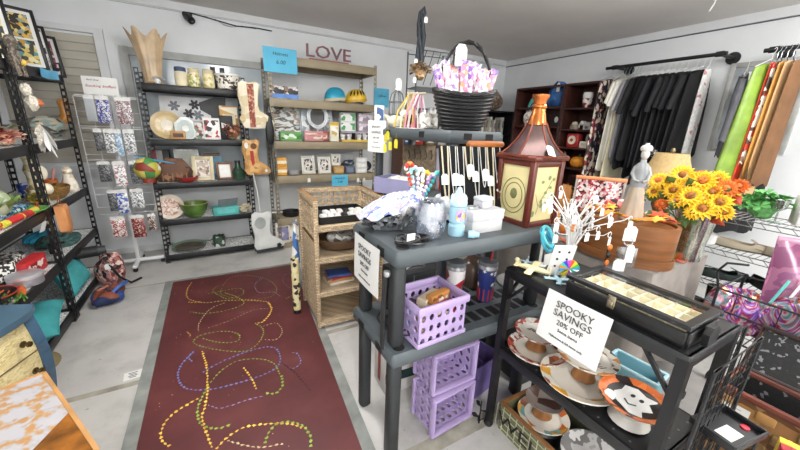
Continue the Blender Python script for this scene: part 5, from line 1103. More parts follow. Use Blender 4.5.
# copper roofed birdhouse
t = T('birdhouse_lantern', 'tall red framed wooden birdhouse with a copper roof on the grey shelf', 'birdhouse', (1.33, 1.10, GZ), 0)
t.location = (1.345, 1.115, GZ); t.scale = (.93, .93, .98); t.rotation_euler = (0, 0, .02)
BHW, BHH = .102, .315; FR = mat('5a2418', .35, var=.12); PN = mat('cfc28e', .5, var=.05)
for sx in (-1, 1):
    for sy in (-1, 1): g = G().box((sx*BHW, sy*BHW, BHH/2), (.028, .028, BHH), .003); part('corner_post', g, FR, t)
for z, h in ((.012, .024), (BHH-.014, .028)):
    g = G().box((0, 0, z), (BHW*2+.02, BHW*2+.02, h), .003); part('rail', g, FR, t)
for k in range(4):
    a = k*pi/2; g = G().at((0, 0, 0), a); g.box((0, -BHW+.004, BHH/2), (BHW*2-.02, .006, BHH-.05)); o = part('panel', g, PN, t, 'cream painted panel')
    g = G().at((0, 0, 0), a)
    if k == 1 or k == 3:
        for r in (.075, .055): g.tube([(r*cos(j*pi/12), -BHW-.0002, .14+r*1.15*sin(j*pi/12)) for j in range(24)], .0022, 4, True)
        g.lathe([(.02, 0), (.02, .001)], (0, 0, 0), 3) if False else g.ell((0, -BHW, .15), (.022, .002, .026))
        part('painted_wreath', g, mat('6f7448', .6), t)
    else:
        rn = random.Random(k+2)
        g.tube([(-.04, -BHW-.0002, .06), (-.02, -BHW-.0002, .12), (.02, -BHW-.0002, .17), (.05, -BHW-.0002, .22)], .0018, 4); g.tube([(.0, -BHW, .14), (.05, -BHW, .13), (.06, -BHW, .09)], .0015, 4); g.tube([(-.03, -BHW, .10), (-.06, -BHW, .16)], .0015, 4)
        for j in range(13): g.ell((rn.uniform(-.07, .07), -BHW, rn.uniform(.05, .235)), (.012, .0018, .008+.004*(j % 2)), 7, 5)
        part('painted_vine', g, mat('7f8a58', .6), t)
g = G().box((0, 0, BHH+.01), (.255, .255, .02), .004); part('eave', g, FR, t)
COP = mat('9a7f7c', .22, .75, .12, 4)
R0 = [(.153, .02), (.118, .05), (.083, .092), (.058, .135), (.044, .168)]
g = G(); vs = []
for r, z in R0:
    for k in range(6): a = k*pi/3+.25; vs.append((r*cos(a), r*sin(a), BHH+z))
g.add(vs, [(i*6+k, i*6+(k+1) % 6, (i+1)*6+(k+1) % 6, (i+1)*6+k) for i in range(4) for k in range(6)]+[tuple(range(6))[::-1], tuple(range(24, 30))]); part('roof', g, mat('6b5856', .2, .8, .14, 5), t, 'flared metal roof', smooth=25)
g = G()
for k in range(6): a = k*pi/3+.25; g.tube([((r+.002)*cos(a), (r+.002)*sin(a), BHH+z+.001) for r, z in R0], .004, 5)
g.tube([(.155*cos(k*pi/3+.25), .177*sin(k*pi/3+.25), BHH+.02) for k in range(6)], .006, 6, True); part('roof_ridge', g, mat('7a3a26', .3, .5), t)
g = G().lathe([(.047, .160), (.044, .18), (.034, .215), (.031, .232), (.036, .238), (.036, .246), (.030, .252), (.032, .272), (.042, .285), (.042, .294), (0, .296)], (0, 0, BHH), 18); part('finial', g, mat('c4743f', .22, .85, .1), t, 'bright copper neck')
o = pricetag(t, (0, 0, 0), .045, .06, 0, 0, 0); o.location = (-.035, -.115, BHH+.07); o.rotation_euler = (-.75, .2, -.2)

# ================================================================ TALL GREY SHELF goods
HZ = 1.445
spook('small white SPOOKY SAVINGS paper taped to the left end of the tall grey shelf', (tx-.02, 2.40, 1.375), .19, .235, -pi/2+.35, k=.62)
t = T('gift_tag_cluster', 'cluster of yellow price tags hanging from the tall grey shelf edge', 'price tag', (tx-.012, 2.17, 1.42))
for k, (y, z) in enumerate(((.09, -.02), (.05, .0), (.0, -.07), (.075, -.09), (-.10, -.05))): o = pricetag(t, (-.004*k, y, z), .05, .06, -pi/2, 0, .04); o.data.materials[0] = mat('d9cf3a', .6)
t = T('wicker_basket', 'large black wicker basket with a tall handle on the tall grey shelf', 'basket', (1.385, 1.72, HZ), -.5)
BW_ = weave('2b2b2d', '050506', .03, .013, .35)
def bk_(u, v): a = 2*pi*u; r = .10+.068*v**.7; return (r*1.12*cos(a), r*.85*sin(a), .19*v+.035*v*cos(a)**2)
g = G().sheet(bk_, 40, 8); g.sheet(lambda u, v: tuple(Vector(bk_(1-u, v))*.96+Vector((0, 0, .008))), 40, 8); g.lathe([(0, .006), (.105, .006), (.105, 0), (0, 0)], n=24, sy=.8); part('bowl', g, BW_, t, smooth=70)
g = G()
for j in range(10): 
    zz = .05+.1*j; g.tube([Vector(bk_(k/40, zz))*1.012 for k in range(40)], .0065, 5, True)
part('woven_band', g, BLACK, t)
g = G()
for s in (-1, 1): g.tube([Vector(bk_(k/40, 1))+Vector((0, 0, .008+.006*sin(k*1.6+s*1.57))) for k in range(40)], .011, 6, True)
part('braided_rim', g, BLACK, t)
g = G()
for s in (-1, 1): g.tube([(.165*cos(k*pi/20), .012*sin(k*1.4+s*1.57), .20+.30*sin(k*pi/20)+.006*cos(k*1.4+s*1.57)) for k in range(21)], .008, 6)
part('handle', g, BLACK, t); o = pricetag(t, (-.04, -.02, .485), .075, .12, .3, 0, 0)
WRP = [patch(['e6d9ec', 'b58ad0', 'f2eaf4', '8a6ab8', 'e8a8c8'], 40, .25), patch(['efe6ee', 'd9a0b8', 'f6f0f4', 'c97a9a'], 40, .25), patch(['e8dcf0', 'a88ac8', 'd8e4f4', 'f4f0f8'], 44, .25), patch(['f0e4da', 'e0a078', 'd98aa8', 'f4ece8'], 40, .25)]
rnd = random.Random(12)
for k in range(16):
    x = -.16+.32*(k % 8)/7+rnd.uniform(-.01, .01); y = -.05+.09*(k//8)+rnd.uniform(-.01, .01); h = rnd.uniform(.19, .25)
    c = t.location+Matrix.Rotation(-.5, 3, 'Z') @ Vector((x*.72, y*.8, .13)); u = T('party_favour', 'wrapped pink and lilac party favour standing in the black wicker basket', 'party favour', c, -.5+rnd.uniform(-.3, .3), 'wrapped favours in the black basket', rnd.uniform(-.1, .15), x*1.6)
    g = G().box((0, 0, h/2), (.040, .012, h), .004); part('packet', g, WRP[k % 4], u); g = G().prism([(-.016, 0), (.016, 0), (.022, .03), (.006, .022), (-.008, .032), (-.022, .028)], -.002, .002); o = part('gathered_top', g, WRP[(k+1) % 4], u); o.location = (0, 0, h-.004)
# left end of the tall shelf: wire tower, lantern cage, bird, hanging strings
t = T('wire_tower', 'black wire baker style tower rising behind the baskets', 'wire stand', (1.64, 2.72, 0), -.15)
for x in (0, .36):
    for y in (0, .22): g = G().tube([(x, y, 0), (x, y, 2.12)], .007, 6); part('upright', g, DGREY, t)
for z in (.5, 1.0, 1.62, 1.80): 
    g = G()
    for y in [0, .055, .11, .165, .22]: g.bar((0, y, z), (.36, y, z), .005)
    g.bar((0, 0, z-.02), (.36, 0, z-.02), .006, .05); g.bar((0, 0, z), (0, .22, z), .006); g.bar((.36, 0, z), (.36, .22, z), .006); part('wire_shelf', g, DGREY, t)
g = G()
for k in range(5): g.tube([(.07*k, 0, 1.82), (.07*k+.09, .0, 2.10)], .004, 5)
g.bar((0, 0, 2.1), (.36, 0, 2.1), .008); g.bar((0, .22, 2.1), (.36, .22, 2.1), .008); part('scroll_back', g, DGREY, t)
t = T('hanging_lizards', 'dark hanging string ornament with a tan flower on top of the wire tower', 'ornament', (1.615, 2.63, 1.98))
g = G()
for k in range(3): g.tube([(0.02*sin(k*2+j*.7), .015*cos(k*2+j), -.05+.085*j) for j in range(6)]+[(.02, .0, .42)], [.018, .022, .014, .02, .016, .012, .004], 6)
part('string', g, mat('2b3138', .6, var=.3), t); bq = bunch('x', (0, 0, 0), .15, .12, .13, patch(['b8956a', '7a5a3a', 'd9c2a0', '5a4430'], 40, .8), seed=22, leaf=.04); 
del bq['label'], bq['category']; bq.parent = t; bq.location = (0, -.02, -.14); bq.name = 'flower_head'
bch = list(bq.children)
for c in bch: c.parent = t; c.location = bq.location
bpy.data.objects.remove(bq)
for (x, z) in ((-.055, .02), (-.06, -.12), (.02, .34)): pricetag(t, (x, -.03, z), .03, .045, -.2, 0, .01)
t = T('candle_cage', 'grey wire dome lantern with a white tag at the left of the tall shelf', 'lantern', atY(396, 2.42, HZ), 0); g = G()
for k in range(8): a = k*pi/4; g.tube([(.062*cos(a), .062*sin(a), .004), (.062*cos(a), .062*sin(a), .19), (.045*cos(a), .045*sin(a), .25), (0, 0, .285)], .003, 5)
for z in (.005, .10, .19): g.tube([(.062*cos(k*pi/10), .062*sin(k*pi/10), z) for k in range(20)], .003, 5, True)
g.tube([(.015*cos(k*pi/5), 0, .30+.015*sin(k*pi/5)) for k in range(10)], .003, 5, True); part('cage', g, mat('6d7175', .4, .4), t); g = G().lathe([(.05, 0), (.05, .006), (.02, .012), (.02, .09), (0, .09)], n=14); part('candle', g, mat('8a8d90'), t); pricetag(t, (0, -.02, .36), .05, .085, 0, 0, .0)
t = T('gull_figurine', 'white and blue ceramic gull at the front left of the tall shelf', 'figurine', atY(396, 2.22, HZ), .2); g = G().ell((0, 0, .045), (.085, .04, .042)); g.tube([(-.06, 0, .05), (-.11, 0, .085)], [.03, .006], 8); part('body', g, patch(['d9d4c4', 'e6e2d6', 'b9a888'], 30, .4), t); g = G().ell((.07, 0, .10), .03); part('head', g, patch(['dfe6ec', '7f9ac0', 'e6e6e2'], 40, .4), t); g = G().tube([(.095, 0, .10), (.12, 0, .095)], [.008, .002], 6); part('beak', g, mat('d0a040'), t)
t = carton('white card with a blue motif at the far left of the tall shelf', atY(379, 2.45, HZ), (.07, .03, .16), WHITE, lm=patch(['eef0f2', '4a6a9a', 'e6e8ea', 'f4f4f4'], 22), lab=(.8, .8))
def strands(label, c, cols, n, h, lean, cat='beads', name='bead_strands', seed=1, w=.07):
    rnd = random.Random(seed); t = T(name, label, cat, c)
    for k in range(n):
        x = -w+2*w*k/(n-1); q = [(x*1.2, rnd.uniform(-.03, .01), .006), (x*1.0+lean*.3, rnd.uniform(-.02, .01), h*.5), (lean+x*.4, rnd.uniform(-.01, .02), h)]; part('strand', G().tube(q, .0055, 5), mat(cols[k % len(cols)], .4), t)
    g = G().tube([(lean-.04, 0, h), (lean+.04, 0, h+.01)], .009, 6); part('bar', g, mat('cfc2a8'), t)
    o = G().lathe([(w, 0), (w, .004), (0, .005)], n=14); part('base', o, WHITE, t); return t
strands('yellow and cream bead strands hanging beside the gull', atY(405, 2.14, HZ), ['d9b84a', 'e6dcb8', 'c9a43a', 'e0d0a0'], 6, .23, .05, seed=2)
strands('pink and white bead strands right of the yellow ones', atY(414, 2.02, HZ), ['d98aa8', 'ecdfe4', 'c96a94', 'e8e0e0'], 6, .22, .035, seed=3)
for k, x in enumerate((408, 412)): S('glass_bead', G().ell((0, 0, .016), .016).lathe([(.004, .028), (.004, .036), (0, .036)], n=8), mat('c96ab4' if k else 'b88ac8', .2), 'small %s bauble at the foot of the bead strands' % ('magenta' if k else 'lilac'), 'bauble', atY(x, 2.20-.06*k, HZ))
for k, (x, h) in enumerate(((424, .11), (431, .13))): pot('clear glass jar of white shells on the tall shelf, %s' % ('left one' if k == 0 else 'nearer the basket'), atY(x, 2.02+.03*k, HZ), [(.035, 0), (.045, .01), (.045, h*.75), (.03, h), (0, h)], patch(['d9d6d0', 'a8a49c', 'efece6', '8a867e'], 40, .3), lid=[(.032, h-.01), (.032, h+.014), (0, h+.016)], lidm=STEEL)
S('mirror_tile', G().box((0, 0, .06), (.10, .008, .12), .002).box((0, .02, .006), (.08, .04, .012)), mat('b8c4cc', .15), 'small upright mirror tile among the jars on the tall shelf', 'mirror', atY(428, 2.14, HZ), -.3)
# middle tier of the tall shelf
g = None
t = T('shoe_box', 'lilac grey open box of tissue on the middle tier of the tall shelf', 'box', (1.19, 2.14, .986), -1.05)
for a, d in (((0, -.11, .055), (.30, .006, .11)), ((0, .11, .055), (.30, .006, .11)), ((-.15, 0, .055), (.006, .214, .11)), ((.15, 0, .055), (.006, .214, .11)), ((0, 0, .004), (.29, .21, .006))): g = G().box(a, d); part('panel', g, mat('8e8db0', .6, var=.05), t)
o = part('tissue', blob_cloth(.26, .18, .10, 7, 41), patch(['c9c4bc', 'b3a898', 'dedad4'], 30, .8, bump=.4), t, smooth=40); o.location = (0, 0, .012)
t = T('earring_board', 'brown burlap board with black hooks behind the toy canes', 'jewelry display', (1.40, 2.20, .986), -.30, rx=-.12); g = G().box((0, 0, .17), (.26, .02, .34), .004); part('board', g, patch(['7a6a58', '86765f', '6e5f4e'], 60, .95, bump=.3), t)
g = G().box((.15, .01, .16), (.03, .03, .32), .003); part('edge', g, mat('8f8a94'), t)
for k in range(5): g = G().tube([(-.09+.045*k, -.012, .30), (-.09+.045*k, -.03, .28), (-.085+.045*k, -.028, .25), (-.095+.045*k, -.03, .23)], .004, 5); part('hook', g, BLACK, t)
t = T('hat_stack', 'dark blue and grey caps heaped on the back tan shelves seen past the tall shelf', 'hat', (1.62, 4.10, .872)); 
for k in range(2): o = part('crown', blob_cloth(.24, .20, .14, 4, 50+k), patch(['27303c', '3a4654', '8a8f96', '1a1f26'], 20, .8), t, smooth=60); o.location = (-.08+.16*k, 0, .0)
t = T('metal_strut', 'pale metal strut leaning across the gap behind the tall shelf', 'strut', (1.22, 2.62, 0)); g = G().bar((0, 0, .01), (.42, .14, 1.35), .03, .012); part('bar', g, STEEL, t); g = G().box((0, 0, .006), (.05, .04, .012)); part('foot', g, BLACK, t)
# ================================================================ DISPLAY RACK goods
t = T('jewelry_case', 'long black display case with a glass lid full of rings on the display rack', 'display case', (1.212, .492, DZ+.001), 0)
CW, CD, CH = .20, .37, .068
g = G()
for x in (-CW/2, CW/2): g.box((x, 0, CH/2-.008), (.014, CD, CH-.018), .003)
for y in (-CD/2, CD/2): g.box((0, y, CH/2-.008), (CW-.012, .014, CH-.018), .003)
g.box((0, 0, .006), (CW-.01, CD-.01, .010)); part('body', g, mat('0f0f10', .35), t)
g = G()
for x in (-CW/2+.006, CW/2-.006): g.box((x, 0, CH), (.026, CD+.016, .014), .003)
for y in (-CD/2+.006, CD/2-.006): g.box((0, y, CH), (CW-.03, .026, .014), .003)
ld = part('lid', g, mat('191a1c', .3), t); g = G().box((0, 0, CH+.001), (CW-.03, CD-.03, .003)); part('lid_glass', g, glass('ffffff', .96, .05), ld)
tm = mat('efe6c4', .6, var=.06)
g = G().box((0, 0, .014), (CW-.02, CD-.02, .006))
for i in range(9): g.box((0, -CD/2+.02+i*(CD-.04)/8, .034), (CW-.024, .005, .034))
for i in range(4): g.box((-CW/2+.02+i*(CW-.04)/3, 0, .034), (.005, CD-.024, .034))
part('divided_tray', g, tm, t)
rnd = random.Random(4)
for i in range(8):
    for j in range(3):
        g = G(); x, y = -CW/2+.02+(j+.5)*(CW-.04)/3, -CD/2+.02+(i+.5)*(CD-.04)/8
        for q in range(3): g.ell((x+rnd.uniform(-.016, .016), y+rnd.uniform(-.01, .01), .026), (.012, .010, .009), 8, 5, .2)
        part('trinket', g, mat(rnd.choice(['e6dfc6', 'cfc6b0', 'b9a878', 'efece2', '9a9aa0', 'd8c88a']), .35), t)
g = G().box((-CW/2-.010, .02, .048), (.005, .026, .045), .002); g.box((-CW/2-.014, .02, .042), (.005, .017, .022), .002); part('latch', g, mat('b5aa90', .25, .9), t, 'brass toned latch')
g = G().at((CW/2-.11, -CD/2-.024, CH*.5)); g.prism([(-.03, -.026), (.03, -.026), (.036, .012), (.018, .03), (-.018, .03), (-.036, .012)], -.008, .008); part('end_flap', g, mat('131314', .5), t)
# toys and tags in front of the case
def plane(label, c, m, rz, sc, cat='toy'):
    t = T('toy_plane', label, cat, c, rz); g = G().tube([(-.07*sc, 0, .016*sc), (-.02*sc, 0, .02*sc), (.05*sc, 0, .018*sc), (.075*sc, 0, .018*sc)], [.006*sc, .014*sc, .012*sc, .005*sc], 10); part('fuselage', g, m, t)
    g = G().box((.005*sc, 0, .022*sc), (.03*sc, .17*sc, .008*sc), .003); part('wing', g, m, t); g = G().box((-.065*sc, 0, .022*sc), (.018*sc, .06*sc, .006*sc), .002); g.box((-.067*sc, 0, .036*sc), (.016*sc, .005*sc, .03*sc), .002); part('tail', g, m, t)
    g = G().box((.078*sc, 0, .018*sc), (.005*sc, .012*sc, .05*sc), .001); part('propeller', g, m, t); return t
q = P(531, 272, DZ); plane('cream wooden toy aeroplane at the left end of the display rack', (q.x, q.y, DZ+.001), mat('e2d6a8', .5), -1.15, .95)
q = P(522, 263, DZ); plane('small grey blue toy aeroplane behind the cream one', (min(q.x, 1.40), q.y-.02, DZ+.001), mat('8fa4ac', .4), .5, .6)
q = P(558, 284, DZ); plane('pale blue toy aeroplane beside the black display case', (q.x+.01, q.y+.01, DZ+.001), mat('9fbfc8', .35), .9, .62)
bx, by = 1.33, .83
t = T('earring_card', 'tall white card of small earrings standing at the left end of the display rack', 'jewelry card', (1.22, .80, DZ+.001), -.5, rx=.25); g = G().box((0, 0, .075), (.09, .002, .15)); part('card', g, WHITE, t)
g = G()
for i in range(2):
    for j in range(3): g.ell((-.02+.04*i, -.003, .05+.035*j), .005, 6, 4)
part('earring', g, mat('4a4a50', .3, .5), t); 
t = T('spinner_ball', 'rainbow striped fan ball toy between the earring card and the display case', 'toy', (1.245, .745+.02, DZ+.001), -.7); cols = ['3ba0d0', '5ac04a', 'e0d03a', 'e05a3a', 'c04ac0', '4a4ad0', '3bc0b0', 'e08a3a']
for k in range(8):
    a0, a1 = k*pi/8, (k+1)*pi/8; g = G(); g.prism([(0, .04), (.038*cos(a0)*1.05, .04+.038*sin(a0)), (.038*cos(a1)*1.05, .04+.038*sin(a1))], -.008, .008); g.prism([(0, .04), (.038*cos(a0+pi)*1.05, .04+.038*sin(a0+pi)), (.038*cos(a1+pi)*1.05, .04+.038*sin(a1+pi))], -.008, .008) if k % 2 == 0 else None; part('segment', g, mat(cols[k], .4), t, smooth=False)
g = G().box((0, 0, .002), (.05, .03, .004)); part('base', g, WHITE, t)
# white twig jewelry tree
t = T('jewelry_tree', 'white metal twig tree hung with earrings and white tags on the display rack', 'jewelry stand', (1.325, .83, DZ+.001), 0)
g = G().lathe([(.05, 0), (.055, .006), (.012, .014), (.008, .06), (0, .06)], n=18); part('base', g, WHITE, t); rnd = random.Random(8); tips = []
for k in range(19):
    a = k*2.4; r = rnd.uniform(.07, .19); h = rnd.uniform(.16, .33); b = Vector((0, 0, .05)); d = Vector((r*cos(a), r*sin(a), h)); m1 = b.lerp(d, .5)+Vector((-.2*r*cos(a), -.2*r*sin(a), .05)); tip = d+Vector((.02*cos(a), .02*sin(a), .02))
    g = G().tube([b, m1, d, tip], [.0032, .0025, .0018, .0013], 5)
    e = m1+Vector((.05*sin(a), -.05*cos(a), .07)); g.tube([m1, e], .0028, 5)
    g.tube([tip+Vector((.012*cos(q*pi/4), 0, .012*sin(q*pi/4)-.012)) for q in range(7)], .002, 4); part('branch', g, WHITE, t); tips += [tip, e]
for k, p_ in enumerate(tips):
    if k % 2 == 0: pricetag(t, (p_.x, p_.y-.004, p_.z-.02), .022, .036, rnd.uniform(-.5, .2), 0, .02)
    elif k % 4 == 1:
        g = G()
        for q in range(4): g.ell((p_.x, p_.y, p_.z-.02-.012*q), (.006, .006, .007), 6, 4)
        part('earring', g, mat(rnd.choice(['d9d9dd', 'e6e2da', '3a3a3c', 'd98a4a', 'c9c9cf']), .3), t)
t = T('beaded_bracelets', 'turquoise beaded bracelet bundle hanging at the left of the twig tree', 'bracelet', (1.245, .905, DZ+.001)); g = G().lathe([(.03, 0), (.03, .006), (.006, .01), (.006, .16), (0, .16)], n=12); part('stand', g, WHITE, t)
for k in range(4): g = G().tube([(.012+.028*cos(q*pi/8+k), .02*sin(q*pi/8)-.01, .115+.008*k+.04*sin(q*pi/8)) for q in range(16)], .0075, 5, True); part('bracelet', g, mat(('2f9fb8', '3ab4c4', '2a7f9a', '5ac4d0')[k], .35), t)
o = part('mug_card', G().box((.03, -.02, .03), (.06, .004, .055), .001), WHITE, t)
t = T('photo_clip', 'clear acrylic clip holder with white tags standing behind the display case', 'clip stand', (1.44, .66, DZ+.001), -.7); g = G().box((0, 0, .004), (.07, .05, .008), .002); g.tube([(0, 0, .006), (0, 0, .15)], .003, 6); g.tube([(.016*cos(k*pi/6), 0, .165+.016*sin(k*pi/6)) for k in range(12)], .0025, 5, True); part('stand', g, mat('c9ccd0', .25, .6), t)
g = G().box((0, -.006, .10), (.075, .004, .085)); part('sleeve', g, glass('f4f6f6', .6, .1), t); pricetag(t, (.01, -.012, .155), .03, .075, 0, 0, .01); pricetag(t, (-.02, -.014, .09), .045, .05, 0, 0, .0)
pricetag(t, (.0, .0, .23), .05, .062, .1, 0, .02)
# hooks with black orange trinkets
t = T('spook_charm', 'black and orange dangling charm beside the clear clip holder', 'charm', (1.42, .72, DZ+.001)); g = G().lathe([(.018, 0), (.018, .004), (.003, .008), (.003, .14), (0, .14)], n=10); part('stand', g, BLACK, t)
for k in range(3): part('charm', G().ell((0, -.006, .125-.035*k), (.012, .008, .014), 8, 6), mat(('e07a2a', '1b1b1c', 'e07a2a')[k], .4), t)
# SPOOKY SAVINGS sign on the rack edge
q = P(559, 318, .80)
spook('white SPOOKY SAVINGS paper sign hanging from the front edge of the display rack', (DX-.038, PX(571, 327, DX-.038).y, PX(571, 327, DX-.038).z), .24, .19, -pi/2, -.16, .0, .92)
# cake stands
SH = .476
def foot(t, h, m, r=.042): g = G().lathe([(r*1.1, .006), (r*.82, h*.5), (r*1.05, h), (0, h)], n=20); part('pedestal', g, m, t)
CK = patch(['a83a2e', 'd8cfc4', 'c85a44', '8a2c24', 'e8e2d8'], 60, .35); WD = wood('a5713f', '7d4f28', axis=2)
CR_ = mat('e2dcd0', .25, var=.03); FALL = patch(['d9a03a', 'e2dcd0', 'c96a2a', 'e6dfd2', '6fa09a', 'e2dcd0', '8a4a24', 'ece4d6'], 22, .3)
plate('large red checked rim dinner plate under the first cake stand', (1.215, .825, SH+.004), .128, CR_, rim=CK)
q = (1.225, .835, SH+.012)
def cakestand(label, c, r, h, m, rim, wm, words_=None, base_r=.042, rz=0):
    t = T('cake_stand', label, 'cake stand', c, rz); foot(t, h, wm, base_r)
    g = G().lathe([(0, h+.002), (r*.68, h+.004), (r, h+.020), (r, h+.024), (r*.66, h+.008), (0, h+.007)], n=36, cap=False); part('plate', g, m, t)
    if rim: g = G().lathe([(r*.76, h+.0135), (r*1.002, h+.0245), (r*1.004, h+.021), (r*.78, h+.0095)], n=36, cap=False); part('rim', g, rim, t)
    if words_: words(words_, r*.36, INK, t, (.0, 0, h+.0082), (0, 0, -pi/2), ext=.0004, shear=.35)
    return t
cakestand('cake stand with a red checked rim plate on a wooden foot', (1.225, .835, SH+.012), .104, .072, CR_, CK, WD, 'gather')
plate('large white serving plate printed with pumpkins under the second cake stand', (1.215, .615, SH+.004), .148, FALL if False else CR_, rim=FALL)
cakestand('cake stand with a floral rim white plate and handwritten words on a wooden foot', (1.245, .615, SH+.012), .112, .085, CR_, patch(['e2dcd0', '8a6a34', 'e6dfd2', 'c9843a', 'ece4d6', '4a4a34', 'e2dcd0'], 34, .3), WD, 'thankful')
for k, (dx, dy, c) in enumerate(((-.105, .06, 'd98a2a'), (-.085, .085, 'c9642a'), (-.115, .02, 'e0a83a'), (-.10, -.03, '6fa09a'))): pass
t = cakestand('ghost plate with an orange striped rim on a ribbed white foot', (1.205, .415, SH+.001), .11, .075, mat('141416', .3), patch(['c8642c', '2a1c18', 'd9773a', 'c8642c', 'd87a3c'], 40, .35), mat('c9c4bc', .4), None, .06)
h = .083
gp = [(-.075, -.02), (-.05, .035), (-.015, .06), (.02, .05), (.055, .055), (.075, .02), (.06, -.015), (.07, -.05), (.03, -.035), (.0, -.06), (-.03, -.04), (-.06, -.055)]
g = G().slab([(x*.95, y*1.0) for x, y in gp], h, h+.0025); part('ghost', g, WHITE, t)
g = G()
for x, y in ((.02, .012), (.02, -.016)): g.lathe([(.010, h+.0026), (.010, h+.0034)], (x, y, 0), 10, sy=.7)
part('eye', g, BLACK, t); g = G().tube([(-.02, .02, h+.003), (-.035, 0, h+.003), (-.02, -.018, h+.003)], .0025, 5); part('smile', g, BLACK, t)
o = pricetag(t, (-.05, .07, h+.012), .045, .055, 0, -1.2, 0)
t = T('plate_tent', 'grey and white easel backed plaque behind the SPOOKY sign', 'plaque', (1.355, .775, SH+.001), -.8, rx=-.15); g = G().prism([(-.07, 0), (.07, 0), (.08, .15), (.03, .21), (-.05, .20), (-.08, .12)], -.006, .006); part('panel', g, mat('8f8d88', .4, var=.1), t); words('P', .05, INK, t, (.02, -.008, .12))
bunch('brown speckled dried posy behind the grey plaque', (1.375, .70, SH+.001), .08, .08, .15, patch(['8a6a4a', 'd9c9b0', '4a3626', 'b58a60', 'e6dccb'], 50, .8), seed=31, leaf=.025)
t = T('storage_tub', 'pale blue rectangular tub at the right end of the lower rack shelf', 'tub', (1.385, .50, SH+.001), .1); g = G(); 
for x in (-.045, .045): g.box((x, 0, .05), (.005, .17, .10))
for y in (-.085, .085): g.box((0, y, .05), (.09, .005, .10))
g.box((0, 0, .003), (.085, .165, .005)); part('tub', g, mat('7fb0bc', .4, var=.05), t); g = G()
for x in (-.05, .05): g.box((x, 0, .10), (.012, .185, .008), .002)
for y in (-.09, .09): g.box((0, y, .10), (.09, .012, .008), .002)
part('rim', g, mat('a9cdd6', .35), t)
# crate below
CX, CY0, CY1, CHH = 1.138, .34, .90, .15
t = T('welcome_crate', 'low green gingham crate with black WELCOME lettering on the floor under the rack', 'crate', (0, 0, 0)); GM = mat('6b6f52', .7, var=.06)
g = G().box((CX+.14, (CY0+CY1)/2, .008), (.28, CY1-CY0, .016)); part('base', g, BLACK, t)
for x in (CX, CX+.28): g = G().box((x, (CY0+CY1)/2, CHH/2), (.014, CY1-CY0, CHH)); part('long_side', g, GM, t)
for y in (CY0, CY1): g = G().box((CX+.14, y, CHH/2), (.265, .014, CHH)); part('short_side', g, GM, t)
g = G().box((CX, (CY0+CY1)/2, CHH+.004), (.022, CY1-CY0+.02, .010), .002); g.box((CX+.14, CY1, CHH+.004), (.26, .022, .010), .002); part('rim', g, mat('8a5f38', .5), t)
g = G()
for k in range(16): g.box((CX-.008, CY0+.02+.04*k, CHH/2), (.002, .004, CHH-.01))
for k in range(4): g.box((CX-.0085, (CY0+CY1)/2, .02+.036*k), (.002, CY1-CY0-.02, .004))
part('check_line', g, mat('b9b79a', .7), t); words('WELCOME', .095, INK, t, (CX-.0105, (CY0+CY1)/2, .072), (pi/2, 0, -pi/2), sx=1.25)
LEAF = patch(['6a4a3e', '4a2f28', '8f8078', '9a8f88', '5d3a30'], 14, .35)
plate('white plate with autumn leaves at its edge in the gingham crate', (1.27, .765, .125), .118, mat('d9d4c8', .3), rim=FALL)
g = G().lathe([(.10, 0), (.10, .09), (.09, .1), (0, .1)], n=20); S('plate_riser', g, BLACK, 'black round riser under the autumn leaf plate in the crate', 'riser', (1.27, .765, .0165))
cakestand('small brown leaf patterned cake stand in the gingham crate', (1.275, .775, .133), .086, .07, LEAF, None, WD)
plate('grey marbled round plate propped in the front of the gingham crate', (1.27, .53, .135), .113, patch(['8f8d8a', 'a9a7a4', '6a6866', 'c4c2bf', '7f7d7a'], 9, .3, kind='noise'), ry=-.12)
g = G().lathe([(.10, 0), (.10, .08), (.09, .09), (0, .09)], n=20); S('plate_riser', g, BLACK, 'black round riser under the grey marbled plate in the crate', 'riser', (1.27, .53, .0165))
t = T('metal_leaf_hook', 'black metal leaf ornament at the foot of the display rack', 'ornament', (1.06, .965, 0)); g = G()
for k in range(5): g.at((0, 0, .015+.022*k), k*1.9, .5); g.prism([(0, 0), (.03, .012), (.05, 0), (.03, -.012)], -.002, .002)
g.at().tube([(0, 0, .0), (0, 0, .14)], .004, 5); part('leaf_spray', g, BLACK, t)
# silver pedestal dish under the grey shelf end
pot('grey metal pedestal dish standing on the box between the two racks', (1.52, 1.22, .47), [(.05, 0), (.05, .01), (.018, .03), (.018, .08), (.03, .09), (.125, .115), (.13, .125), (.12, .125), (.03, .10), (0, .10)], mat('8f9190', .35, .3, .1), 'pedestal_dish', 'dish')
t = carton('dark lidded storage tote on the floor between the two racks', (1.56, 1.22, 0), (.22, .34, .468), mat('33373b', .5), 0, lm=mat('3d4247', .5), name='storage_tote', cat='tote')

# ================================================================ CLOTH TABLE goods
QZ = TZ+.005
t = T('round_wooden_box', 'large oval bentwood box brimming with orange leaves on the cloth table', 'wooden box', (2.10, 1.005, QZ), .12)
WB = wood('8a5730', '64401f', 3, .4, 'h'); bw, bh = (.165, .265), .235
g = G().lathe([(.97, 0), (.985, .01), (1.0, bh), (.93, bh), (.92, .03), (0, .03)], n=40); g.v = [Vector((v.x*bw[0], v.y*bw[1], v.z)) for v in g.v]; part('body', g, WB, t)
g = G().lathe([(1.03, .002), (1.04, .05), (1.0, .052)], n=40, cap=False); g.v = [Vector((v.x*bw[0], v.y*bw[1], v.z)) for v in g.v]; part('base_band', g, wood('8e5c34', '6a4224', 3, .4, 'h'), t)
g = G().lathe([(.90, bh-.012), (0, bh-.010)], n=40, cap=False); g.v = [Vector((v.x*bw[0], v.y*bw[1], v.z)) for v in g.v]; part('lid_board', g, wood('a06a3c', '6f4424', 3), t)
rnd = random.Random(3)
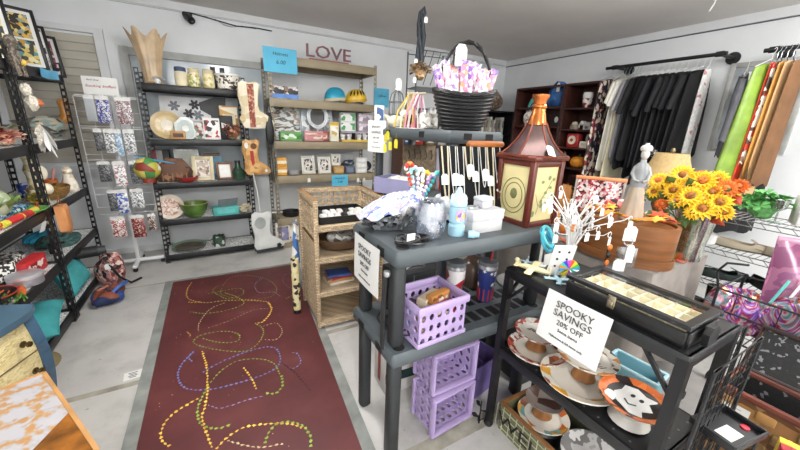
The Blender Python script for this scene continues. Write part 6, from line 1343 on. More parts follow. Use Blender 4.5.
MPL = [mat('e2602c', .6), mat('d9482a', .6), mat('e8923a', .6), mat('d9b23a', .6)]
def mleaf(g, c, r, a, tilt):
    g.at(c, a, tilt, rnd.uniform(-.4, .4)); q = [(0, -.9), (.25, -.35), (.85, -.35), (.55, 0), (.9, .45), (.3, .4), (0, 1), (-.3, .4), (-.9, .45), (-.55, 0), (-.85, -.35), (-.25, -.35)]; g.slab([(x*r, y*r) for x, y in q], -.0012, .0012); g.at()
t = T('maple_leaf_garland', 'orange and red silk maple leaf garland heaped on the oval wooden box', 'garland', (2.10, 1.005, QZ+bh)); 
for k in range(26):
    a = rnd.uniform(0, 2*pi); u = rnd.uniform(.4, 1)**.5; g = G(); mleaf(g, (bw[0]*.82*u*cos(a), bw[1]*.86*u*sin(a), .012+.03*rnd.random()), rnd.uniform(.035, .055), rnd.uniform(0, 6), rnd.uniform(-.5, .5)); part('leaf', g, MPL[(k*7) % 4 if k % 5 else 3], t, smooth=False)
for i, (x, y, k) in enumerate(((2.33, .80, 1), (2.36, .86, 2), (1.985+.03, 1.30, 0))):
    g = G(); mleaf(g, (0, 0, .006), .055, 1.0*i, .12); t = T('silk_leaf', '%s silk maple leaf lying on the grey cloth %s' % (('red orange', 'yellow orange', 'orange')[i], ('beside the vase', 'under the vase edge', 'left of the oval box')[i]), 'leaf', (x, y, QZ+.002)); part('blade', g, MPL[(0, 3, 0)[i]], t, smooth=False); part('stem', G().tube([(0, 0, .008), (.03, -.06, .006)], .002, 4), MPL[1], t)
# lady figurine
t = T('lady_figurine', 'tall grey and white porcelain lady figurine standing on the oval wooden box', 'figurine', (2.11, .99, QZ+bh-.008), face((2.12, .985))+.2); t.scale = (1.12, 1.12, 1.17)
g = G().lathe([(.045, 0), (.05, .008), (.048, .018), (0, .02)], n=22); part('base', g, mat('dcd8d0', .25), t)
def sk(u, v): a = 2*pi*u; r = .056-.030*v**1.2; return (r*cos(a)*(1+.07*sin(8*a)*(1-v)), r*.9*sin(a)*(1+.07*sin(8*a)*(1-v)), .016+.17*v)
g = G().sheet(sk, 48, 10); part('skirt', g, mat('a59684', .25, var=.08), t, smooth=80)
g = G().lathe([(.034, .165), (.038, .19), (.034, .215), (.036, .245), (.030, .27), (.014, .285), (.012, .30)], n=20, sy=.8); part('bodice', g, mat('8f9294', .25, var=.08), t)
g = G()
for s in (-1, 1): g.tube([(s*.026, 0, .262), (s*.037, -.010, .228), (s*.026, -.032, .20), (s*.006, -.040, .195)], [.010, .009, .008, .006], 8)
part('arm', g, mat('9fa0a0', .25), t)
g = G().ell((0, -.002, .322), (.019, .021, .026)); part('head', g, mat('c0beb8', .25), t); g = G().lathe([(.014, .332), (.026, .340), (.027, .352), (.020, .362), (.010, .366), (.009, .374), (0, .374)], n=18, sy=.9); part('hat', g, mat('b9b9b5', .25), t)
# cat cut outs behind (cardboard coloured picket planter) and lined basket
t = T('picket_planter', 'honey coloured wooden picket planter behind the twig tree', 'planter', (2.36, 1.72, QZ), -.75)
for k in range(3):
    g = G().prism([(-.155+.105*k, 0), (-.06+.105*k, 0), (-.06+.105*k, .27), (-.075+.105*k, .30), (-.108+.105*k, .31), (-.14+.105*k, .30), (-.155+.105*k, .27)], -.01, .01); part('picket', g, wood('b07a3e', '94602c', 4, .45, 2), t)
g = G().box((0, .07, .10), (.32, .12, .20)); part('trough', g, wood('a8723a', '8a5a2a'), t); g = G().box((0, -.02, .18), (.36, .016, .04)); part('rail', g, wood('b98447', '94602c'), t)
for k in range(3): q = (2.17+.07*k, 1.42-.02*k, QZ); pot('small orange %s pumpkin at the foot of the picket planter' % ('leftmost', 'middle', 'rightmost')[k], q, [(.0, .002), (.025, 0), (.042, .02), (.044, .04), (.03, .062), (.008, .058), (0, .056)], mat('d9782c', .5, var=.12), 'pumpkin', 'pumpkin', lid=[(.006, .055), (.005, .075), (0, .077)], lidm=mat('6a5a34'))
t = T('lined_basket', 'basket lined with red, white and black print cloth behind the oval box', 'basket', (2.44, 1.22, QZ), -.6)
g = G().lathe([(.14, 0), (.17, .18), (.18, .185), (.165, .18), (.13, .01), (0, .01)], n=26, sy=.8); part('bowl', g, weave('a8875a', '6a4e2c', .02, .01), t)
def lin_(u, v): a = 2*pi*u; r = .165+.03*v+.01*sin(7*a); return (r*cos(a), r*.8*sin(a), .10+.16*v*(1-v*.25)-.04*v*v+.02*sin(9*a)*v)
PRT = patch(['c9474a', 'e6dcd6', 'b03a40', 'efe8e2', '2f2a2e', 'd98a84', 'e9e0da'], 24, .8)
g = G().sheet(lin_, 40, 6); part('lining', g, PRT, t, smooth=60); o = part('contents', blob_cloth(.28, .22, .16, 6, 61), PRT, t, smooth=60); o.location = (0, 0, .10)
t = T('orange_bow_frame', 'orange topped display bar behind the lined basket', 'display bar', (2.56, 1.46, QZ), -.95); g = G().box((0, 0, .38), (.34, .02, .025), .005); part('bar', g, mat('e08a5a', .5), t)
for x in (-.16, .16): g = G().box((x, 0, .185), (.014, .014, .37)); g.box((x, 0, .005), (.02, .12, .010)); part('upright', g, mat('b0a59c'), t)
pp = patch(['c9525a', 'e9dfe0', 'd98a90', 'f2ece8', '8a2f3a', 'e6cfcf', '3a2a2e', 'efe6e2'], 60, .8)
g = G().sheet(lambda u, v: (-.15+.30*u, .012*sin(16*u)-.004, .365-.30*v), 20, 8); part('cloth', g, pp, t, smooth=70)
# glass vase of sunflowers
t = T('glass_vase', 'clear crackled glass vase at the corner of the grey cloth', 'vase', (2.44, .80, QZ), 0); t.scale = (1.25, 1.25, 1.05)
g = G().lathe([(.05, 0), (.06, .004), (.062, .10), (.075, .24), (.09, .30), (.086, .30), (.071, .24), (.058, .10), (.055, .012), (0, .012)], n=28); part('body', g, glass('e4e6de', .55, .15), t)
g = G().lathe([(.054, .014), (.054, .11), (.06, .16), (0, .165)], n=20); part('glass_gravel', g, patch(['c9c8ba', 'e6e4d8', '9a9a88', 'f0efe6', 'b5b4a4'], 60, .2, bump=.4), t)
SUN = [mat('f0c832', .6, var=.06), mat('eebe2a', .6, var=.08), mat('d9702a', .6, var=.15)]; GR = mat('4f6a34', .6, var=.15)
t = T('sunflower_bouquet', 'bouquet of yellow and orange silk sunflowers in the glass vase', 'flowers', (2.44, .80, QZ+.17))
rnd = random.Random(6); fwd = (CAM-Vector((2.44, .8, 1.1))).normalized()
FL = [(-.26, -.02, .20, .075, 0), (-.14, .02, .26, .085, 0), (-.16, -.06, .14, .07, 1), (-.02, -.05, .24, .085, 1), (-.06, -.10, .12, .085, 0), (.02, -.12, .04, .09, 0), (.10, -.06, .20, .075, 2), (-.04, .08, .24, .07, 2), (.09, -.10, .10, .08, 0), (-.20, -.10, .02, .05, 2), (-.21, .0, .13, .07, 0), (-.09, -.02, .19, .065, 1), (.05, -.02, .26, .065, 0), (.13, -.04, .14, .07, 0), (.04, -.08, .17, .07, 1), (-.12, -.09, .07, .065, 0), (.12, -.10, .03, .07, 1), (-.02, -.12, .00, .06, 0), (.16, -.02, .22, .06, 2), (-.27, -.02, .10, .06, 0)]
rt = Vector((cos(face((2.44, .8))), sin(face((2.44, .8))), 0)); up = Vector((0, 0, 1)); to = Vector((fwd.x, fwd.y, 0)).normalized()
for k, (a, b, h_, r, c) in enumerate(FL):
    r *= .80; ctr = rt*a*.82+to*(-b)+up*(h_*.72+.13); nrm = (to*1.0+up*.65+rt*a*1.2+Vector((rnd.uniform(-.3, .3), rnd.uniform(-.3, .3), 0))).normalized(); M = nrm.to_track_quat('Z', 'Y').to_matrix().to_4x4(); M.translation = ctr
    g = G(); 
    for ring in range(2):
        for j in range(15):
            an = j*2*pi/15+ring*.21; rr = r*(1.0-.22*ring); dz = .012+.012*ring
            g.m = M @ Matrix.Rotation(an, 4, 'Z'); g.add([(r*.30, 0, .004), (rr*.65, rr*.17, dz), (rr*1.05, 0, dz*.4+.008*ring), (rr*.65, -rr*.17, dz), (rr*.65, 0, dz-.008)], [(0, 4, 1), (1, 4, 2), (2, 4, 3), (3, 4, 0)])
    fl_ = part('flower_head', g, SUN[c], t, smooth=20)
    g = G(); g.m = M; g.ell((0, 0, .010), (r*.30, r*.30, .014), 14, 7, .06); part('flower_centre', g, mat('8a5522' if k % 3 else 'b8632a', .8, var=.3, scale=60), fl_)
    g = G().tube([(0, 0, -.10), ctr*.5+Vector((0, 0, .0)), ctr-nrm*.01], .0035, 5); part('stem', g, GR, fl_)
for k in range(22):
    a = rt*rnd.uniform(-.18, .12)+up*rnd.uniform(.08, .26)+to*rnd.uniform(.0, .08); g = G(); d = (rt*rnd.uniform(-1, 1)+up*rnd.uniform(-.5, .5)+to*.4).normalized()*.11; w_ = d.cross(to).normalized()*.03
    g.add([a, a+d*.5+w_, a+d, a+d*.5-w_, a+d*.5+to*.012], [(0, 4, 1), (1, 4, 2), (2, 4, 3), (3, 4, 0)]); part('leaf', g, GR if k % 5 else mat('b5482a', .6), t, smooth=20)
g = G().tube([(0, 0, -.01), rt*-.20+up*.0, rt*-.235+up*-.10+to*.05], .004, 5); part('tendril', g, mat('b5702a', .6), t)
t = carton('blue and purple printed card standing at the corner of the wire shoe rack', (2.93, .90, .781), (.09, .02, .13), mat('b9bcc4'), -1.1, lm=patch(['3a2f5a', '8a7ab0', '2a2440', 'c9a070', '5a4a80'], 30), lab=(.7, .8))
mug('white porcelain cup on the wire shoe rack near the vase', (2.86, .845, .781), .045, .06, mat('e4e4e4', .25), -.5)
# ================================================================ BOOKCASE CONTENTS
def onA(x, z, dx=.10): return atX(x, BKX+dx, z)
A1, A2, A3, A4 = lvA[:4]
pot('small red and white figurine on the top shelf of the dark bookcase', onA(586, A1), [(.03, 0), (.035, .03), (.05, .05), (.055, .09), (.04, .11), (.03, .13), (0, .14)], patch(['e6e0da', '8a2f2f', 'efe9e2', '3a2a28'], 26, .4), 'figurine', 'figurine', lid=[(.055, .11), (.06, .15), (.05, .18), (0, .185)], lidm=WHITE)
pot('small tan lidded pot on the second shelf of the dark bookcase', onA(574, A2), [(.05, 0), (.06, .03), (.05, .06), (0, .065)], mat('8f8470', .4, var=.2), 'pot', 'pot', lid=[(.04, .06), (.03, .09), (0, .10)], lidm=mat('c9c2b0'))
t = T('elephant_figurine', 'small grey and white elephant figurine right of the tan pot', 'figurine', onA(587, A2)); g = G().ell((0, 0, .06), (.04, .06, .035)); g.ell((0, .07, .075), .03); g.tube([(0, .095, .075), (0, .115, .05), (0, .115, .02)], [.014, .010, .007], 8)
for x in (-.022, .022):
    for y in (-.035, .03): g.lathe([(.014, 0), (.014, .05)], (x, y, 0), 8)
part('body', g, mat('b3b0ac', .4), t); g = G().ell((-.03, .065, .08), (.006, .022, .026)); g.ell((.03, .065, .08), (.006, .022, .026)); part('ear', g, mat('d9d6d2', .4), t)
t = T('round_tin', 'red tin with a round white face on the third shelf of the dark bookcase', 'tin', onA(573, A3), -pi/2); g = G().box((0, 0, .085), (.17, .10, .17), .02); part('body', g, mat('a8302c', .4), t); g = G().lathe([(.055, 0), (.055, .004), (0, .005)], n=18); o = part('face', g, mat('e6ddc8', .4), t); o.location = (0, -.052, .09); o.rotation_euler = (pi/2, 0, 0); g = G().lathe([(.02, 0), (.02, .004)], n=12); o = part('mark', g, mat('a8302c'), t); o.location = (0, -.056, .09); o.rotation_euler = (pi/2, 0, 0)
carton('white card box right of the red tin', onA(586, A3), (.14, .09, .08), mat('d9d4c8'), -pi/2, lm=mat('c9bfa8'))
pot('beige jug standing on the white card box', onA(587, A3)+Vector((0, 0, .0815)), [(.03, 0), (.04, .03), (.03, .07), (.035, .085), (0, .08)], mat('a8a090', .4), 'jug', 'jug', handle=(.035, .015, .07, .03, .006))
def pumpkin(label, c, r, m):
    t = T('pumpkin', label, 'pumpkin', c); 
    def fn(u, v): a = 2*pi*u; e = pi*(v-.5); q = r*(1+.08*abs(cos(5*a))-.04)*cos(e)**.7 if v not in (0, 1) else 0; return (q*cos(a), q*sin(a), r*.75+r*.75*sin(e)-(.12*r if v > .93 else 0))
    part('body', G().sheet(fn, 60, 12), m, t, smooth=60); part('stem', G().tube([(0, 0, r*1.3), (.01, 0, r*1.6), (.025, 0, r*1.75)], [.014, .01, .009], 7), mat('5f6a3a'), t); return t
pumpkin('orange ribbed pumpkin on the fourth shelf of the dark bookcase', onA(577, A4, .11), .095, mat('d98a24', .45, var=.1))
bunch('orange silk leaf bunch on the shelf below the pumpkin', onA(566, .5+.0, .12), .16, .12, .30, patch(['d9742c', 'a8502a', 'e09a4a', '6a3a24'], 20, .7), seed=44, leaf=.05)
B1_, B2_ = lvB[:2]
t = T('blue_bag', 'bright blue gathered bag with a white tag in the top of the wide bookcase', 'bag', atX(555, BKX+.15, B1_), -pi/2); part('body', blob_cloth(.24, .18, .30, 6, 71), patch(['2f5f9a', '27508a', '3a70b0', '1f3f70'], 12, .7), t, smooth=60); g = G().tube([(-.05, 0, .26), (0, -.02, .32), (.06, 0, .26)], .012, 6); part('handle', g, mat('2a4f86'), t); pricetag(t, (.07, -.09, .30), .05, .11, 0, 0, .01)
t = T('teal_parrot', 'teal curved ornament at the left of the blue bag', 'ornament', atX(534, BKX+.12, B1_), -pi/2); g = G().tube([(-.10, 0, .02), (-.05, 0, .10), (.02, 0, .16), (.08, 0, .18)], [.02, .03, .03, .012], 10); part('body', g, mat('5fa8a0', .5), t); g = G().lathe([(.05, 0), (.05, .01), (.02, .02), (.015, .06)], (-.04, 0, 0), 12); part('stand', g, mat('3a6a66'), t)
pot('white floral pitcher on the second shelf of the wide bookcase', atX(528, BKX+.14, B2_), [(.05, 0), (.08, .06), (.085, .11), (.055, .17), (.05, .20), (.065, .22), (0, .20)], patch(['d9d4cc', 'b9a8a0', 'e6e2da', '8a7a74'], 30, .3), 'pitcher', 'pitcher', handle=(.06, .06, .19, .05, .008), rz=pi)
t = T('framed_silhouette', 'black and white round ornament right of the pitcher', 'ornament', atX(556, BKX+.12, B2_), -pi/2); g = G().lathe([(.07, -.015), (.07, .015)], n=22); o = part('disc', g, BLACK, t); o.location = (0, 0, .09); o.rotation_euler = (pi/2, 0, 0); g = G().ell((0, -.018, .09), (.03, .006, .04)); part('motif', g, WHITE, t); g = G().box((0, 0, .010), (.10, .06, .02)); part('base', g, BLACK, t)
plate('white oval platter standing on the third shelf of the wide bookcase', atX(557, BKX+.16, lvB[2])+Vector((0, 0, .12)), .13, mat('d9d6d0', .3), rx=1.35, rz=-pi/2)
# black shelf in the corner
bkC.location = (3.42, 4.10, 0)
for o in bkC.children: pass
t = T('fur_cushion', 'brown furry cushion lying on top of the low black shelf', 'cushion', (3.86, 4.24, 1.76)); part('cover', blob_cloth(.62, .28, .30, 7, 77), patch(['6a584a', '857364', '4c3e34', '9a8878'], 26, .95, bump=.6), t, smooth=40); g = G().tube([(.28*cos(k*pi/12), .12*sin(k*pi/12), .13) for k in range(24)], .012, 6, True); part('seam', g, mat('4a3c32', .9), t)
rnd = random.Random(14)
for k in range(9):
    d = (rnd.uniform(.032, .05), .17, rnd.uniform(.20, .28)); c = ['d6d2c8', 'b8b4aa', '8f8b82', 'e6e2d8', 'a39a8a'][k % 5]
    t = T('bookend_book', 'pale upright book on the black corner shelf', 'book', (3.50+.085*k, 4.22, 1.401), 0, 'pale books on the black corner shelf'); g = G().box((0, 0, d[2]/2), d, .003); part('cover', g, mat(c, .6), t); g = G().box((0, -d[1]/2-.0008, d[2]*.6), (d[0]*.7, .0014, d[2]*.4)); part('spine_label', g, mat(shade(c, .6)), t)
for k in range(5): carton(('grey', 'cream', 'brown', 'pale', 'tan')[k]+' box on the middle level of the black corner shelf', (3.52+.16*k, 4.22, .971), (.13, .15, (.22, .16, .24, .18, .2)[k]), mat(('8f9296', 'd9d0ba', '7a5a44', 'c9c6c0', 'a88f6a')[k]), lm=mat(('a9acb0', 'c4b99a', '94705a', 'dedbd5', 'bfa680')[k]))
bkD = bookcase('brown wood bookcase of red and tan goods seen past the tall grey shelf', (2.30, 4.08, 0), .98, .32, 1.62, [1.22, .86, .5, .06], 0, wood('6e452c', '4e2e1c'))
for k, (x, z, d, c, n) in enumerate(((2.42, 1.221, (.13, .12, .24), '2f5a9a', 'blue'), (2.60, 1.221, (.16, .12, .30), 'a8342e', 'dark red'), (2.80, 1.221, (.14, .14, .22), '8a7a64', 'tan'), (3.00, 1.221, (.17, .12, .26), 'b8b4ac', 'pale grey'), (2.46, .861, (.18, .15, .20), 'b5302c', 'scarlet'), (2.70, .861, (.16, .15, .24), '3a2f2a', 'dark brown'), (2.94, .861, (.20, .15, .16), 'c43a34', 'bright red'), (3.14, 1.221, (.12, .12, .2), '6a4a3a', 'chestnut'))):
    carton('%s box in the brown bookcase behind the tall shelf' % n, (x, 4.22, z), d, mat(c, .6), lm=patch([c, 'e6dfd2', shade(c, .7), c], 20), lab=(.8, .7))
t = T('red_chair', 'red metal stool frame seen under the tall shelf deck', 'stool', (2.32, 3.3, 0)); g = G()
for x, y in ((-.18, -.16), (.18, -.16), (-.18, .16), (.18, .16)): 
    g = G().tube([(x*1.15, y*1.15, 0), (x, y, .72)], .014, 8); part('leg', g, RED, t)
g = G().box((0, 0, .735), (.40, .36, .03), .01); part('seat', g, mat('8a2622', .4), t); g = G().tube([(-.18, .16, .74), (-.18, .17, 1.12), (.18, .17, 1.12), (.18, .16, .74)], .014, 8); part('back_rail', g, RED, t)

# ================================================================ CLOTHES RAILS
def rail(label, X, y0, y1, z, ends):
    t = T('clothes_rail', label, 'clothes rail', (X, 0, z)); g = G().tube([(0, y0, 0), (0, y1, 0)], .017, 10); part('pipe', g, BLACK, t)
    for y in ends:
        g = G().tube([(0, y, 0), (RX-X-.012, y, 0)], .016, 10); g.tube([(0, y-.03, 0), (0, y+.03, 0)], .024, 10); part('bracket', g, BLACK, t); g = G().tube([(RX-X-.016, y, 0), (RX-X-.001, y, 0)], .055, 18); part('flange', g, BLACK, t)
    return t
RXX = 4.12; ra, rb = PX(611, 66.5, RXX), PX(724, 55.5, RXX); RZ = (ra.z+rb.z)/2
rail('black pipe clothes rail with white and black garments on the right wall', RXX, rb.y-.02, ra.y+.05, RZ, (rb.y+.03, ra.y-.05))
def G_(x): return atX(x+7, RXX, RZ-.017).y
BKM = [mat('0c0d10', .85, var=.2, scale=5), mat('101115', .85, var=.2, scale=5), mat('09090b', .9, var=.2), mat('121319', .85, var=.2)]
KIM = patch(['1c1a20', 'e0d6c8', '2a2f4a', '8a3038', 'c9bca8', '1b181c', '6a5a58'], 34, .8, stretch=(1, 1, .7))
HANG = [(606, 1.28, .40, KIM, 'long patterned kimono style robe, leftmost on the pipe rail', .0, 1.1), (617, 1.10, .26, mat('8a7a5e', .8), 'tan garment hanging between the robe and the white clothes', 0, 1.1),
        (620, 1.02, .36, mat('d6d3c6', .8, var=.06), 'long off white dress hanging beside the tan garment', .22, 1.2), (623.5, .92, .34, mat('e4e2da', .8, var=.05), 'white blouse hanging between off white and cream dresses', .25, 1.1), (627, 1.10, .34, mat('d9d2b4', .8, var=.06), 'cream dress hanging, lowest hem of the white clothes', 0, 1.25),
        (631, .86, .36, mat('9a99a0', .8, var=.08), 'pale grey top hanging next to the black clothes', .3, 1.1), (634.5, .95, .36, mat('55565c', .8, var=.15), 'dark grey top hanging, first of the dark clothes', .3, 1.1)]
for i, (x, L, W, m_, lab, sl, fl_) in enumerate(HANG): garment(lab, (RXX, G_(x), RZ-.017), L, W, m_, 0, 'garments on the pipe rail', sl, fl_, .022, seed=i, hm=STEEL)
for i, x in enumerate((640, 646, 652, 658, 664, 670, 676, 682)):
    garment('black garment on a white hanger in the packed middle of the pipe rail', (RXX, G_(x), RZ-.017), (.98, .88, 1.06, .94, 1.12, .86, 1.0, .9)[i], (.44, .48, .42, .46, .44, .48, .44, .42)[i], BKM[i % 4], 0, 'packed black garments on the pipe rail', (.34, .0, .3, .36, 0, .32, .28, .3)[i], (1.1, 1.3, 1.1, 1.15, 1.3, 1.1, 1.15, 1.2)[i], .027, seed=20+i)
for i, (x, L) in enumerate(((692, .96), (699, .80))): garment('black dress hanging apart at the right of the pipe rail, %s' % ('back one' if i == 0 else 'front one'), (RXX, G_(x), RZ-.017), L, .46, BKM[1+i], 0, 'garments on the pipe rail', .30*(1-i), 1.35, .035, seed=40+i)
garment('thin white printed top on the last hanger of the pipe rail', (RXX, G_(705), RZ-.017), .92, .16, patch(['d9dad8', 'e6e6e4', 'dcdcda', 'c4888a', 'e2e2e0', 'e0e0de', 'e6e6e4', 'd6d6d4'], 40, .8), 0, 'garments on the pipe rail', 0, 1.0, .03, seed=50)
sa = PX(771, 50, RXX); rail('second black pipe clothes rail with green and orange garments at the right picture edge', RXX, .15, sa.y+.04, sa.z, (sa.y-.02, .30))
S2 = sa.z-.017
def H_(x): return atX(x, RXX, S2).y
garment('dark grey jacket hanging at the left end of the second rail', (RXX-.02, H_(773)+.12, S2-.05), .70, .46, mat('4a4b50', .85, var=.1, scale=12), .25, None, .5, 1.05, .04, seed=60)
garment('long lime green satin dress on the second rail', (RXX-.10, H_(779), S2), 1.30, .30, mat('7a9836', .4, var=.16, scale=6), -.35, None, 0, 1.35, .05, seed=61, shift=-.05)
for i, (x, L, W, m_, lab) in enumerate(((786, .98, .10, mat('d8452a', .6), 'bright orange red scarf hanging right of the green dress'), (790, .80, .12, patch(['d9cfc4', '8a6a54', 'c9442e', 'e6ddd0', '4a3a34'], 26, .7), 'multicoloured print scarf hanging beside the red one'), (796, 1.12, .13, patch(['c9963e', 'd9a84e', '6a4a2a', 'c08a3e', 'e0b868'], 7, .7, stretch=(3, 3, .15)), 'ochre striped scarf hanging in the middle of the second rail'), (802, 1.10, .13, patch(['d9b88a', 'e6cfa8', '5a3a2a', 'c9a070', '8a5a3a'], 7, .7, stretch=(3, 3, .15)), 'tan and brown striped scarf hanging beyond the ochre one'), (812, .96, .15, mat('6e4c2e', .8, var=.1), 'plain brown wrap hanging at the right picture edge'))):
    garment(lab, (RXX-.14, H_(x), S2), L, W, m_, -.3, None, 0, 1.35, .014, seed=70+i, hm=STEEL, shift=0)
garment('black skirt hanging low behind the striped scarves', (RXX+.02, H_(790), S2-.55), .80, .40, BKM[0], -.3, None, 0, 1.2, .06, seed=80, hk=.16)
# framed mirror on the wall behind
t = T('wall_mirror', 'grey framed glass panel on the right wall behind the grey jacket', 'mirror', (RX-.012, 1.25, 1.75), -pi/2); W_, H__ = .50, .80
g = G()
for x in (-W_/2, W_/2): g.box((x, 0, 0), (.04, .022, H__), .003)
for z in (-H__/2+.02, H__/2-.02): g.box((0, 0, z), (W_-.04, .022, .04), .003)
part('frame', g, mat('a8a9a6', .5, var=.1), t); g = G().box((0, .006, 0), (W_-.04, .006, H__-.06)); part('glass', g, mat('8f9498', .12, var=.1), t); g = G()
for k in range(4): g.box((-.12+.05*k, -.001, .28), (.018, .006, .07))
part('etched_bar', g, WHITE, t)
# lamp behind the flowers
t = T('side_table', 'small wooden side table behind the cloth table carrying the lamp', 'table', (3.32, 1.36, 0)); g = G().box((0, 0, .735), (.5, .5, .03), .006); part('tabletop', g, BROWN, t)
for x in (-.21, .21):
    for y in (-.21, .21): g = G().box((x, y, .36), (.04, .04, .72), .004); part('leg', g, BROWN, t)
t = T('table_lamp', 'table lamp with a burlap bell shade behind the sunflowers', 'lamp', (3.32, 1.36, .751)); g = G().lathe([(.08, 0), (.085, .015), (.04, .03), (.03, .08), (.06, .15), (.05, .22), (.015, .27), (.012, .38), (0, .38)], n=20); part('base', g, mat('7a5a3c', .4), t)
g = G().lathe([(.235, .33), (.20, .37), (.155, .45), (.125, .54), (.115, .58), (.110, .58), (.12, .54), (.15, .45), (.195, .37), (.23, .33)], n=32, cap=False); part('shade', g, mat('b89c6c', .8, var=.06, scale=30), t); g = G().lathe([(.01, .58), (.018, .60), (.012, .62), (0, .625)], n=10); part('finial', g, mat('8a7a5c', .3, .6), t)
bunch('white and black blossom posy beyond the lamp shade', (3.51, 1.57, .751), .07, .07, .62, patch(['d9d6d2', '3a3a3c', 'ece9e4', '8a8a8c'], 40, .7), seed=90, leaf=.02)

# ================================================================ WIRE SHOE RACK
SX0, SX1, SY0, SY1 = 2.80, 3.12, -.55, .96
t = T('wire_rack', 'long silver wire shoe rack beside the cloth table', 'wire rack', (0, 0, 0)); CHR = mat('b4b6b8', .25, .8, .05)
for x in (SX0, SX1):
    for y in (SY0, SY1): g = G().tube([(x, y, 0), (x, y, 1.02)], .011, 8); part('post', g, CHR, t)
for z in (.30, .56, .775, .99):
    g = G()
    for x in (SX0, SX1): g.bar((x, SY0, z-.004), (x, SY1, z-.004), .006); g.bar((x, SY0, z-.035), (x, SY1, z-.035), .005)
    for k in range(47): y = SY0+.0325*k; g.bar((SX0, y, z-.002), (SX1, y, z-.002), .0035)
    for y in (SY0, SY1): g.bar((SX0, y, z-.035), (SX1, y, z-.035), .005)
    for k in range(24): y = SY0+.063*k; g.bar((SX0, y, z-.035), (SX0, y+.03, z-.004), .003)
    part('wire_shelf', g, CHR, t)
def flatshoe(label, c, m, im, rz, group, sole):
    t = T('flat_shoe', label, 'shoe', c, rz, group); 
    def out(u, k=1.0): a = 2*pi*u; x = .128*cos(a); w = .040+.006*cos(a)-.010*cos(2*a+.4)*.6; return x*k, w*sin(a)*k
    def fn(u, v): x, y = out(u, 1-.10*v*v); h = .034+.020*max(0, -x/.128)+(.010 if x > .05 else 0); return (x, y, .008+h*v)
    g = G().sheet(fn, 40, 5); part('upper', g, m, t, smooth=70)
    g = G().sheet(lambda u, v: ((.052+.066*v)*1.0+.0, (2*u-1)*.040*(1-.55*v**3), .05+.004*(1-v)-.034*v**4*abs(1)-.02*(2*u-1)**2), 10, 8); part('toe_cap', g, m, t, smooth=70)
    g = G().slab([out(k/32, 1.02) for k in range(32)], 0, .010); part('sole', g, sole, t); g = G().slab([out(k/32, .88) for k in range(32)], .011, .016); part('insole', g, im, t)
    g = G().tube([(.05, -.02, .055), (.06, 0, .062), (.05, .02, .055)], .003, 5); g.tube([(.06, 0, .062), (.03, -.03, .075)], .003, 5); g.tube([(.06, 0, .062), (.03, .03, .072)], .003, 5); part('bow', g, m, t); return t
SM = mat('b3a894', .45, var=.06)
q = P(747, 263, .775); flatshoe('beige flat shoe with a bow, nearer the vase on the wire rack', (2.93, .69, .777), SM, mat('e2dccb'), -1.35, 'beige flat shoes', mat('55503f'))
flatshoe('beige flat shoe partly behind the iridescent bag on the wire rack', (2.97, .47, .777), SM, mat('e2dccb'), -1.2, 'beige flat shoes', mat('55503f'))
flatshoe('black strappy flat shoe on the wire shelf below the beige pair', (2.92, .72, .562), mat('22302c', .4), BLACK, -.9, None, BLACK)
flatshoe('black flat shoe tilted right of the strappy one', (2.95, .52, .562), mat('1e2624', .4), BLACK, -2.2, None, BLACK)
def bootie(label, c, rz):
    t = T('ankle_boot', label, 'boot', c, rz, 'black ankle boots'); g = G().tube([(-.09, 0, .035), (-.03, 0, .045), (.05, 0, .035), (.12, 0, .028)], [.04, .045, .042, .024], 14); g.tube([(-.055, 0, .05), (-.06, 0, .12), (-.062, 0, .20)], [.044, .046, .05], 14); part('upper', g, mat('121214', .2), t); g = G().box((.01, 0, .006), (.25, .075, .012), .004); g.box((-.075, 0, .012), (.07, .07, .024), .004); part('sole', g, BLACK, t); return t
bootie('shiny black ankle boot on the lowest wire shelf, nearer the grey cloth', (2.90, .82, .302), -1.2); bootie('shiny black ankle boot on the lowest wire shelf, right of the other boot', (2.93, .68, .302), -1.0)
S('tan_cloth', blob_cloth(.22, .16, .10, 5, 91), mat('c9a058', .8, var=.15), 'mustard cloth heap beside the black boots', 'cloth', (2.95, .52, .302))
t = bunch('leafy green succulent plant on the top wire shelf', (2.95, .66, .992), .22, .20, .16, mat('5fa058', .5, var=.25, scale=25), 'potted_succulent', 'plant', seed=95, n=30, leaf=.04)
for i in range(2): carton('white and brown printed box on the top wire shelf, %s' % ('left one' if i == 0 else 'at the picture edge'), (2.98, .47-.14*i, .992), (.13, .12, .17), mat('d9d6d2'), -1.1, lm=patch(['d9d0c8', '8a5a4a', 'e9e4de', 'b07a68'], 26), lab=(.9, .8))
t = T('goblet', 'clear stemmed glass lying by the succulent on the top wire shelf', 'glass', (2.88, .58, .992)); g = G().lathe([(.035, 0), (.035, .004), (.005, .01), (.005, .07), (.03, .09), (.036, .14), (.033, .14), (.026, .092), (0, .08)], n=18); part('body', g, glass('e6ece8', .6, .05), t)

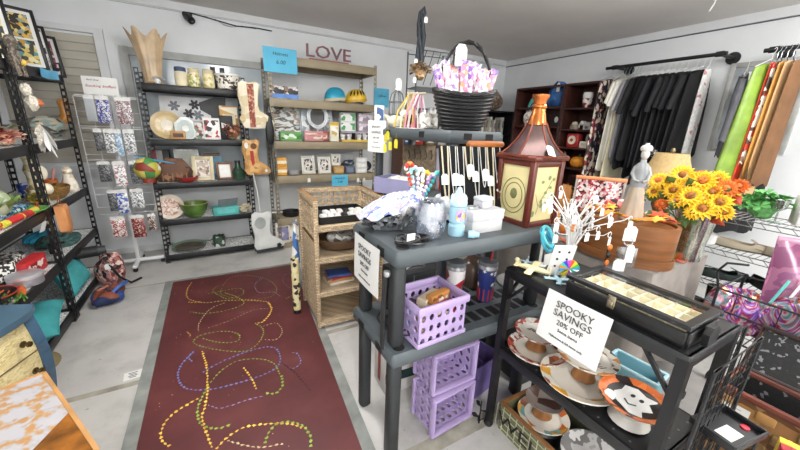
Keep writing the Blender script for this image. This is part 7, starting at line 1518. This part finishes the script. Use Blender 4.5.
# ================================================================ WIRE CART WITH IRIDESCENT BAG
KX0, KX1, KY0, KY1, KZ = 2.24, 2.60, -.06, .56, .46
t = T('wire_cart', 'black wire basket cart holding the iridescent bags', 'cart', (0, 0, 0))
for x in (KX0, KX1):
    for y in (KY0, KY1): g = G().tube([(x, y, .03), (x, y, .72)], .007, 8); part('post', g, BLACK, t); g = G().at((x, y, .026)).tube([(0, -.01, 0), (0, .01, 0)], .026, 12); part('caster', g, BLACK, t)
g = G()
for z in (KZ, .60, .71):
    g.tube([(KX0, KY0, z), (KX1, KY0, z), (KX1, KY1, z), (KX0, KY1, z)], .005, 6, True)
for k in range(9): y = KY0+(KY1-KY0)*k/8; g.bar((KX0, y, KZ), (KX1, y, KZ), .004)
for k in range(4): y = KY0+(KY1-KY0)*(k+.5)/4; g.bar((KX0, y, KZ), (KX0, y, .71), .004)
part('basket', g, BLACK, t)
g = G().tube([(KX0, KY1, .71), (KX0-.02, KY1+.02, .80), (KX0-.03, KY1-.01, .86), (KX0, KY1-.08, .87)], .006, 7); part('handle', g, BLACK, t)
def irid():
    m, nt, b = _nt('iridescent_film'); v = coords(nt, (1, 1.6, 1)); n = N(nt, 'ShaderNodeTexNoise'); n.inputs['Scale'].default_value = 6; n.inputs['Detail'].default_value = 2; n.inputs['Distortion'].default_value = 2.0; nt.links.new(v, n.inputs['Vector'])
    r = ramp(nt, ['5a2430', '8a3a4a', 'c9a0c8', '6a4ab0', 'a83a48', 'd6b0c0', '4aa0a8', '98586a', 'c9804a', '7a2a3a']); e = r.color_ramp.elements
    for i in range(10): e[i].position = .26+.05*i
    nt.links.new(n.outputs['Fac'], r.inputs[0]); nt.links.new(r.outputs[0], b.inputs['Base Color']); b.inputs['Roughness'].default_value = .12; b.inputs['Metallic'].default_value = .55
    bp = N(nt, 'ShaderNodeBump'); bp.inputs['Strength'].default_value = .5; bp.inputs['Distance'].default_value = .02; nt.links.new(n.outputs['Fac'], bp.inputs['Height']); nt.links.new(bp.outputs[0], b.inputs['Normal']); return m
IR = irid(); PKF = patch(['8a4a66', '7a4264', '96607c', '804a70'], 6, .2, .1, kind='noise')
t = T('iridescent_bag', 'tall pink iridescent zip bag with a white tag, standing at the back of the cart', 'bag', (2.46, .27, KZ+.006), -pi/2+.45, rx=-.2)
def pb(u, v, s=1): x = (u-.5)*.34; return (x, -s*(.05*(1-v)**.7*max(0, 1-(2*u-1)**4)+.006*sin(11*u+7*v)), .52*v)
g = G().sheet(lambda u, v: pb(u, v), 16, 14).sheet(lambda u, v: pb(1-u, v, -1), 16, 14); part('film', g, PKF, t, smooth=70)
g = G().box((0, 0, .525), (.34, .010, .03), .004); part('seal', g, mat('b98aa0', .2, .2), t); o = pricetag(t, (-.05, -.075, .42), .065, .17, 0, 0, .0); o.rotation_euler = (-.1, .7, 0)
for k in range(5): g = G().tube([(-.15+.05*k, -.07, .20+.01*k), (-.11+.05*k, -.075, .33+.02*(k % 2))], .006, 6); part('straw', g, mat(('5ab8b0', 'e6e6ec', '8a4ac0', 'd9d04a', 'e6a0c0')[k], .3), t)
def bagblob(label, c, w, d, h, seed, m, rz=0): t = T('iridescent_bag', label, 'bag', c, rz); part('film', blob_cloth(w, d, h, 7, seed, 32), m, t, smooth=24); g = G().tube([(-.03, 0, h*.97), (0, -.01, h*1.08), (.03, 0, h*.97)], .008, 6); part('tie', g, mat('c04a5a', .3), t); return t
bagblob('crumpled red and violet iridescent bag filling the front of the cart', (2.36, .22, KZ+.006), .26, .40, .27, 101, IR); bagblob('crumpled iridescent bag bulging at the left of the cart', (2.36, .50, KZ+.006), .24, .24, .22, 103, IR, .5)
bagblob('crumpled iridescent bag on the floor of the cart at the picture edge', (2.46, .06, KZ+.25), .24, .22, .22, 105, IR, 1.0)
# wire grid panels at the rack end
for i, (x0, x1, y, z0, z1, n_, lab) in enumerate(((1.125, 1.47, .232, .02, .85, 9, 'black wire grid panel standing against the right end of the display rack'), (1.52, 1.68, .31, .02, .79, 5, 'narrow black wire grid panel standing behind the first one'))):
    t = T('wire_grid_panel', lab, 'wire panel', (x0, y, z0), 0); g = G().wires(x1-x0, z1-z0, n_, 16 if i != 1 else 14, .0012); part('grid', g, BLACK, t); g = G()
    g.tube([(0, 0, 0), (x1-x0, 0, 0), (x1-x0, 0, z1-z0), (0, 0, z1-z0)], .005, 6, True); part('frame', g, BLACK, t)
    g = G().box((0, 0, -.008), (.02, .06, .016)).box((x1-x0, 0, -.008), (.02, .06, .016)); part('foot', g, BLACK, t)
# wicker trunk
RX0, RX1_, RY0, RY1, RZ_ = 1.86, 2.07, -.32, .36, .42
WT = patch(['7a5230', '94683e', '5e3c20', '8a6a40', 'a87c48'], 13, .6, stretch=(1, 1, 1.6), bump=.5); LTH = mat('5a2a1e', .35, var=.15)
t = T('woven_hamper', 'open chunky woven hamper with a leather rim and black lining at the right', 'hamper', (0, 0, 0))
for nm, c, d in (('front', (RX0, (RY0+RY1)/2, RZ_/2), (.016, RY1-RY0, RZ_)), ('back', (RX1_, (RY0+RY1)/2, RZ_/2), (.016, RY1-RY0, RZ_)), ('end', ((RX0+RX1_)/2, RY0, RZ_/2), (RX1_-RX0-.016, .016, RZ_)), ('end', ((RX0+RX1_)/2, RY1, RZ_/2), (RX1_-RX0-.016, .016, RZ_))): g = G().box(c, d); part(nm+'_panel', g, WT, t)
g = G()
rnd = random.Random(9)
for k in range(11):
    for j in range(6):
        y = RY0+.04+.06*k; z = .04+.066*j
        if (k+j) % 2: g.box((RX0-.012, y, z), (.014, .058, .044), .006)
part('woven_strap', g, patch(['a87c48', '94683e', 'b98f58', '8a6a40'], 6, .6), t)
g = G().tube([(RX0, RY0, RZ_), (RX0, RY1, RZ_), (RX1_, RY1, RZ_), (RX1_, RY0, RZ_)], .016, 8, True); part('leather_rim', g, LTH, t)
LNM = patch(['0f0f10', '141415', '0f0f10', '17171a', '101011', '0e0e0f', '131314', '121213', '0f0f10', '6a6a6c'], 90, .8)
g = G()
for c, d in (((RX0+.012, (RY0+RY1)/2, RZ_/2+.03), (.006, RY1-RY0-.03, RZ_-.07)), ((RX1_-.012, (RY0+RY1)/2, RZ_/2+.03), (.006, RY1-RY0-.03, RZ_-.07)), (((RX0+RX1_)/2, RY1-.012, RZ_/2+.03), (RX1_-RX0-.03, .006, RZ_-.07)), (((RX0+RX1_)/2, RY0+.012, RZ_/2+.03), (RX1_-RX0-.03, .006, RZ_-.07)), (((RX0+RX1_)/2, (RY0+RY1)/2, .03), (RX1_-RX0-.02, RY1-RY0-.02, .01))): g.box(c, d)
part('lining', g, LNM, t)
lo_ = G(); a = .72; LW = .225
lo_.m = Matrix.Translation((RX1_+.012, 0, RZ_+.012)) @ Matrix.Rotation(-(pi/2-a)*1.0, 4, 'Y')
lo_.box((LW/2, (RY0+RY1)/2, -.010), (LW, RY1-RY0, .012), .004); ld = part('lid', lo_, WT, t)
l2 = G(); l2.m = lo_.m; l2.tube([(0, RY0, 0), (LW, RY0, 0), (LW, RY1, 0), (0, RY1, 0)], .014, 8, True); part('lid_rim', l2, mat('2a1c18', .4), ld)
l3 = G(); l3.m = lo_.m; l3.box((LW/2, (RY0+RY1)/2, .002), (LW-.02, RY1-RY0-.02, .006)); part('lid_lining', l3, LNM, ld)
q = (RX0-.022, .285, .335); t2 = T('price_card', 'large white handwritten card on the front of the woven hamper', 'price tag', q, -pi/2, rx=-.15); g = G().box((0, 0, 0), (.085, .002, .075)); part('card', g, WHITE, t2); g = G()
for k in range(4): g.box((-.008+.004*(k % 2), -.0014, .022-.014*k), (.05-.01*(k % 2), .0006, .002))
part('handwriting', g, mat('6a6a70'), t2)
# tray, baskets in front of trunk
t = T('goods_basket', 'black wire basket of rope, leather and red packets in front of the hamper', 'basket', (1.585, .05, 0)); g = G()
for z in (.20, .29, .38): g.tube([(-.20, -.20, z), (.18, -.20, z), (.18, .075, z), (-.20, .075, z)], .004, 6, True)
for k in range(10): x = -.20+.042*k; g.tube([(x, .075, .38), (x, .075, .20), (x, -.20, .20), (x, -.20, .38)], .0025, 5)
for x in (-.20, .18):
    for y in (-.20, .075): g.tube([(x, y, 0), (x, y, .38)], .006, 6)
part('wire_frame', g, BLACK, t)
for lab, c, m_, s_, sd in (('coil of pale rope in the wire basket under the black tray', (1.50, .05, .215), patch(['c9b89a', 'a89474', 'e0d4ba'], 50, .8), (.16, .12, .22), 111), ('tan leather pouch in the wire basket by the hamper', (1.66, .05, .215), patch(['a8693a', '94582e', 'b97a48'], 9, .45, kind='noise'), (.13, .13, .22), 112)):
    t = T('pouch' if 'pouch' in lab else 'rope_coil', lab, 'pouch' if 'pouch' in lab else 'rope', c); part('body', blob_cloth(*s_, 5, sd), m_, t, smooth=50)
    if 'rope' in lab: g = G()
    else: g = G()
    for k in range(4): g.tube([((s_[0]*.42)*cos(q*pi/9), (s_[1]*.42)*sin(q*pi/9), s_[2]*(.45+.12*k)+.01*sin(q)) for q in range(18)], .008 if 'rope' in lab else .002, 5, True)
    part('coil' if 'rope' in lab else 'stitching', g, m_, t)
carton('red packet in the wire basket beside the pouch', (1.58, .09, .215), (.03, .06, .26), mat('a81f2c', .4), .3, lm=WHITE, lab=(.6, .3)); carton('yellow packet in the wire basket beside the red one', (1.61, .105, .215), (.03, .05, .26), mat('e0c030', .4), .2, lm=WHITE, lab=(.6, .3))
t = T('black_tray', 'shallow black plastic tray with a white label resting on the wire basket', 'tray', (1.285, .20, .602), .05); t.scale = (.85, .85, 1); t.rotation_euler = (0, 0, -.15); g = G().box((0, 0, .004), (.19, .13, .008), .003)
for c, d in (((0, -.065, .014), (.19, .007, .022)), ((0, .065, .014), (.19, .007, .022)), ((-.095, 0, .014), (.007, .13, .022)), ((.095, 0, .014), (.007, .13, .022))): g.box(c, d, .002)
part('tray', g, mat('1b1c1e', .35), t); g = G().box((-.02, -.015, .0085), (.075, .05, .001)); part('label', g, WHITE, t); g = G().lathe([(.013, .008), (.013, .012), (0, .013)], (.065, -.02, 0), 14); part('red_button', g, mat('c02a3c', .4), t)
t = T('wire_stand', 'thin black wire stand carrying the shallow tray', 'stand', (1.285, .20, 0), -.15)
for x in (-.07, .07):
    for y in (-.045, .045): g = G().tube([(x, y, 0), (x, y, .595)], .004, 6); part('leg', g, BLACK, t)
g = G().tube([(-.07, -.045, .596), (.07, -.045, .596), (.07, .045, .596), (-.07, .045, .596)], .004, 6, True); g.bar((-.07, 0, .596), (.07, 0, .596), .004); part('top_ring', g, BLACK, t)

# ================================================================ LEFT FOREGROUND
# bombe chest
t = T('bedside_chest', 'small blue painted chest with cream decorated drawers at the left edge', 'chest of drawers', (0, 0, 0)); _A = -.36; _pv = Vector((-.865, 2.10, 0)); t.rotation_euler = (0, 0, _A); t.location = _pv-Matrix.Rotation(_A, 3, 'Z') @ Vector((-.885, 2.12, 0)); BLU = mat('3f5a72', .4, var=.08); DRW = patch(['d8c898', 'd0be8a', 'dccf9f', 'bfab76', 'd6c694'], 34, .5, kind='noise', stretch=(1, .5, 2))
hx0, hx1, hy0, hy1, hz = -1.10, -.885, 1.60, 2.12, .555
def bow(z): return .035*sin(pi*min(1, max(0, (z-.02)/.50)))
g = G().sheet(lambda u, v: (hx1+bow(.06+.44*v)+.03*sin(pi*u), hy0+.03+(hy1-hy0-.06)*u, .07+.44*v), 16, 12); fr = part('front', g, DRW, t, 'cream front with faint painted pattern', smooth=70)
for y, nm in ((hy0, 1), (hy1, -1)):
    g = G()
    for k in range(10):
        z0, z1 = .52*k/10, .52*(k+1)/10
        g.bar((hx1+bow(z0)-.012+(.03 if k == 0 else 0), y+nm*.02, z0), (hx1+bow(z1)-.012, y+nm*.02, z1), .05, .05)
    part('corner_post', g, BLU, t)
for y in (hy0+.008, hy1-.008): g = G().box(((hx0+hx1)/2, y, .28), (hx1-hx0, .016, .46)); part('side_panel', g, BLU, t)
g = G().box((hx0+.01, (hy0+hy1)/2, .28), (.02, hy1-hy0-.04, .48)); part('back_panel', g, BLU, t)
g = G().slab([(hx0, hy0-.02), (hx1+.02, hy0-.02), (hx1+.065, hy0+.06), (hx1+.075, (hy0+hy1)/2), (hx1+.065, hy1-.06), (hx1+.02, hy1+.02), (hx0, hy1+.02)], .525, .555); g.slab([(hx0, hy0-.01), (hx1+.01, hy0-.01), (hx1+.05, hy0+.06), (hx1+.06, (hy0+hy1)/2), (hx1+.05, hy1-.06), (hx1+.01, hy1+.01), (hx0, hy1+.01)], .512, .525); part('top', g, mat('4a6578', .35, var=.06), t)
for k, z in enumerate((.21, .36)):
    g = G(); 
    g.tube([(hx1+bow(z)+.034+.0*u, hy0+.05+(hy1-hy0-.10)*u, z) for u in [q/8 for q in range(9)]], .003, 5); part('drawer_gap', g, mat('5a4a2c'), fr)
for k, z in enumerate((.14, .285, .43)):
    for y in (hy1-.13,  hy0+.13):
        g = G().at((hx1+bow(z)+.03+.03*sin(pi*(y-hy0)/(hy1-hy0))-.006, y, z), 0, 0, pi/2); g.lathe([(.016, 0), (.016, .004), (.006, .008), (.007, .018), (.014, .024), (.012, .032), (0, .034)], n=14); part('knob', g, mat('6a5a3a', .25, .8), fr, 'brass knob')
# patterned table
t = T('side_table', 'orange brown wooden table with a white damask tiled top, nearest the camera', 'table', (0, 0, 0)); TZ_ = .50
def damask():
    m, nt, b = _nt('damask_tile'); v = coords(nt, (1, 1, 1), (0, 0, .62)); sp = N(nt, 'ShaderNodeSeparateXYZ'); nt.links.new(v, sp.inputs[0])
    def mth(op, x, y=None):
        n = N(nt, 'ShaderNodeMath', operation=op)
        for i, q in enumerate((x, y)):
            if q is None: continue
            if isinstance(q, (int, float)): n.inputs[i].default_value = q
            else: nt.links.new(q, n.inputs[i])
        return n.outputs[0]
    A_ = mth('SINE', mth('MULTIPLY', mth('ADD', sp.outputs[0], sp.outputs[1]), 24)); B_ = mth('SINE', mth('MULTIPLY', mth('SUBTRACT', sp.outputs[0], sp.outputs[1]), 24))
    lat = mth('ABSOLUTE', mth('MULTIPLY', A_, B_)); ns = N(nt, 'ShaderNodeTexNoise'); ns.inputs['Scale'].default_value = 42; ns.inputs['Detail'].default_value = 3; nt.links.new(v, ns.inputs['Vector'])
    fac = mth('ADD', lat, mth('MULTIPLY', mth('SUBTRACT', ns.outputs['Fac'], .5), 2.2))
    r = ramp(nt, ['b48a5e', 'b99a78', 'a9a5a6', 'b4b2b6']); e = r.color_ramp.elements; e[0].position = .05; e[1].position = .22; e[2].position = .30; e[3].position = .6; nt.links.new(fac, r.inputs[0])
    nt.links.new(r.outputs[0], b.inputs['Base Color']); b.inputs['Roughness'].default_value = .35; return m
g = G().slab([(-.65, 1.555), (-.505, 1.285), (-.60, 1.02), (-.85, .92), (-1.0, 1.38)], TZ_-.028, TZ_+.003); part('tiled_top', g, damask(), t, smooth=False)
g = G().slab([(-.505, 1.285), (-.395, 1.075), (-.36, .93), (-.52, .80), (-.60, 1.02)], TZ_-.028, TZ_+.002); part('wooden_leaf', g, mat('7e4e1c', .35, var=.35, scale=14), t, smooth=False)
ed = mat('b98a56', .5)
g = G().bar((-.648, 1.56, TZ_-.012), (-.39, 1.075, TZ_-.012), .012, .034).bar((-.648, 1.56, TZ_-.012), (-1.0, 1.385, TZ_-.012), .012, .034); part('edge_band', g, ed, t)
for x, y in ((-.66, 1.46), (-.93, 1.32), (-.44, 1.02), (-.76, .98)): g = G().bar((x, y, 0), (x, y, TZ_-.028), .035); part('leg', g, wood('8a5a2c', '6a4018', axis=2), t)
